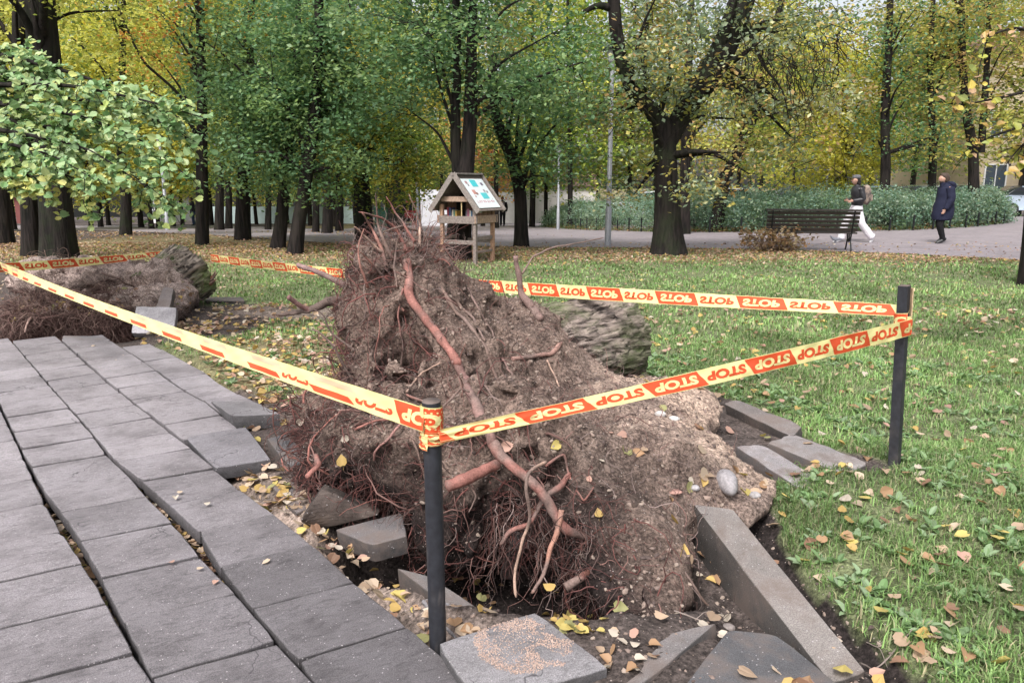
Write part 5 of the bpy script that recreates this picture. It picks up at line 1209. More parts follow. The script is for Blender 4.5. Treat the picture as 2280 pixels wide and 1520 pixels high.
# -- the near linden branch, hanging in from the left
def near_branch(name, label, base_path, limbs, twn, leafn, size, palf, seed, droop=.35, trunkpath=None, tl=(.25, .6), tmpl=LEAF_HEART):
    rng = np.random.default_rng(seed); t = empty(name, trunkpath[0][:3], label, 'tree', None)
    tb = MB(); trunk_geo(tb, trunkpath, 16, .3, seed=seed); C = []; D = []
    for L in limbs:
        P = resample(np.array([tuple(at(*p[:3]))+(p[3],) for p in L]), 40); V, F = tubes(P[:, :3], P[:, 3], 7); tb.add(V, F)
        A = []; B = []
        for k in range(twn):
            s = rng.uniform(.08, 1)**.8; i = int(s*39); a = P[i, :3]; d = P[min(i+1, 39), :3]-P[max(i-1, 0), :3]; d /= np.linalg.norm(d)
            sd_ = np.cross(d, [0, 0, 1]); v = d*rng.uniform(.3, .9)+sd_*rng.normal(0, .7)+np.array([0, 0, rng.normal(-.12, .3)]); v /= np.linalg.norm(v)
            l = rng.uniform(*tl)*(1-.45*s); b = a+v*l+np.array([0, 0, -droop*l]); A.append(a); B.append(b)
            m = rng.integers(leafn-4, leafn+4); u = rng.random(m)**.8; q = a+(b-a)*u[:, None]+np.array([0, 0, 1])*(u*(1-u)*4*.08*l)[:, None]+rng.normal(0, .03, (m, 3)); C.append(q); D.append(np.tile(v, (m, 1)))
        twigs(tb, A, B, rng, .005, .002, 6, .08, 4)
    tb.build('trunk', M_BARK, t); C = np.concatenate(C); D = np.concatenate(D); N = len(C)
    # leaves hang from their stalks, blades turned partly to the open side (towards the path)
    nz = np.array([.1, -.55, .75]); Rm = rand_rot(N, nz, .38, rng)
    col = palf(C, rng); mb = MB(); scatter(mb, tmpl, C, size*rng.uniform(.42, 1.25, N), Rm, col, rng.normal(-.3, .3, N)); mb.build('crown', M_LEAFNEAR, t); return t
def pal_left(C, rng):
    N = len(C); base = np.array([(.24, .38, .17), (.32, .45, .21), (.16, .29, .11), (.40, .49, .20)])[rng.integers(0, 4, N)]
    yel = np.array([(.60, .58, .20), (.52, .55, .18), (.42, .50, .16)])[rng.integers(0, 3, N)]
    pxx = 1140+FPX*C[:, 0]/(C[:, 1]*math.cos(PITCH)); low = smooth(1.75, 1.35, C[:, 2])*smooth(-2.9, -4.3, C[:, 0])
    k = (rng.random(N) < low*.6+.08)[:, None]; return np.where(k, yel, base)*rng.uniform(.75, 1.2, (N, 1))
near_branch('linden_tree', 'near linden branch with large pale green leaves hanging in from the left edge', None,
 [[(-260, 60, 8.2, .05), (-60, 330, 6.9, .03), (60, 370, 6.8, .015), (150, 385, 6.7, .007), (230, 440, 6.7, .003)], [(-260, 60, 8.2, .05), (0, 260, 7.3, .03), (150, 320, 7.2, .015), (270, 370, 7.2, .007), (380, 455, 7.2, .003)], [(-260, 60, 8.2, .05), (-90, 320, 7.3, .03), (0, 380, 7.2, .015), (60, 400, 7.1, .007), (110, 440, 7.1, .003)],
[(-260, 60, 8.2, .05), (-60, 110, 8.0, .035), (120, 150, 7.8, .02), (300, 210, 7.7, .010), (400, 262, 7.6, .004)],
  [(-260, 60, 8.2, .05), (-40, 190, 7.6, .03), (160, 190, 7.4, .018), (330, 225, 7.3, .009), (470, 268, 7.2, .003)],
  [(-260, 60, 8.2, .05), (-20, 230, 7.3, .03), (150, 250, 7.1, .018), (300, 300, 7.0, .009), (420, 395, 6.9, .003)],
  [(-260, 60, 8.2, .05), (-30, 160, 7.7, .03), (130, 215, 7.6, .018), (310, 245, 7.5, .009), (450, 325, 7.4, .003)],
  [(-260, 60, 8.2, .05), (-60, 280, 7.0, .03), (60, 300, 6.8, .018), (200, 330, 6.7, .009), (330, 420, 6.6, .003)],
  [(-260, 60, 8.2, .05), (-80, 300, 6.9, .03), (40, 325, 6.6, .015), (120, 345, 6.5, .007), (210, 400, 6.4, .003)],
  [(-260, 60, 8.2, .05), (-120, 120, 7.9, .03), (0, 110, 8.1, .02), (60, 120, 8.2, .01), (110, 160, 8.3, .004)],
  [(-260, 60, 8.2, .05), (-110, 330, 7.0, .03), (-40, 350, 6.7, .015), (20, 370, 6.6, .007), (90, 400, 6.5, .003)],
  [(-260, 60, 8.2, .05), (-30, 250, 7.9, .03), (120, 290, 7.9, .015), (240, 350, 7.9, .007), (330, 440, 7.9, .003)],
  [(-260, 60, 8.2, .05), (-130, 250, 7.5, .03), (-20, 215, 7.7, .015), (70, 235, 7.8, .007), (150, 290, 7.8, .003)]],
 52, 14, .070, pal_left, 3, .30, [(-7.6, 8.4, -.1, .2), (-7.5, 8.4, 2, .17), (-7.2, 8.3, 4.5, .12), (-6.9, 8.2, 5.6, .06)])
def pal_right(C, rng):
    N = len(C); return np.array([(.48, .44, .08), (.56, .45, .10), (.36, .38, .08), (.26, .30, .08), (.55, .36, .22), (.50, .33, .1)])[rng.integers(0, 6, N)]*rng.uniform(.75, 1.15, (N, 1))
near_branch('linden_tree', 'near branch with bright yellow leaves hanging in from the right edge', None,
 [[(2480, 150, 6.4, .03), (2340, 190, 6.2, .018), (2240, 215, 6.0, .010), (2140, 235, 5.9, .005), (2080, 225, 5.9, .003)],
  [(2480, 150, 6.4, .03), (2360, 250, 6.2, .018), (2250, 290, 6.0, .010), (2190, 310, 6.0, .005), (2150, 345, 6.0, .003)],
  [(2480, 150, 6.4, .03), (2360, 90, 6.2, .018), (2260, 60, 6.0, .010), (2200, 80, 5.9, .005), (2180, 150, 5.8, .003)],
  [(2480, 150, 6.4, .03), (2380, 280, 6.3, .018), (2300, 300, 6.1, .010), (2260, 340, 6.1, .005), (2230, 380, 6.0, .003)]],
 13, 7, .062, pal_right, 5, .2, [(6.6, 6.3, -.1, .2), (6.5, 6.3, 2, .17), (6.3, 6.3, 4.2, .1), (6, 6.2, 5.2, .05)], tl=(.15, .4))
# ---------------------------------------------------------------- little wooden book house
M_OAK = mat_attr('weathered_wood', .8, 26, .35, .002, .3); M_POST = mat_attr('printed_sheet', .35, None, 0, 0, .6)
def dpx(px, Y): return at(px, 585, Y)
def part(name, fn, mat, parent, bev=0, label=None, kind=None):
    mb = MB(); fn(mb); o = mb.build(name, mat, parent, label=label, kind=kind)
    if bev: bevel(o, bev, 2)
    return o
def local_root(name, loc, rz, label, cat, group=None):
    r = empty(name, (0, 0, 0), label, cat, group); return r, loc, rz
def finish(r, loc, rz): r.location = loc; r.rotation_euler = (0, 0, rz)
def book_house():
    r = empty('book_house', (0, 0, 0), 'little wooden book exchange house on four posts in front of the twin stemmed tree', 'book house')
    Wd, D = .92, .78; hx, hy = Wd/2, D/2; GRY = (.20, .165, .15); WRM = (.33, .20, .135)
    for sx in (-1, 1):
        for sy in (-1, 1):
            part('post', lambda m: box(m, (sx*(hx-.04), sy*(hy-.04), .56), (.075, .075, 1.2), None, WRM if sx*sy > 0 else GRY), M_OAK, r, .004)
    part('front_board', lambda m: box(m, (0, -hy-.012, .86), (Wd+.10, .03, .145), None, GRY), M_OAK, r, .004)
    part('back_board', lambda m: box(m, (0, hy+.012, .86), (Wd+.10, .03, .145), None, GRY), M_OAK, r, .004)
    for sx in (-1, 1): part('side_board', lambda m: box(m, (sx*(hx+.013), .02, .87), (.03, D+.12, .15), None, (.36, .25, .19)), M_OAK, r, .004)
    part('floor_board', lambda m: box(m, (0, 0, .80), (Wd-.02, D-.02, .03), None, GRY), M_OAK, r, .003)
    for sy in (-1, 1): part('brace', lambda m: box(m, (0, sy*(hy-.04), .42), (Wd-.16, .04, .08), None, GRY), M_OAK, r, .003)
    for sx in (-1, 1): part('brace', lambda m: box(m, (sx*(hx-.04), 0, .50), (.04, D-.16, .07), None, GRY), M_OAK, r, .003)
    part('brace', lambda m: box(m, (hx-.04, 0, .24), (.035, D-.16, .05), None, GRY), M_OAK, r, .003)
    part('middle_post', lambda m: box(m, (-.02, hy-.10, .56), (.06, .06, 1.1), None, WRM), M_OAK, r, .003)
    part('lintel', lambda m: box(m, (0, -hy+.0, 1.26), (Wd-.12, .05, .10), None, (.30, .21, .16)), M_OAK, r, .003)
    def back(m):
        for k in range(9): box(m, (-hx+.06+.1*k, hy-.08, 1.02), (.094, .02, .48), None, np.array(WRM)*(.8+.05*(k % 4)))
    part('back_wall', back, M_OAK, r)
    def sw(sx):
        def f(m):
            for k in range(3): box(m, (sx*(hx-.05), -hy+.32+.15*k, 1.04), (.02, .13, .46), None, np.array(WRM)*(.85+.1*(k % 2)))
        return f
    for sx in (-1, 1): part('side_wall', sw(sx), M_OAK, r)
    part('mullion', lambda m: box(m, (.10, -hy+.02, 1.05), (.02, .02, .34), None, (.5, .38, .2)), M_OAK, r)
    part('notice', lambda m: box(m, (hx-.02, -hy+.17, 1.08), (.008, .22, .16), None, (.62, .62, .66)), M_POST, r)
    # roof
    ridge, eave, ov = 1.72, 1.03, .12; ex = hx+.14
    for sx in (-1, 1):
        a = np.array([0, -hy-ov, ridge]); b = np.array([sx*ex, -hy-ov, eave]); d = (b-a)/np.linalg.norm(b-a); L = np.linalg.norm(b-a); nrm = np.array([-d[2]*sx, 0, d[0]*sx])*1.0
        nrm = np.array([abs(d[2])*sx, 0, abs(d[0])])
        Rm = np.stack([d, [0, 1, 0], np.cross(d, [0, 1, 0])], 1)
        mid = (a+b)/2+np.array([0, hy+ov, 0])
        def rf(m):
            for k in range(6): box(m, mid+d*(k-2.5)*L/6+nrm*.004*(k % 2), (L/6-.006, D+2*ov, .022), Rm, np.array(GRY)*(.75+.07*(k % 3)))
        part('roof_panel', rf, M_OAK, r)
        for sy in (-1, 1):
            part('barge_board', lambda m: bar(m, np.array([0, sy*(hy+ov+.014), ridge+.02]), np.array([sx*(ex+.02), sy*(hy+ov+.014), eave-.01]), .026, .11, (0, 0, 1), (.22, .19, .175)), M_OAK, r, .003)
        if sx == 1:
            ctr = mid+nrm*.028
            def ps(m):
                box(m, ctr+d*.03, (L*.80, D+.06, .006), Rm, (.66, .72, .74)); q = lambda u, v, w, h, c, l=.006: box(m, ctr+d*u+np.array([0, v, 0])+nrm*l, (w, h, .003), Rm, c)
                q(-.22, -.02, .17, .22, (.06, .50, .55)); q(.10, .10, .15, .24, (.08, .48, .52))
                for (u, v, s, c) in [(-.24, -.29, .07, (.35, .2, .22)), (-.17, -.27, .04, (.2, .12, .15)), (-.20, .27, .07, (.12, .09, .15)), (.0, -.22, .11, (.5, .25, .22)), (.04, -.15, .06, (.25, .13, .13)), (-.03, .20, .06, (.3, .25, .28)), (.0, .29, .05, (.2, .18, .2)), (.11, -.27, .05, (.45, .3, .3))]:
                    q(u, v, s, s*1.1, c)
                rg = np.random.default_rng(2)
                for k in range(9):
                    v = -.33+k*.078; q(.245, v, .05, .012, (.42, .16, .2)); q(.245+rg.choice([-.02, .0, .02]), v+.018, .012, .03, (.42, .16, .2))
                    if k % 2: q(.245, v+.034, .05, .010, (.42, .16, .2))
            part('poster', ps, M_POST, r, label='white poster sheet with two turquoise blocks and a row of red letters')
    part('ridge_board', lambda m: box(m, (.03, 0, ridge+.025), (.12, D+2*ov+.02, .03), None, (.24, .21, .2)), M_OAK, r, .004)
    finish(r, dpx(1042, 14.75)*np.array([1, 1, 0])+np.array([0, 0, 0]), math.radians(-30)); r.scale = (.9, .9, .97)
    rg = np.random.default_rng(8); x = -.36; cols = [(.35, .07, .09), (.06, .08, .16), (.42, .38, .3), (.08, .16, .12), (.4, .25, .06), (.12, .1, .12), (.28, .1, .14), (.5, .45, .4), (.05, .12, .2)]
    M_BOOK = mat_attr('book_cover', .5); k = 0
    R = rotz(math.radians(-30)); base = np.array(r.location)
    labs = ['dark red book at the left of the shelf', 'navy book second from the left', 'cream book left of the dark green one', 'dark green book in the left half', 'ochre book in the left half', 'black book beside the light strip', 'maroon book right of the light strip', 'pale grey book right of the maroon one', 'dark blue book at the right of the shelf']
    while x < .36 and k < 9:
        w = rg.uniform(.028, .05); h = rg.uniform(.19, .27); mb = MB(); box(mb, (0, 0, h/2), (w, .15, h), None, cols[k]); box(mb, (.001, .004, h/2), (w*.7, .152, h*.985), None, (.6, .56, .48))
        o = mb.build('book', M_BOOK, label=labs[k]+' in the wooden book house', cat='book', group='books in the wooden house')
        o.location = base+R@(np.array([x, -.12, .817])*[.9, .9, .97]); o.rotation_euler = (0, rg.normal(0, .06), math.radians(-30)); x += w+(.012 if k != 4 else .22); k += 1
book_house()

# ---------------------------------------------------------------- bench, branch pile
M_BWOOD = mat_attr('bench_wood', .55, 30, .3, .001, .4); M_IRON = mat_plain('dark_iron', (.02, .022, .024), .5, .6)
def bench(name, loc, rz, label, wood=(.028, .022, .020), iron=None, L=1.95):
    r = empty(name, (0, 0, 0), label, 'bench')
    for k in range(5):
        t = k/4; z = .50+.36*t; y = -.20-.12*t
        part('back_slat', lambda m: box(m, (0, y, z), (L, .032, .068), np.array([[1, 0, 0], [0, math.cos(.3), -math.sin(.3)], [0, math.sin(.3), math.cos(.3)]]), wood), M_BWOOD, r, .006)
    part('top_rail', lambda m: box(m, (0, -.345, .925), (L+.06, .06, .045), None, wood), M_BWOOD, r, .008)
    for k in range(5):
        part('seat_slat', lambda m: box(m, (0, -.15+.105*k, .43-.012*(k < 2)), (L, .082, .03), None, wood), M_BWOOD, r, .006)
    for sx in (-1, 1):
        x = sx*(L/2-.12)
        def leg(m):
            for pts in ([(x, -.36, .93), (x, -.25, .60), (x, -.20, .43), (x, -.10, .28), (x, -.26, .10), (x, -.30, 0)], [(x, .28, .40), (x, .20, .26), (x, .30, .08), (x, .36, 0)],
                        [(x, -.2, .40), (x, .06, .385), (x, .30, .41)], [(x, -.10, .28), (x, .05, .21), (x, .20, .26)], [(x, .05, .21), (x, .03, .3), (x, .06, .38)]):
                P = resample(pts, 18); V, F = tubes(P, np.full(18, .017), 6, None, True); m.add(V, F, (.02, .02, .022))
        part('leg_frame', leg, iron or M_IRON, r)
    finish(r, loc, rz); return r
b = gr(1803, 560); bench('park_bench', (b[0], b[1]+.1, b[2]+.01), math.radians(-13), 'dark slatted bench with its back to the lawn, at the near edge of the path')
b = gr(352, 501); bench('park_bench', (b[0], b[1], b[2]), math.radians(160), 'pale grey bench far off on the left beside the white lamp post', (.42, .42, .42), mat_plain('pale_bench_frame', (.4, .4, .4), .5), 1.9)

def branch_pile():
    rng = np.random.default_rng(12); c = gr(1712, 560); t = empty('branch_pile', c, 'heap of cut dry branches with brown leaves at the left end of the dark bench', 'branch pile')
    mb = MB(); n = 90; A = c+np.stack([rng.uniform(-.45, .45, n), rng.uniform(-.3, .3, n), rng.uniform(0, .15, n)], 1); B = A+np.stack([rng.normal(.05, .25, n), rng.normal(0, .2, n), rng.uniform(.02, .42, n)], 1)
    twigs(mb, A, B, rng, .012, .004, 6, .1, 4, (.2, .14, .1)); mb.build('branches', M_FINE, t)
    mb = MB(); foliage(mb, B, rng, 9, .07, .075, [(.34, .24, .15), (.28, .17, .09), (.42, .34, .22)], 1.0, LEAF_OVAL); mb.build('dry_leaves', M_LEAF, t)
branch_pile()

# ---------------------------------------------------------------- lamp posts
M_GALV = mat_plain('galvanised_steel', (.33, .34, .37), .45, .3, 30, .15); M_GLASSW = mat_plain('lamp_bowl', (.45, .45, .47), .25)
def lamp(px, basepy, toppy, Y, w, label, z=None, arm=0):
    p = at(px, basepy, Y); z = float(drop(p[0], Y)) if z is None else z; h = at(px, toppy, Y)[2]-z
    r = empty('lamp_post', (p[0], Y, z), label, 'lamp post', 'park lamp posts')
    o = Vector((p[0], Y, z)); q = lambda x, y, zz: (o.x+x, o.y+y, o.z+zz)
    def pole(m):
        P = np.array([q(0, 0, -.05), q(0, 0, .9), q(0, 0, .92), q(0, 0, h-.45)]); V, F = tubes(P, [w*.62, w*.6, w*.5, w*.36], 16, (1, 0, .01)); m.add(V, F)
    part('pole', pole, M_GALV, r)
    def head(m):
        P = np.array([q(0, 0, h-.46), q(0, 0, h-.42), q(0, 0, h-.38), q(0, 0, h-.14), q(0, 0, h-.12)]); V, F = tubes(P, [.03, .07, .10, .15, .15], 18, (1, 0, .01), True); m.add(V, F)
    part('lamp_bowl', head, M_GLASSW, r)
    def hood(m):
        P = np.array([q(0, 0, h-.13), q(0, 0, h-.11), q(0, 0, h-.03), q(0, 0, h)]); V, F = tubes(P, [.24, .24, .12, .03], 20, (1, 0, .01), True); m.add(V, F)
    part('lamp_hood', hood, M_IRON, r)
lamp(1353, 548, 98, 18.7, .13, 'tall grey lamp post between the book house and the big forked tree')
lamp(1243, 470, 318, 34, .12, 'thin lamp post standing behind the left end of the hedge')
lamp(930, 478, 318, 36, .14, 'pale lamp post right of the red vehicle')
lamp(373, 502, 300, 33, .16, 'whitish lamp post on the left behind the near branch tips')
lamp(1838, 440, 258, 33, .12, 'thin lamp post beyond the hedge above the backpack walker', 0)

# ---------------------------------------------------------------- hedge with its low fence
HF = [gr(px, py) for px, py in [(1214, 506), (1300, 513), (1450, 518), (1600, 519), (1750, 518), (1900, 517), (2050, 513), (2160, 507), (2238, 498)]]
HB = [gr(px, py) for px, py in [(1214, 500), (1300, 492), (1450, 490), (1600, 489), (1750, 489), (1900, 488), (2050, 487), (2160, 488), (2238, 492)]]
def hedge():
    rng = np.random.default_rng(30); n = 2300; u = rng.random(n)*(len(HF)-1); v = rng.random(n)**1.4
    f = np.array([[np.interp(u, np.arange(len(HF)), [p[k] for p in H]) for k in range(3)] for H in (HF, HB)]); base = (f[0]*(1-v)+f[1]*v).T
    top = 1.12+.5*fbm2(base[:, 0]*1.3, base[:, 1]*1.3, 1, 3, 2)-.5*smooth(.6, 0, u)-.45*smooth(7.4, 8, u)+.1*smooth(3.5, 5, u)
    zz = rng.random(n)**.7*top; C = base+np.stack([rng.normal(0, .08, n), (rng.random(n))*.15, zz], 1)
    C[:, 1] += .35*(zz/1.4)**2*(v < .15)
    t = empty('hedge', HF[4], 'long loose blue green shrub bed beyond the path, ringed by a low fence', 'hedge')
    mb = MB(); foliage(mb, C, rng, 62, .17, .085, [(.20, .32, .25), (.15, .26, .18), (.26, .38, .30), (.17, .26, .13), (.32, .40, .30)], .9, LEAF_KITE, .7); mb.build('foliage', M_LEAF, t)
    mb = MB(); k = rng.choice(n, 500); A = base[k]; B = C[k]; twigs(mb, A, B, rng, .010, .004, 5, .05, 3, (1, 1, 1)); mb.build('stems', M_BARK, t, kind='stuff')
    mb = MB(); m = 700; w = rng.random(m)*(len(HF)-1); q = np.array([np.interp(w, np.arange(len(HF)), [p[k] for p in HF]) for k in range(3)]).T+np.stack([rng.normal(0, .1, m), rng.uniform(.1, .7, m), rng.uniform(0, .14, m)], 1)
    foliage(mb, q, rng, 22, .12, .06, [(.14, .2, .07), (.2, .22, .08), (.36, .2, .1), (.11, .16, .06)], .5); mb.build('undergrowth', M_LEAF, t)
hedge()
def fence():
    r = empty('low_fence', HF[0], 'low dark post and wire fence round the shrub bed', 'fence')
    P = resample(np.array(HF), 60, False); L = np.concatenate([[0], np.cumsum(np.linalg.norm(np.diff(P, axis=0), axis=1))]); s = np.arange(0, L[-1], 1.0)
    pts = [np.array([np.interp(q, L, P[:, k]) for k in range(3)])+np.array([0, -.12, 0]) for q in s]
    for p in pts: part('post', lambda m: box(m, p+np.array([0, 0, .24]), (.045, .045, .56), None, (.02, .02, .022)), M_IRON, r)
    def wires(m):
        for z in (.2, .45):
            Q = np.array(pts)+np.array([0, 0, z]); V, F = tubes(Q, np.full(len(Q), .006), 4); m.add(V, F, (.02, .02, .02))
    part('wire', wires, M_IRON, r)
fence()

# ---------------------------------------------------------------- parked cars
M_GLASS = mat_plain('car_glass', (.02, .025, .03), .08); M_TYRE = mat_plain('tyre', (.02, .02, .02), .8); M_RIM = mat_plain('rim', (.4, .4, .42), .3, .8)
def paint(name, c): m = mat_plain(name, c, .25, .1); m.node_tree.nodes['Principled BSDF'].inputs['Coat Weight'].default_value = .6; return m
def car(px, Y, rz, label, mat, suv=0):
    x = at(px, 440, Y)[0]; r = empty('parked_car', (0, 0, 0), label, 'car', 'cars parked beyond the hedge'); h = 1.45+.2*suv
    prof = [(-2.15, .35), (-2.18, .65), (-2.05, .86), (-1.2, .95), (-.55, h-.06), (.1, h), (.95, h-.04), (1.7, 1.0), (2.1, .92), (2.18, .6), (2.12, .32)]
    def loft(m, prof, ws, col=(1, 1, 1)):
        P = np.array(prof); n = len(P); rows = []
        for wv, ins in ws: rows.append(np.stack([P[:, 0]*(1-ins*.02), np.full(n, wv), P[:, 1]-ins*.02], 1))
        V = np.concatenate(rows); i = np.arange(n); k = len(rows); F = []
        for a in range(k-1):
            j = np.roll(i, -1); F.append(np.stack([i+a*n, j+a*n, j+(a+1)*n, i+(a+1)*n], -1)[:, ::-1])
        F += [i[None], (i+(k-1)*n)[::-1][None]]; m.add(V, F, col)
    low = [(-2.15, .35), (-2.18, .65), (-2.05, .86), (-1.2, .95), (1.7, 1.0), (2.1, .92), (2.18, .6), (2.12, .32)]
    part('body', lambda m: loft(m, low, [(-.86, 2), (-.9, 0), (.9, 0), (.86, 2)]), mat, r, .03)
    cab = [(-1.15, .94), (-.5, h-.03), (.1, h), (.9, h-.03), (1.62, .98)]
    part('window', lambda m: loft(m, cab, [(-.76, 3), (-.80, 0), (.80, 0), (.76, 3)]), M_GLASS, r, .02)
    rf = [(-.52, h-.05), (.1, h+.012), (.92, h-.04), (.9, h-.08), (.1, h-.05), (-.5, h-.09)]
    part('roof', lambda m: loft(m, rf, [(-.79, 1), (-.81, 0), (.81, 0), (.79, 1)]), mat, r, .01)
    for sx in (-1.32, 1.32):
        for sy in (-.86, .86):
            def w(m, r0=.32, wd=.2):
                P = np.array([(sx, sy-wd/2, .33), (sx, sy+wd/2, .33)]); V, F = tubes(P, [r0, r0], 22, (0, 0, 1), True); m.add(V, F, (1, 1, 1), 0, False)
            o = part('wheel', w, M_TYRE, r); part('rim', lambda m: w(m, .2, .22), M_RIM, o)
    for sy in (-.62, .62): part('headlight', lambda m: box(m, (-2.14, sy, .70), (.09, .34, .13), None), M_GLASSW, r, .01)
    for sy in (-.66, .66): part('tail_light', lambda m: box(m, (2.13, sy, .80), (.08, .28, .14), None), mat_plain('tail_red', (.4, .02, .02), .3) if 'tail_red' not in MATS else MATS['tail_red'], r, .01)
    finish(r, (x, Y, float(drop(x, Y))), rz)
car(1585, 30, .1, 'white car behind the leaning trunk above the hedge', paint('white_paint', (.7, .72, .75)))
car(1775, 32, .05, 'silver car whose roof shows left of the backpack walker', paint('silver_paint', (.45, .48, .52)))
car(1955, 34, 3.2, 'pale blue car between the two walkers beyond the hedge', paint('blue_paint', (.35, .42, .5)))
car(2045, 31, .15, 'cream white car roof just left of the navy coated walker', paint('cream_paint', (.66, .64, .62)))
car(2300, 36, 3.0, 'light blue car at the right edge in front of the beige building', paint('ice_paint', (.42, .5, .6)), 0)
car(1440, 36, .1, 'white car half hidden left of the big forked tree', MATS['white_paint'])
car(2135, 38, .1, 'silver car behind the forked tree on the right', MATS['silver_paint'])

# ---------------------------------------------------------------- far buildings
M_WALL = mat_attr('plaster', .8, 3, .08); M_PANE = mat_plain('window_pane', (.06, .08, .11), .1)
def building(name, label, px0, px1, Y, ztop, depth, col, wins=(), roofc=(.08, .06, .055), zb=None, rh=.9, rz=0):
    xa, xb = at(px0, 440, Y)[0], at(px1, 440, Y)[0]; zb = float(min(drop(xa, Y), drop(xb, Y))) if zb is None else zb; w = xb-xa
    r = empty(name, (0, 0, 0), label, 'building')
    part('wall', lambda m: box(m, (w/2, depth/2, (ztop-zb)/2), (w, depth, ztop-zb), None, col), M_WALL, r)
    if rh:
        def roof(m):
            e = .35; H = ztop-zb; V = np.array([(-e, -e, H), (w+e, -e, H), (w+e, depth+e, H), (-e, depth+e, H), (-e, depth/2, H+rh), (w+e, depth/2, H+rh)])
            m.add(V, [np.array([[0, 1, 5, 4], [2, 3, 4, 5], [0, 3, 2, 1]]), np.array([[0, 4, 3], [1, 2, 5]])], roofc, 0, False)
        part('roof', roof, M_WALL, r)
    for (u, z, ww, hh) in wins:
        f = part('window', lambda m: [box(m, (u+dx, -.03, z+dz), sz, None, (.75, .76, .8)) for dx, dz, sz in [(-ww/2, 0, (.07, .1, hh+.07)), (ww/2, 0, (.07, .1, hh+.07)), (0, hh/2, (ww, .09, .07)), (0, -hh/2, (ww, .09, .07)), (0, 0, (.05, .09, hh))]], M_WALL, r)
        part('pane', lambda m: box(m, (u, -.02, z), (ww, .04, hh)), M_PANE, f)
    finish(r, (xa, Y, zb), rz)
building('apartment_house', 'beige house with white framed windows showing at the far right above the hedge', 2150, 2700, 46, 9, 10, (.50, .42, .31), [(1.6+2.6*k, z, 1.3, 1.5) for k in range(5) for z in (1.9, 5.0)], (.15, .08, .06), 0, 2)
building('pavilion', 'long white wall with a dark roof edge behind the free standing curved trunk', 1100, 1330, 62, 1.35, 6, (.58, .56, .56), [], (.12, .07, .06), None, 1.1)
building('site_cabin', 'white box shaped cabin behind the book house on the left', 936, 1000, 46, 1.15, 3, (.62, .63, .68), [(1.1, 1.6, .5, .6)], (.4, .4, .42), None, 0)
building('court_wall', 'low pale turquoise and pink boards of the sports court far left of centre', 470, 790, 60, -.25, .3, (.40, .50, .50), [], (.4, .4, .4), None, 0)
building('red_shed', 'dark red wall glimpsed far off at the left edge between trunks', 30, 70, 60, .6, 4, (.16, .05, .045), [], (.1, .06, .05), None, .6)
building('white_house', 'white house corner far off between the golden trees on the left', 330, 352, 64, .4, 6, (.7, .7, .72), [(.35, 1.4, .3, .6)], (.2, .1, .08), None, .8)
# red van and bins
def van():
    r = empty('red_van', (0, 0, 0), 'red van parked behind the root plate top, left of the white cabin', 'van'); mp = paint('red_paint', (.35, .03, .035))
    part('body', lambda m: box(m, (0, 0, 1.1), (1.9, 4.2, 1.5), None), mp, r, .12)
    part('windscreen', lambda m: box(m, (0, -2.1, 1.45), (1.5, .06, .55), None), M_GLASS, r, .02)
    part('bumper', lambda m: box(m, (0, -2.15, .48), (1.8, .14, .3), None), M_TYRE, r, .03)
    for sx in (-.7, .7):
        part('headlight', lambda m: box(m, (sx, -2.12, .85), (.3, .06, .2), None), M_GLASSW, r, .02)
        for sy in (-1.3, 1.3):
            def w(m): V, F = tubes(np.array([(sx*1.3-.1, sy, .33), (sx*1.3+.1, sy, .33)]), [.33, .33], 20, (0, 0, 1), True); m.add(V, F, (1, 1, 1), 0, False)
            part('wheel', w, M_TYRE, r)
    x = at(908, 480, 52)[0]; finish(r, (x, 52, float(drop(x, 52))), .1); r.scale = (.8, .9, .9)
van()
M_BIN = mat_plain('green_plastic', (.02, .07, .045), .4)
for px, lb in ((848, 'dark green waste bin left of its twin, behind the root plate'), (862, 'dark green waste bin nearer the mossy trunk, behind the root plate')):
    x = at(px, 490, 38)[0]; r = empty('waste_bin', (0, 0, 0), lb, 'waste bin', 'waste bins behind the root plate')
    def bb(m): V = np.array([(-.25, -.3, .08), (.25, -.3, .08), (.25, .3, .08), (-.25, .3, .08), (-.3, -.36, 1), (.3, -.36, 1), (.3, .36, 1), (-.3, .36, 1)]); m.add(V, BOXF, (1, 1, 1), 0, False)
    part('body', bb, M_BIN, r, .02); part('lid', lambda m: box(m, (0, 0, 1.03), (.64, .78, .07)), M_BIN, r, .02)
    finish(r, (x, 38, float(drop(x, 38))), .1)

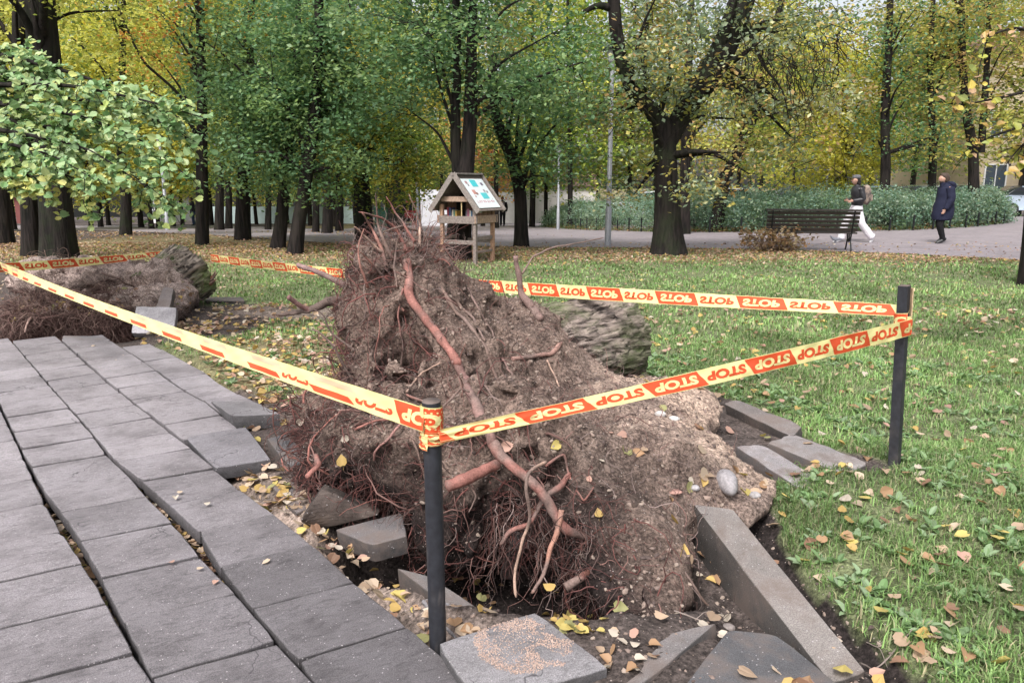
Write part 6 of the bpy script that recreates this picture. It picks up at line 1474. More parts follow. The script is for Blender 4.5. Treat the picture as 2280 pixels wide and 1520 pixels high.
# ---------------------------------------------------------------- people
M_SKIN = mat_plain('skin', (.46, .27, .20), .55); M_CLOTH = mat_attr('clothing', .85, 60, .15, .002, .2); M_LEATHER = mat_attr('leather', .42, 30, .2, .002, .5); M_HAIR = mat_attr('hair', .6, 80, .4, .003, .3)
def skin_mesh(chains, rad, sub=2):
    """chains: lists of keys sharing joints dict -> one smooth skinned surface"""
    J = {}; V = []; R = []; E_ = []
    for ch in chains:
        prev = None
        for key in ch:
            p, r_ = rad[key]
            if key not in J: J[key] = len(V); V.append(p); R.append(r_)
            if prev is not None: E_.append((J[prev], J[key]))
            prev = key
    me = bpy.data.meshes.new('sk'); me.from_pydata([tuple(v) for v in V], E_, []); o = bpy.data.objects.new('sk', me); sc.collection.objects.link(o)
    m = o.modifiers.new('s', 'SKIN'); m.use_smooth_shade = True; m.branch_smoothing = .4
    for k, r_ in enumerate(R):
        d = me.skin_vertices[0].data[k]; d.radius = (r_, r_) if isinstance(r_, (int, float)) else r_; d.use_root = (k == 0)
    s_ = o.modifiers.new('b', 'SUBSURF'); s_.levels = sub; s_.render_levels = sub
    bpy.context.view_layer.update(); ev = o.evaluated_get(bpy.context.evaluated_depsgraph_get()); em = bpy.data.meshes.new_from_object(ev)
    Vv = np.array([v.co for v in em.vertices]); F4 = [list(p.vertices) for p in em.polygons if len(p.vertices) == 4]; F3 = [list(p.vertices) for p in em.polygons if len(p.vertices) == 3]
    bpy.data.objects.remove(o); bpy.data.meshes.remove(me); bpy.data.meshes.remove(em)
    return Vv, [np.array(f) for f in (F4, F3) if f]
def head_geo(c, fwd, s=.105):
    u = np.linspace(0, np.pi, 17); v = np.linspace(0, 2*np.pi, 24, endpoint=False); U, Vv = np.meshgrid(u, v, indexing='ij')
    x = np.sin(U)*np.cos(Vv); y = np.sin(U)*np.sin(Vv); z = np.cos(U)
    P = np.stack([x*.95, y*.74, z*1.16], -1); jaw = smooth(0, -1, z)[..., None]; P = P*np.concatenate([1-.18*jaw, 1-.3*jaw, 1+0*jaw], -1)
    front = smooth(.75, 1, x)
    nose = np.exp(-((y/.12)**2+((z+.12)/.2)**2))*(x > 0)*.24; brow = np.exp(-((z-.2)/.09)**2)*(x > .4)*.05; eye = -np.exp(-(((np.abs(y)-.33)/.13)**2+((z-.02)/.09)**2))*(x > 0)*.10
    mouth = -np.exp(-((y/.25)**2+((z+.48)/.05)**2))*(x > 0)*.05; chin = np.exp(-((y/.3)**2+((z+.8)/.2)**2))*(x > 0)*.12
    ear = np.exp(-(((x+.05)/.16)**2+((z+.0)/.2)**2))*.16
    P[..., 0] += nose+brow+eye+mouth+chin; P[..., 1] += np.sign(y)*ear*(np.abs(y) > .5)
    P = P*s; P[..., 0] += .012; idx = np.arange(17*24).reshape(17, 24)
    F = np.stack([idx[:-1], idx[1:], np.roll(idx[1:], -1, 1), np.roll(idx[:-1], -1, 1)], -1).reshape(-1, 4)
    return P.reshape(-1, 3)+np.array(c), F
def person(loc, rz, label, P, spec, group=None, face=True):
    """P joints in local space, facing +x. spec: garments"""
    r = empty('person', (0, 0, 0), label, 'person', group)
    rad = {}
    def J(k, p, r_): rad[k] = (np.array(p, float), r_)
    J('pel', P['pel'], (.11, .13)); J('bel', (np.array(P['pel'])+P['che'])/2, (.10, .12)); J('che', P['che'], (.11, .14)); J('nb', P['nb'], .065); J('nk', P['nk'], .05)
    chains = [['pel', 'bel', 'che', 'nb', 'nk']]
    for s in 'lr':
        J('sh'+s, P['sh'+s], .035); J('el'+s, P['el'+s], .040); J('wr'+s, P['wr'+s], .026)
        hd = np.array(P['wr'+s])-np.array(P['el'+s]); hd /= np.linalg.norm(hd); hd = hd if 'hd'+s not in P else np.array(P['hd'+s], float); pm = np.array(P['wr'+s])+hd*.05; J('pm'+s, pm, (.034, .02)); chains.append(['che', 'sh'+s, 'el'+s, 'wr'+s, 'pm'+s])
        sd_ = np.cross(hd, [0, 1, 0]); sd_ /= np.linalg.norm(sd_)+1e-9; crl = np.array([0, -.4 if s == 'l' else .4, 0])
        for f in range(4):
            q = pm+sd_*(.024*(1.5-f)/1.5)+hd*.02; L = (.062, .07, .066, .052)[f]; J(f'f{f}a'+s, q, .010); J(f'f{f}b'+s, q+hd*L*.5, .009); J(f'f{f}c'+s, q+(hd+crl*.5)*L*.95, .007); chains.append(['pm'+s, f'f{f}a'+s, f'f{f}b'+s, f'f{f}c'+s])
        q = np.array(P['wr'+s])+hd*.03+sd_*.03; J('ta'+s, q, .011); J('tb'+s, q+(hd+sd_)*.028, .009); chains.append(['pm'+s, 'ta'+s, 'tb'+s])
        J('hp'+s, P['hp'+s], .085); J('kn'+s, P['kn'+s], .055); J('an'+s, P['an'+s], .036); J('to'+s, P['to'+s], .028); chains.append(['pel', 'hp'+s, 'kn'+s, 'an'+s, 'to'+s])
    V, F = skin_mesh(chains, rad); hv, hf = head_geo(P['hd'], 1); mb = MB(); mb.add(V, F); mb.add(hv, hf)
    mb.build('body', M_SKIN, r)
    for g in spec: g(r, P)
    finish(r, loc, rz); return r
def tube_part(name, pts, rr, mat, col, sides=16, n=26, sq=(1, 1), wob=.0, ref=(0, 1, .02), cap=True, quilt=0, noise=.0):
    def g(r, P):
        q = [P[p] if isinstance(p, str) else p for p in pts]; Q = resample(np.c_[np.array(q, float), rr], n); V, F = tubes(Q[:, :3], Q[:, 3], sides, ref, cap)
        c = np.repeat(Q[:, :3], sides, 0); d = (V-c)*np.array([sq[0], sq[1], 1]); k = 1+fbm(V, 9, 3)*noise*2.2
        if quilt: k = k+quilt*np.abs(np.sin(np.repeat(np.linspace(0, 1, n), sides)*len(pts)*4.2))
        mb = MB(); mb.add(c+d*k[:, None], F, col); mb.build(name, mat, r)
    return g
def torso(name, rings, mat, col, noise=.05, quilt=0, qn=40):
    """rings: (z, cx, rx front-back, ry)"""
    def g(r, P):
        R = np.array(rings, float); n = 30; t = np.linspace(0, 1, n); k = np.linspace(0, 1, len(R)); Q = np.stack([np.interp(t, k, R[:, j]) for j in range(4)], 1)
        for _ in range(2): Q[1:-1] = Q[1:-1]*.5+(Q[:-2]+Q[2:])*.25
        a = np.linspace(0, 2*np.pi, 28, endpoint=False); V = np.stack([Q[:, 1:2]+Q[:, 2:3]*np.cos(a), Q[:, 3:4]*np.sin(a), np.repeat(Q[:, :1], 28, 1)], -1)
        c = np.stack([np.repeat(Q[:, 1:2], 28, 1), 0*V[..., 1], V[..., 2]], -1); f = 1+noise*fbm(V, 7, 3)*2+(quilt*np.abs(np.sin(V[..., 2]*qn)) if quilt else 0)
        V = c+(V-c)*np.array([1, 1, 1])*f[..., None]; idx = np.arange(n*28).reshape(n, 28)
        F = [np.stack([idx[:-1], np.roll(idx[:-1], -1, 1), np.roll(idx[1:], -1, 1), idx[1:]], -1).reshape(-1, 4), idx[0][::-1][None], idx[-1][None]]
        mb = MB(); mb.add(V.reshape(-1, 3), F, col); mb.build(name, mat, r)
    return g
def shoe(s, col, L=.15):
    def g(r, P):
        a, t = np.array(P['an'+s]), np.array(P['to'+s]); d = t-a; d = d/np.linalg.norm(d); q = [a-d*.06+np.array([0, 0, .02]), a-d*.04, (a+t)/2, t+d*.02, t+d*.06]
        Q = resample(np.c_[np.array(q), [.03, .05, .047, .042, .02]], 14); V, F = tubes(Q[:, :3], Q[:, 3], 12, (0, 1, .02), True); V[:, 2] = np.maximum(V[:, 2], min(t[2], a[2])-.035)
        mb = MB(); mb.add(V, F, col); mb.build('shoe', M_LEATHER, r)
    return g
def hair(col, rings, name='hair'):
    return torso(name, rings, M_HAIR, col, .06)
# walker with backpack: long stride, facing left
PA = dict(pel=(0, 0, .93), che=(.02, 0, 1.32), nb=(.03, 0, 1.44), nk=(.05, 0, 1.50), hd=(.075, 0, 1.60), shl=(.01, .18, 1.39), shr=(.01, -.18, 1.39), ell=(-.06, .23, 1.12), elr=(-.05, -.23, 1.12), wrl=(.17, .15, 1.08), wrr=(.18, -.14, 1.10),
          hpl=(0, .09, .90), hpr=(0, -.09, .90), knl=(-.12, .10, .50), knr=(.22, -.09, .50), anl=(-.44, .10, .17), anr=(.30, -.09, .09), tol=(-.40, .10, .05), tor=(.44, -.09, .04))
BLK = (.022, .022, .026); WHT = (.72, .70, .74)
def phone(r, P): mb = MB(); box(mb, (.27, .0, 1.12), (.14, .07, .012), None, (.02, .02, .02)); mb.build('phone', M_POST, r)
def backpack(r, P):
    mb = MB(); V, F = tubes(resample([(-.19, 0, 1.02, .10), (-.21, 0, 1.06, .14), (-.21, 0, 1.25, .155), (-.19, 0, 1.40, .13), (-.15, 0, 1.45, .07)], 16), np.interp(np.linspace(0, 1, 16), [0, .1, .5, .9, 1], [.08, .13, .15, .13, .06]), 16, (0, 1, 0), True) if False else (None, None)
    Q = resample([(-.19, 0, 1.00, .08), (-.21, 0, 1.05, .13), (-.21, 0, 1.25, .15), (-.19, 0, 1.40, .13), (-.16, 0, 1.46, .07)], 16); V, F = tubes(Q[:, :3], Q[:, 3], 16, (0, 1, 0), True)
    V[:, 0] = -.19+(V[:, 0]+.19)*.85; c = fbm(V, 11, 2); col = np.where((c > .08)[:, None], (.30, .24, .20), np.where((c < -.15)[:, None], (.10, .085, .08), (.22, .17, .14)))
    mb.add(V, F, col); o = mb.build('backpack', M_CLOTH, r)
    mb = MB(); box(mb, (-.33, 0, 1.16), (.05, .2, .17), None, (.24, .19, .16)); bevel(mb.build('pocket', M_CLOTH, o), .02)
    for s in (-1, 1):
        mb = MB(); Q = resample([(-.12, s*.11, 1.42), (.03, s*.12, 1.46), (.13, s*.12, 1.34), (.08, s*.14, 1.15), (-.10, s*.13, 1.05)], 16); V, F = tubes(Q, np.full(16, .016), 6); mb.add(V, F, (.03, .03, .03)); mb.build('strap', M_CLOTH, o)
pA = gr(1900, 541)
person((pA[0], pA[1], pA[2]), math.pi, 'person in grey cap, black jacket and wide white trousers striding left with a camouflage backpack', PA, [
    torso('jacket', [(.96, 0, .125, .17), (.99, 0, .145, .185), (1.15, 0, .135, .175), (1.32, .02, .145, .20), (1.40, .02, .13, .19), (1.45, .03, .08, .10), (1.49, .04, .055, .06)], M_LEATHER, BLK, .06),
    tube_part('sleeve', ['shl', 'ell', 'wrl'], [.075, .062, .042], M_LEATHER, BLK, noise=.06), tube_part('sleeve', ['shr', 'elr', 'wrr'], [.075, .062, .042], M_LEATHER, BLK, noise=.06),
    torso('trousers', [(.80, 0, .15, .16), (.90, 0, .145, .165), (.98, 0, .13, .155), (1.0, 0, .12, .15)], M_CLOTH, WHT, .04),
    tube_part('trouser_leg', ['hpl', 'knl', (-.42, .10, .14)], [.105, .092, .088], M_CLOTH, WHT, noise=.08), tube_part('trouser_leg', ['hpr', 'knr', (.30, -.09, .10)], [.105, .092, .088], M_CLOTH, WHT, noise=.08),
    shoe('l', (.6, .6, .62)), shoe('r', (.6, .6, .62)), hair((.02, .016, .015), [(1.46, .0, .03, .06), (1.50, .015, .065, .082), (1.58, .035, .078, .09), (1.64, .06, .09, .09), (1.66, .06, .07, .07)]),
    torso('cap', [(1.655, .07, .112, .094), (1.67, .07, .113, .095), (1.71, .065, .10, .085), (1.735, .06, .06, .05), (1.74, .06, .01, .01)], M_CLOTH, (.11, .11, .12), .02), 
    lambda r, P: (lambda mb: (box(mb, (.20, 0, 1.665), (.10, .13, .012), None, (.10, .10, .11)), mb.build('cap_peak', M_CLOTH, r)))(MB()), phone, backpack])
# walker in the long navy coat
NAVY = (.016, .018, .038)
PB = dict(pel=(0, 0, .95), che=(.0, 0, 1.35), nb=(.02, 0, 1.47), nk=(.05, 0, 1.53), hd=(.09, 0, 1.63), shl=(0, .19, 1.41), shr=(0, -.19, 1.41), ell=(-.03, .26, 1.13), elr=(-.02, -.26, 1.13), wrl=(.10, .25, .88), wrr=(.09, -.24, .90), 
          hpl=(0, .09, .92), hpr=(0, -.09, .92), knl=(.10, .09, .50), knr=(.03, -.09, .50), anl=(-.03, .09, .11), anr=(-.10, -.09, .14), tol=(.11, .09, .04), tor=(-.0, -.09, .04))
pB = gr(2092, 543)
person((pB[0], pB[1], pB[2]), math.pi, 'person in a long quilted navy hooded coat and black trousers walking left', PB, [
    torso('coat', [(.60, .02, .20, .20), (.63, .02, .235, .225), (.80, .01, .245, .235), (1.0, .0, .225, .225), (1.2, -.01, .185, .21), (1.36, .0, .165, .20), (1.45, .0, .13, .16), (1.50, .01, .10, .11), (1.53, .02, .08, .09)], M_CLOTH, NAVY, .05, .05, 33),
    tube_part('sleeve', ['shl', 'ell', 'wrl'], [.10, .085, .058], M_CLOTH, NAVY, noise=.05, quilt=.07), tube_part('sleeve', ['shr', 'elr', 'wrr'], [.10, .085, .058], M_CLOTH, NAVY, noise=.05, quilt=.07),
    torso('hood', [(1.38, -.16, .05, .08), (1.42, -.14, .10, .13), (1.50, -.10, .12, .15), (1.55, -.06, .12, .13), (1.57, -.04, .09, .10)], M_CLOTH, NAVY, .08),
    torso('collar', [(1.42, .04, .11, .10), (1.50, .05, .105, .10), (1.545, .06, .10, .095)], M_CLOTH, NAVY, .03),
    tube_part('trouser_leg', ['hpl', 'knl', 'anl'], [.10, .075, .055], M_CLOTH, (.012, .012, .014), noise=.05), tube_part('trouser_leg', ['hpr', 'knr', 'anr'], [.10, .075, .055], M_CLOTH, (.012, .012, .014), noise=.05),
    shoe('l', (.02, .02, .022)), shoe('r', (.02, .02, .022)), hair((.06, .04, .03), [(1.56, .03, .07, .085), (1.62, .035, .095, .095), (1.68, .055, .118, .10), (1.74, .075, .11, .085), (1.775, .08, .06, .05), (1.78, .08, .01, .01)]),
    torso('beard', [(1.525, .135, .02, .03), (1.545, .13, .055, .055), (1.585, .12, .062, .062), (1.60, .11, .06, .06)], M_HAIR, (.06, .04, .03), .05)])
PC = dict(PB, wrl=(.02, .25, .86), wrr=(.04, -.24, .88), knl=(.03, .09, .5), knr=(.0, -.09, .5), anl=(0, .09, .1), anr=(-.02, -.09, .1), tol=(.12, .09, .04), tor=(.1, -.09, .04), hd=(.05, 0, 1.63), nk=(.02, 0, 1.53))
def casual(jc, tc, hc, pack=None):
    g = [torso('jacket', [(.86, 0, .13, .17), (.90, 0, .15, .19), (1.1, 0, .14, .18), (1.32, 0, .15, .20), (1.42, 0, .13, .18), (1.48, .0, .08, .10), (1.52, .01, .06, .06)], M_CLOTH, jc, .05),
         tube_part('sleeve', ['shl', 'ell', 'wrl'], [.078, .065, .045], M_CLOTH, jc, noise=.05), tube_part('sleeve', ['shr', 'elr', 'wrr'], [.078, .065, .045], M_CLOTH, jc, noise=.05),
         torso('trousers', [(.78, 0, .13, .15), (.88, 0, .13, .155), (.95, 0, .12, .15)], M_CLOTH, tc, .03), tube_part('trouser_leg', ['hpl', 'knl', 'anl'], [.105, .08, .065], M_CLOTH, tc, noise=.05), tube_part('trouser_leg', ['hpr', 'knr', 'anr'], [.105, .08, .065], M_CLOTH, tc, noise=.05),
         shoe('l', (.03, .03, .03)), shoe('r', (.03, .03, .03)), hair(hc, [(1.56, .0, .06, .08), (1.63, .02, .095, .085), (1.69, .04, .10, .085), (1.735, .05, .075, .06), (1.75, .05, .02, .02)])]
    return g
pC = gr(432, 503); person((pC[0], pC[1], pC[2]), math.radians(200), 'person in dark jacket and blue jeans standing half behind the slim forked trunk', PC, casual((.035, .03, .045), (.04, .06, .12), (.03, .02, .02)))
def greypack(r, P):
    Q = resample([(-.18, 0, 1.02, .06), (-.19, 0, 1.07, .12), (-.19, 0, 1.25, .14), (-.18, 0, 1.38, .12), (-.16, 0, 1.43, .06)], 14); V, F = tubes(Q[:, :3], Q[:, 3], 14, (0, 1, 0), True); mb = MB(); mb.add(V, F, (.22, .2, .24)); mb.build('backpack', M_CLOTH, r)
pD = gr(1119, 504); person((pD[0], pD[1], pD[2]), math.radians(95), 'person in black with a grey backpack walking away in the middle distance', dict(PC, knl=(.12, .09, .5), anl=(.12, .09, .1), tol=(.24, .09, .04)), casual((.012, .012, .016), (.012, .012, .016), (.012, .01, .01))+[greypack])
# dove pecking by the bench
def dove():
    c = gr(1860, 543); r = empty('pigeon', (0, 0, 0), 'grey pigeon pecking on the path behind the bench end', 'pigeon')
    rad = {'tail': ((-.18, 0, .11), .012), 'rump': ((-.10, 0, .12), .035), 'body': ((0, 0, .12), .06), 'chest': ((.07, 0, .125), .05), 'neck': ((.11, 0, .16), .028), 'head': ((.13, 0, .20), .024), 'beak': ((.17, 0, .19), .005)}
    for s, y in (('l', .03), ('r', -.03)): rad['hp'+s] = ((.0, y, .08), .016); rad['ft'+s] = ((.01, y, .005), .006)
    rad = {k: (np.array(p), r_) for k, (p, r_) in rad.items()}
    V, F = skin_mesh([['body', 'rump', 'tail'], ['body', 'chest', 'neck', 'head', 'beak'], ['body', 'hpl', 'ftl'], ['body', 'hpr', 'ftr']], rad); mb = MB(); mb.add(V, F, (.2, .21, .24)); mb.build('body', M_CLOTH, r); finish(r, c, math.pi)
dove()
# ---------------------------------------------------------------- grass
M_GRASS = mat_leaf('grass_blade', .30, .55, .35); M_DRY = mat_leaf('fallen_leaf', .25, .6, .3)
def mound_clear(x, y): return (ell(x, y, .35, 4.15, 1.0, 1.55, .15) > 1)
def grass():
    rng = np.random.default_rng(50); mb = MB()
    gc = np.array([(.18, .31, .10), (.24, .39, .13), (.28, .40, .15), (.34, .38, .20), (.13, .22, .07), (.42, .38, .23)])
    for (x0, x1, y0, y1, n, h, w) in [(.9, 5.2, 1.6, 4.2, 112000, .05, .0022), (.3, 8.5, 4.0, 7.5, 115000, .05, .0032), (-4.5, .6, 5.0, 8.2, 15000, .055, .0038), (-8, 10, 7.2, 12, 80000, .06, .006), (-12, 16, 12, 19, 60000, .06, .010)]:
        x = rng.uniform(x0, x1, n); y = rng.uniform(y0, y1, n); s = soil_mask(x, y); cl = fbm2(x, y, 3.0, 3, 12)
        k = (s < .25+.25*rng.random(n)) & (x > pav_x(y)+.05) & (rng.random(n) < .75+1.5*cl) & (rng.random(n) > .72*litter_mask(x, y)) & (np.abs(x)/y < 1.7)
        if y0 >= 12: k &= (y < path_y(x)-.05)
        x, y = x[k], y[k]; m = len(x); z = ground_z(x, y)-.004; hh = h*rng.uniform(.45, 1.25, m)*(1+.5*fbm2(x, y, 2, 2, 3)); a = rng.uniform(0, 2*np.pi, m)
        d = np.stack([np.cos(a), np.sin(a), 0*a], 1); ln = rng.uniform(.15, 1.1, m)[:, None]; sd_ = np.stack([-np.sin(a), np.cos(a), 0*a], 1)*(w*rng.uniform(.7, 1.5, m))[:, None]
        b = np.stack([x, y, z], 1); up_ = np.array([0, 0, 1.0]); h1 = hh[:, None]
        V = np.stack([b-sd_, b+sd_, b+up_*h1*.6+d*ln*h1*.35+sd_*.8, b+up_*h1*.6+d*ln*h1*.35-sd_*.8, b+up_*h1*(1-.35*ln)+d*ln*h1*1.0], 1)
        i = np.arange(m)*5; c = gc[rng.choice(6, m, p=[.25, .25, .2, .12, .1, .08])]*rng.uniform(.7, 1.3, (m, 1))*(.9+.6*fbm2(x, y, 1.6, 3, 77))[:, None]
        mb.add(V.reshape(-1, 3), [np.stack([i, i+1, i+2, i+3], -1), np.stack([i+3, i+2, i+4], -1)], np.repeat(c, 5, 0), 0, False)
    mb.build('grass', M_GRASS, kind='stuff', label='short lawn grass')
    # broad leaved weeds near the kerb and stake
    mb = MB(); n = 1150; x = rng.uniform(.95, 4.2, n); y = rng.uniform(2.0, 6.5, n); s = soil_mask(x, y); k = (s < .75) & (fbm2(x, y, 2.2, 2, 33) > -.12) & ((x-np.interp(y, KX[:, 1], KX[:, 0])) < 2.6); x, y = x[k], y[k]
    x = np.concatenate([x, rng.normal(-1.9, .35, 120)]); y = np.concatenate([y, rng.normal(6.0, .7, 120)]); keep = x > pav_x(y)+.08; x, y = x[keep], y[keep]
    C = []; Rr = []; S = []
    for xx, yy in zip(x, y):
        z = float(ground_z(xx, yy)); m = rng.integers(4, 8); a0 = rng.random()*6
        for j in range(m):
            a = a0+j*2*math.pi/m+rng.normal(0, .3); t = rng.uniform(.15, .8); d = np.array([math.cos(a)*math.cos(t), math.sin(a)*math.cos(t), math.sin(t)]); l = rng.uniform(.03, .065)
            nz = np.cross(d, [-math.sin(a), math.cos(a), 0]); nz = -nz if nz[2] < 0 else nz; yv = np.cross(nz, d); C.append(np.array([xx, yy, z+.004])+d*l*.6); Rr.append(np.stack([d, yv, nz], 1)); S.append(l)
    N = len(C); Cn = np.array(C); T = (LEAF_OVAL[0]*np.array([1, .62, 1]), LEAF_OVAL[1]); col = np.array([(.16, .27, .11), (.20, .31, .14), (.24, .33, .19)])[rng.integers(0, 3, N)]*rng.uniform(.7, 1.2, (N, 1))
    scatter(mb, T, Cn, np.array(S), np.array(Rr), col, rng.normal(-.3, .2, N)); mb.build('weeds', M_GRASS, kind='stuff', label='low broad leaved weeds in the lawn edge')
grass()

# ---------------------------------------------------------------- fallen leaves
FLC = np.array([(.47, .34, .24), (.56, .44, .33), (.52, .36, .13), (.38, .235, .135), (.28, .165, .11), (.58, .47, .16), (.47, .29, .23), (.30, .29, .13), (.60, .52, .43)])
FLN = ['tan', 'pale beige', 'golden', 'orange brown', 'dark brown', 'yellow', 'pinkish', 'olive green', 'cream']
def surf_z(x, y):
    h = BVH1.ray_cast(Vector((x, y, 3)), Vector((0, 0, -1)))
    if h[0] is not None and -.4 < h[0].z: return h[0].z, np.array(h[1])
    h2 = BVH2.ray_cast(Vector((x, y, 3)), Vector((0, 0, -1)))
    if h2[0] is not None and h2[0].z > -.1: return h2[0].z, np.array(h2[1])
    return None
def leaf_mass():
    rng = np.random.default_rng(51); X = []; Y = []; S = []
    def reg(n, x0, x1, y0, y1, f, s=(.035, .06)):
        x = rng.uniform(x0, x1, n); y = rng.uniform(y0, y1, n); k = rng.random(n) < f(x, y); X.append(x[k]); Y.append(y[k]); S.append(rng.uniform(*s, k.sum()))
    # rubble strip between slabs and hole
    reg(2600, -2.3, .6, 2.1, 5.2, lambda x, y: np.exp(-((x-pav_x(y)-.16)/.11)**2)*(fbm2(x, y, 6, 2, 7) > -.25))
    reg(160, .5, 1.1, 1.95, 3.3, lambda x, y: .25+0*x)
    # gaps between slabs
    for P_, n in ((A_R, 150), (B_R, 140)):
        t = rng.uniform(0, 1, n); q = resample(np.c_[P_, np.zeros(len(P_))], 300, False)[:, :2]; q = q[(q[:, 1] > 1.9) & (q[:, 1] < 4.2)]; i = (t*(len(q)-1)).astype(int); X.append(q[i, 0]-.012+rng.normal(0, .005, n)); Y.append(q[i, 1]); S.append(rng.uniform(.022, .04, n))
    # grass tongue and around stump two
    reg(2600, -3.6, -.7, 4.9, 8.0, lambda x, y: .85*np.exp(-ell(x, y, -1.9, 6.2, .8, 1.6, .45)**2))
    reg(1300, -6.3, -3.1, 7.3, 7.9, lambda x, y: .7+0*x)
    reg(900, -3.8, -1.6, 7.6, 9.4, lambda x, y: .45+0*x)
    # lawn
    reg(5800, .8, 8.8, 1.7, 9, lambda x, y: .30+.5*fbm2(x, y, 1.5, 2, 41))
    reg(9000, -9, 11, 8, 14, lambda x, y: .25+.5*litter_mask(x, y)+.4*fbm2(x, y, 1.1, 2, 42), (.04, .07))
    reg(52000, -16, 18, 13, 19.5, lambda x, y: np.clip(-.02+1.0*smooth(13.4, 16.0, y)+.5*fbm2(x, y, .8, 2, 43), 0, 1), (.05, .085))
    reg(9000, -26, -4, 17, 30, lambda x, y: .5+0*x, (.07, .11))
    reg(2500, -12, 20, 18, 27, lambda x, y: .35+0*x, (.05, .07))
    X = np.concatenate(X); Y = np.concatenate(Y); S = np.concatenate(S); ok = np.abs(X)/Y < 1.7; ok &= (Y < path_y(X)-.02) | (rng.random(len(X)) < .05) | (Y > path_y(X)+4.5)*(X < 2)*(rng.random(len(X)) < .6); X, Y, S = X[ok], Y[ok], S[ok]
    Z = ground_z(X, Y)+np.where(Y > 18, .03, .012)+rng.random(len(X))*.03*(Y < 18); n = len(X); up_ = np.tile([0, 0, 1.0], (n, 1)); near = np.where((Y < 9.8))[0]; drop_ = np.zeros(n, bool)
    for i in near:
        r_ = surf_z(X[i], Y[i])
        if r_ is not None and r_[0] > Z[i]-.03:
            if r_[0] > .35: drop_[i] = True
            Z[i] = r_[0]+.008; up_[i] = r_[1] if r_[1][2] > 0 else up_[i]
        if X[i] < pav_x(Y[i])-.02 and Z[i] < -.02 and Y[i] > 4.4: drop_[i] = True
    k = ~drop_; X, Y, Z, S, up_ = X[k], Y[k], Z[k], S[k], up_[k]; n = len(X)
    ci = rng.choice(9, n, p=[.2, .12, .14, .14, .08, .1, .1, .05, .07])
    far = Y > 12.5; ci = np.where(far & (rng.random(n) < .8), rng.choice([3, 4, 2, 0, 3, 4, 0, 6], n), ci)
    col = FLC[ci]*rng.uniform(.7, 1.15, (n, 1)); nearm = Y < 9; tilt = np.where(nearm, .3, .25)
    mb = MB()
    for m_, T in ((nearm, LEAF_HEART), (~nearm, LEAF_KITE)):
        N = m_.sum(); scatter(mb, T, np.stack([X, Y, Z], 1)[m_], S[m_]*(1.15 if T is LEAF_HEART else 1), rand_rot(N, up_[m_], .32, rng), col[m_], rng.normal(0, .5, N))
    mb.build('fallen_leaves', M_DRY, kind='stuff', label='litter of fallen leaves on lawn, rubble and soil')
leaf_mass()
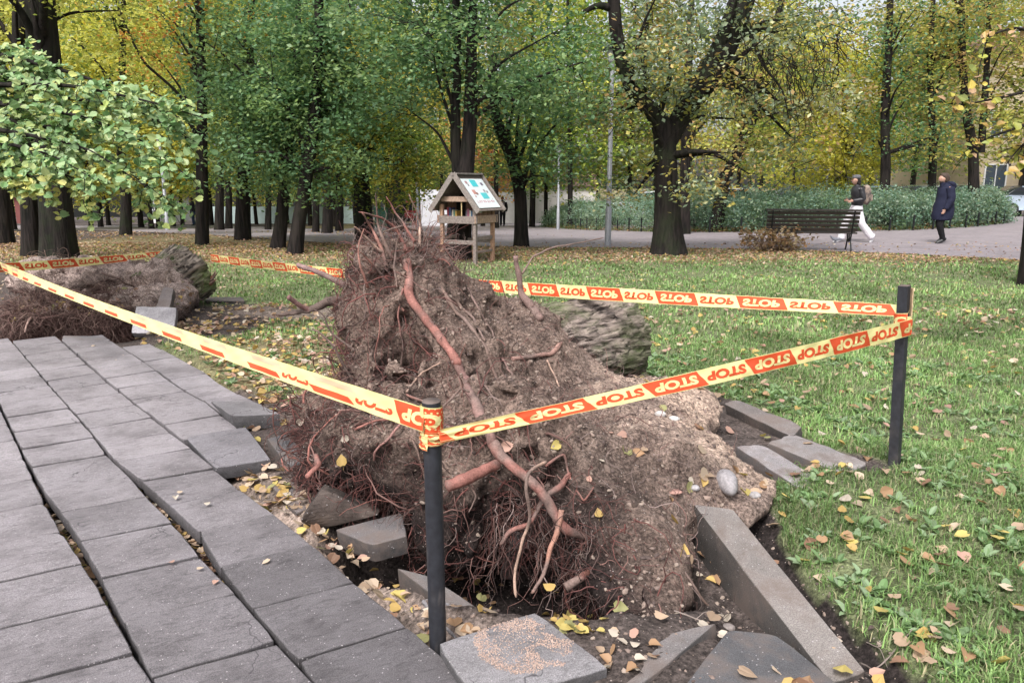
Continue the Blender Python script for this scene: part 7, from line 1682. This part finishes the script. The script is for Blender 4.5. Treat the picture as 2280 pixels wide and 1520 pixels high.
def single_leaves():
    """the leaves that show largest, each a thing of its own; same-looking neighbours share a label"""
    rng = np.random.default_rng(52); protos = {}; rngS = (.04, .06); BOX = ((0, 2280), (900, 1520))
    def pro(ci, v):
        if (ci, v) not in protos:
            T, F = LEAF_HEART; V = T.copy(); V[:, 2] += (V[:, 0]**2)*rng.normal(.2, .5)+np.abs(V[:, 1])*rng.uniform(-.1, .55); stalk = np.array([[-.40, .012, 0], [-.40, -.012, 0], [-.85, -.01, .08], [-.85, .01, .08]])
            mb = MB(); mb.add(V, F, FLC[ci]*rng.uniform(.85, 1.1)); mb.add(stalk, np.array([[0, 1, 2, 3]]), FLC[ci]*.6); protos[ci, v] = mb.mesh('fallen_leaf', M_DRY)
        return protos[ci, v]
    def put1(p, up_, ci, s, where, tilt=.25, label=None):
        o = bpy.data.objects.new('fallen_leaf', pro(ci, int(rng.integers(0, 4)))); sc.collection.objects.link(o)
        R = rand_rot(1, up_, tilt, rng)[0]; o.matrix_world = Matrix.LocRotScale(Vector(p), Matrix(R.tolist()).to_quaternion(), Vector((s, s, s)))
        d_ = p[1]*math.cos(PITCH)+(CAMZ-p[2])*math.sin(PITCH); px_ = 1140+FPX*p[0]/d_; szw = 'small ' if s < rngS[0]+(rngS[1]-rngS[0])*.33 else ('large ' if s > rngS[0]+(rngS[1]-rngS[0])*.67 else '')
        py_ = 760-FPX*((p[2]-CAMZ)*math.cos(PITCH)+p[1]*math.sin(PITCH))/d_; (bx0, bx1), (by0, by1) = BOX
        pos = ('far left', 'left', 'right', 'far right')[int(np.clip((px_-bx0)/(bx1-bx0)*4, 0, 3))]; dp = ('back', 'middle', 'front')[int(np.clip((py_-by0)/(by1-by0)*3, 0, 2))]
        lb = label or f'{szw}{FLN[ci]} leaf {where}, {dp} {pos}'; tag(o, lb, 'leaf', f'{FLN[ci]} leaves {where}' if not label else None)
    # ones the photograph shows plainly
    for (px, py, ci, s, lb) in [(1236, 992, 5, .036, 'round pale yellow leaf hanging on roots above the long bare root'), (1385, 968, 6, .034, 'pink brown leaf stuck on the smooth earth under the front tape'), (1222, 1312, 2, .034, 'orange heart shaped leaf low among the hanging roots'),
        (670, 938, 8, .034, 'round cream leaf caught in the fine roots at the left'), (768, 978, 8, .03, 'small cream leaf on the matted roots left of the nearest stake'), (762, 1025, 2, .04, 'yellow leaf hanging below the small cream one in the roots'),
        (1382, 1352, 7, .04, 'yellow green leaf on the right rim of the hole'), (1332, 1145, 2, .03, 'golden leaf pinned on the earth at the upper right of the hole'), (1475, 908, 7, .032, 'greenish yellow leaf on the earth behind the front tape'),
        (1130, 993, 6, .04, 'curled pinkish leaf beside the bend of the thick red root'), (1582, 1288, 2, .032, 'small orange leaf on the dark earth left of the long kerb'), (1505, 1372, 8, .03, 'cream leaf at the foot of the earth slope above the pale slab'), (1280, 905, 3, .03, 'orange brown leaf on earth just under the front tape')]:
        q = hit(BVH1, px, py, None, .012)
        if q is None: q = g0(px, py, .01); nn = np.array([0, -.2, 1])
        else:
            h = BVH1.find_nearest(Vector(q)); nn = np.array(h[1]); nn = nn*.5+np.array([0, -.7, .4])
        put1(q, nn/np.linalg.norm(nn), ci, s*1.35, '', .12, lb)
    def region(n, fpx, where, cis, s=(.04, .062), mode='ground', tilt=.3):
        nonlocal rngS, BOX
        s = (s[0]*.88, s[1]*.88); rngS = s; smp = np.array([fpx() for _ in range(60)]); BOX = ((smp[:, 0].min(), smp[:, 0].max()), (smp[:, 1].min(), smp[:, 1].max()))
        c = 0; tries = 0
        while c < n and tries < n*20:
            tries += 1; px, py = fpx(); q = hit(BVH1, px, py, None, .006) if mode != 'flat' else None
            if q is not None:
                up_ = np.array(BVH1.find_nearest(Vector(q))[1])
                if up_[2] < .1: continue
            else:
                g_ = g0(px, py, 0.0)
                for _ in range(3): g_ = g0(px, py, float(ground_z(g_[0], g_[1]))+(.015 if mode == 'lawn' else .006))
                if mode == 'flat': g_ = g0(px, py, .006)
                q = g_; up_ = np.array([0, 0, 1.0])
                if mode == 'lawn' and soil_mask(q[0], q[1]) > .6: continue
            put1(q+np.array([0, 0, .012 if mode == 'lawn' else .004]), up_, int(rng.choice(cis)), rng.uniform(*s), where, tilt); c += 1
    U = rng.uniform
    region(52, lambda: (U(1750, 2280), U(1060, 1500)), 'on grass between long kerb and right stake', [0, 1, 2, 3, 4, 5, 6], (.045, .07), 'lawn')
    region(28, lambda: (U(1700, 2280), U(880, 1060)), 'on grass round the right stake foot', [0, 2, 3, 6, 8], (.045, .065), 'lawn')
    def strip():
        t = U(0, 1); return np.interp(t, [0, .35, .6, .85, 1], [620, 700, 800, 900, 985])+rng.normal(0, 14), np.interp(t, [0, .35, .6, .85, 1], [1090, 1180, 1262, 1345, 1400])+rng.normal(0, 12)
    region(74, strip, 'in the rubble strip along the slabs', [0, 1, 2, 3, 5, 6, 8], (.034, .055), 'soil')
    region(26, lambda: (rng.normal(1275, 28), rng.normal(1395, 14)), 'heaped at the front corner of the hole', [5, 5, 2, 7], (.035, .05), 'soil', .4)
    region(12, lambda: (U(1000, 1130), U(1290, 1345)), 'on the floor of the hole', [2, 5, 3], (.03, .045), 'soil')
    region(16, lambda: (U(1330, 1460), U(1400, 1500)), 'between the sandy slab and the pale sloping slab', [8, 0, 3, 6], (.035, .05), 'soil')
    region(30, lambda: (U(520, 640), U(1060, 1110) if rng.random() < .6 else U(960, 1010)), 'in the hollow behind the lifted slab', [0, 1, 2, 5, 7], (.035, .055), 'soil')
    region(7, lambda: (U(380, 620), U(1010, 1300)), 'lying alone on the grey slabs', [1, 8, 6], (.03, .04), 'flat', .08)
    region(5, lambda: (U(180, 340), U(765, 850)), 'lying alone on the far slabs', [1, 8], (.035, .05), 'flat', .08)
    region(10, lambda: (U(1560, 1900), U(1000, 1090)), 'on the broken kerb stones at the right', [2, 3, 1], (.04, .055), 'lawn')
    region(10, lambda: (U(1100, 1650), U(960, 1300)), 'scattered on the earth slope', [6, 3, 4, 8], (.03, .04), 'soil')
single_leaves()
def twig(label, pts, r=.003):
    P = np.array([g0(px, py, 0) for px, py in pts]); P[:, 2] = [float(ground_z(p[0], p[1]))+.012+.015*(k % 2) for k, p in enumerate(P)]
    Q = resample(P, 20); Q = Q+np.stack([fbm(Q+k*3, 20, 2) for k in range(3)], 1)*.006; V, F = tubes(Q, np.linspace(r, r*.5, 20), 6)
    c = P.mean(0); mb = MB(); mb.add(V-c, F, (.22, .18, .16)); q = Q[8]-c; V, F = tubes(np.array([q, q+[.03, .02, .012], q+[.06, .035, .01]]), [r*.7, r*.5, r*.3], 5); mb.add(V, F, (.22, .18, .16))
    o = mb.build('twig', M_FINE, label=label, cat='twig', group='dry twigs on the ground'); o.location = c
twig('thin grey twig on the black soil beside the lower end of the long kerb', [(1915, 1468), (1950, 1452), (1985, 1445), (2030, 1425)])
twig('thin dry twig in the weeds left of the twig by the kerb end', [(1930, 1405), (1962, 1430), (1980, 1452)], .002)
twig('bent twig lying on the earth above the dark rough slab', [(1500, 1372), (1560, 1392), (1610, 1398)], .003)
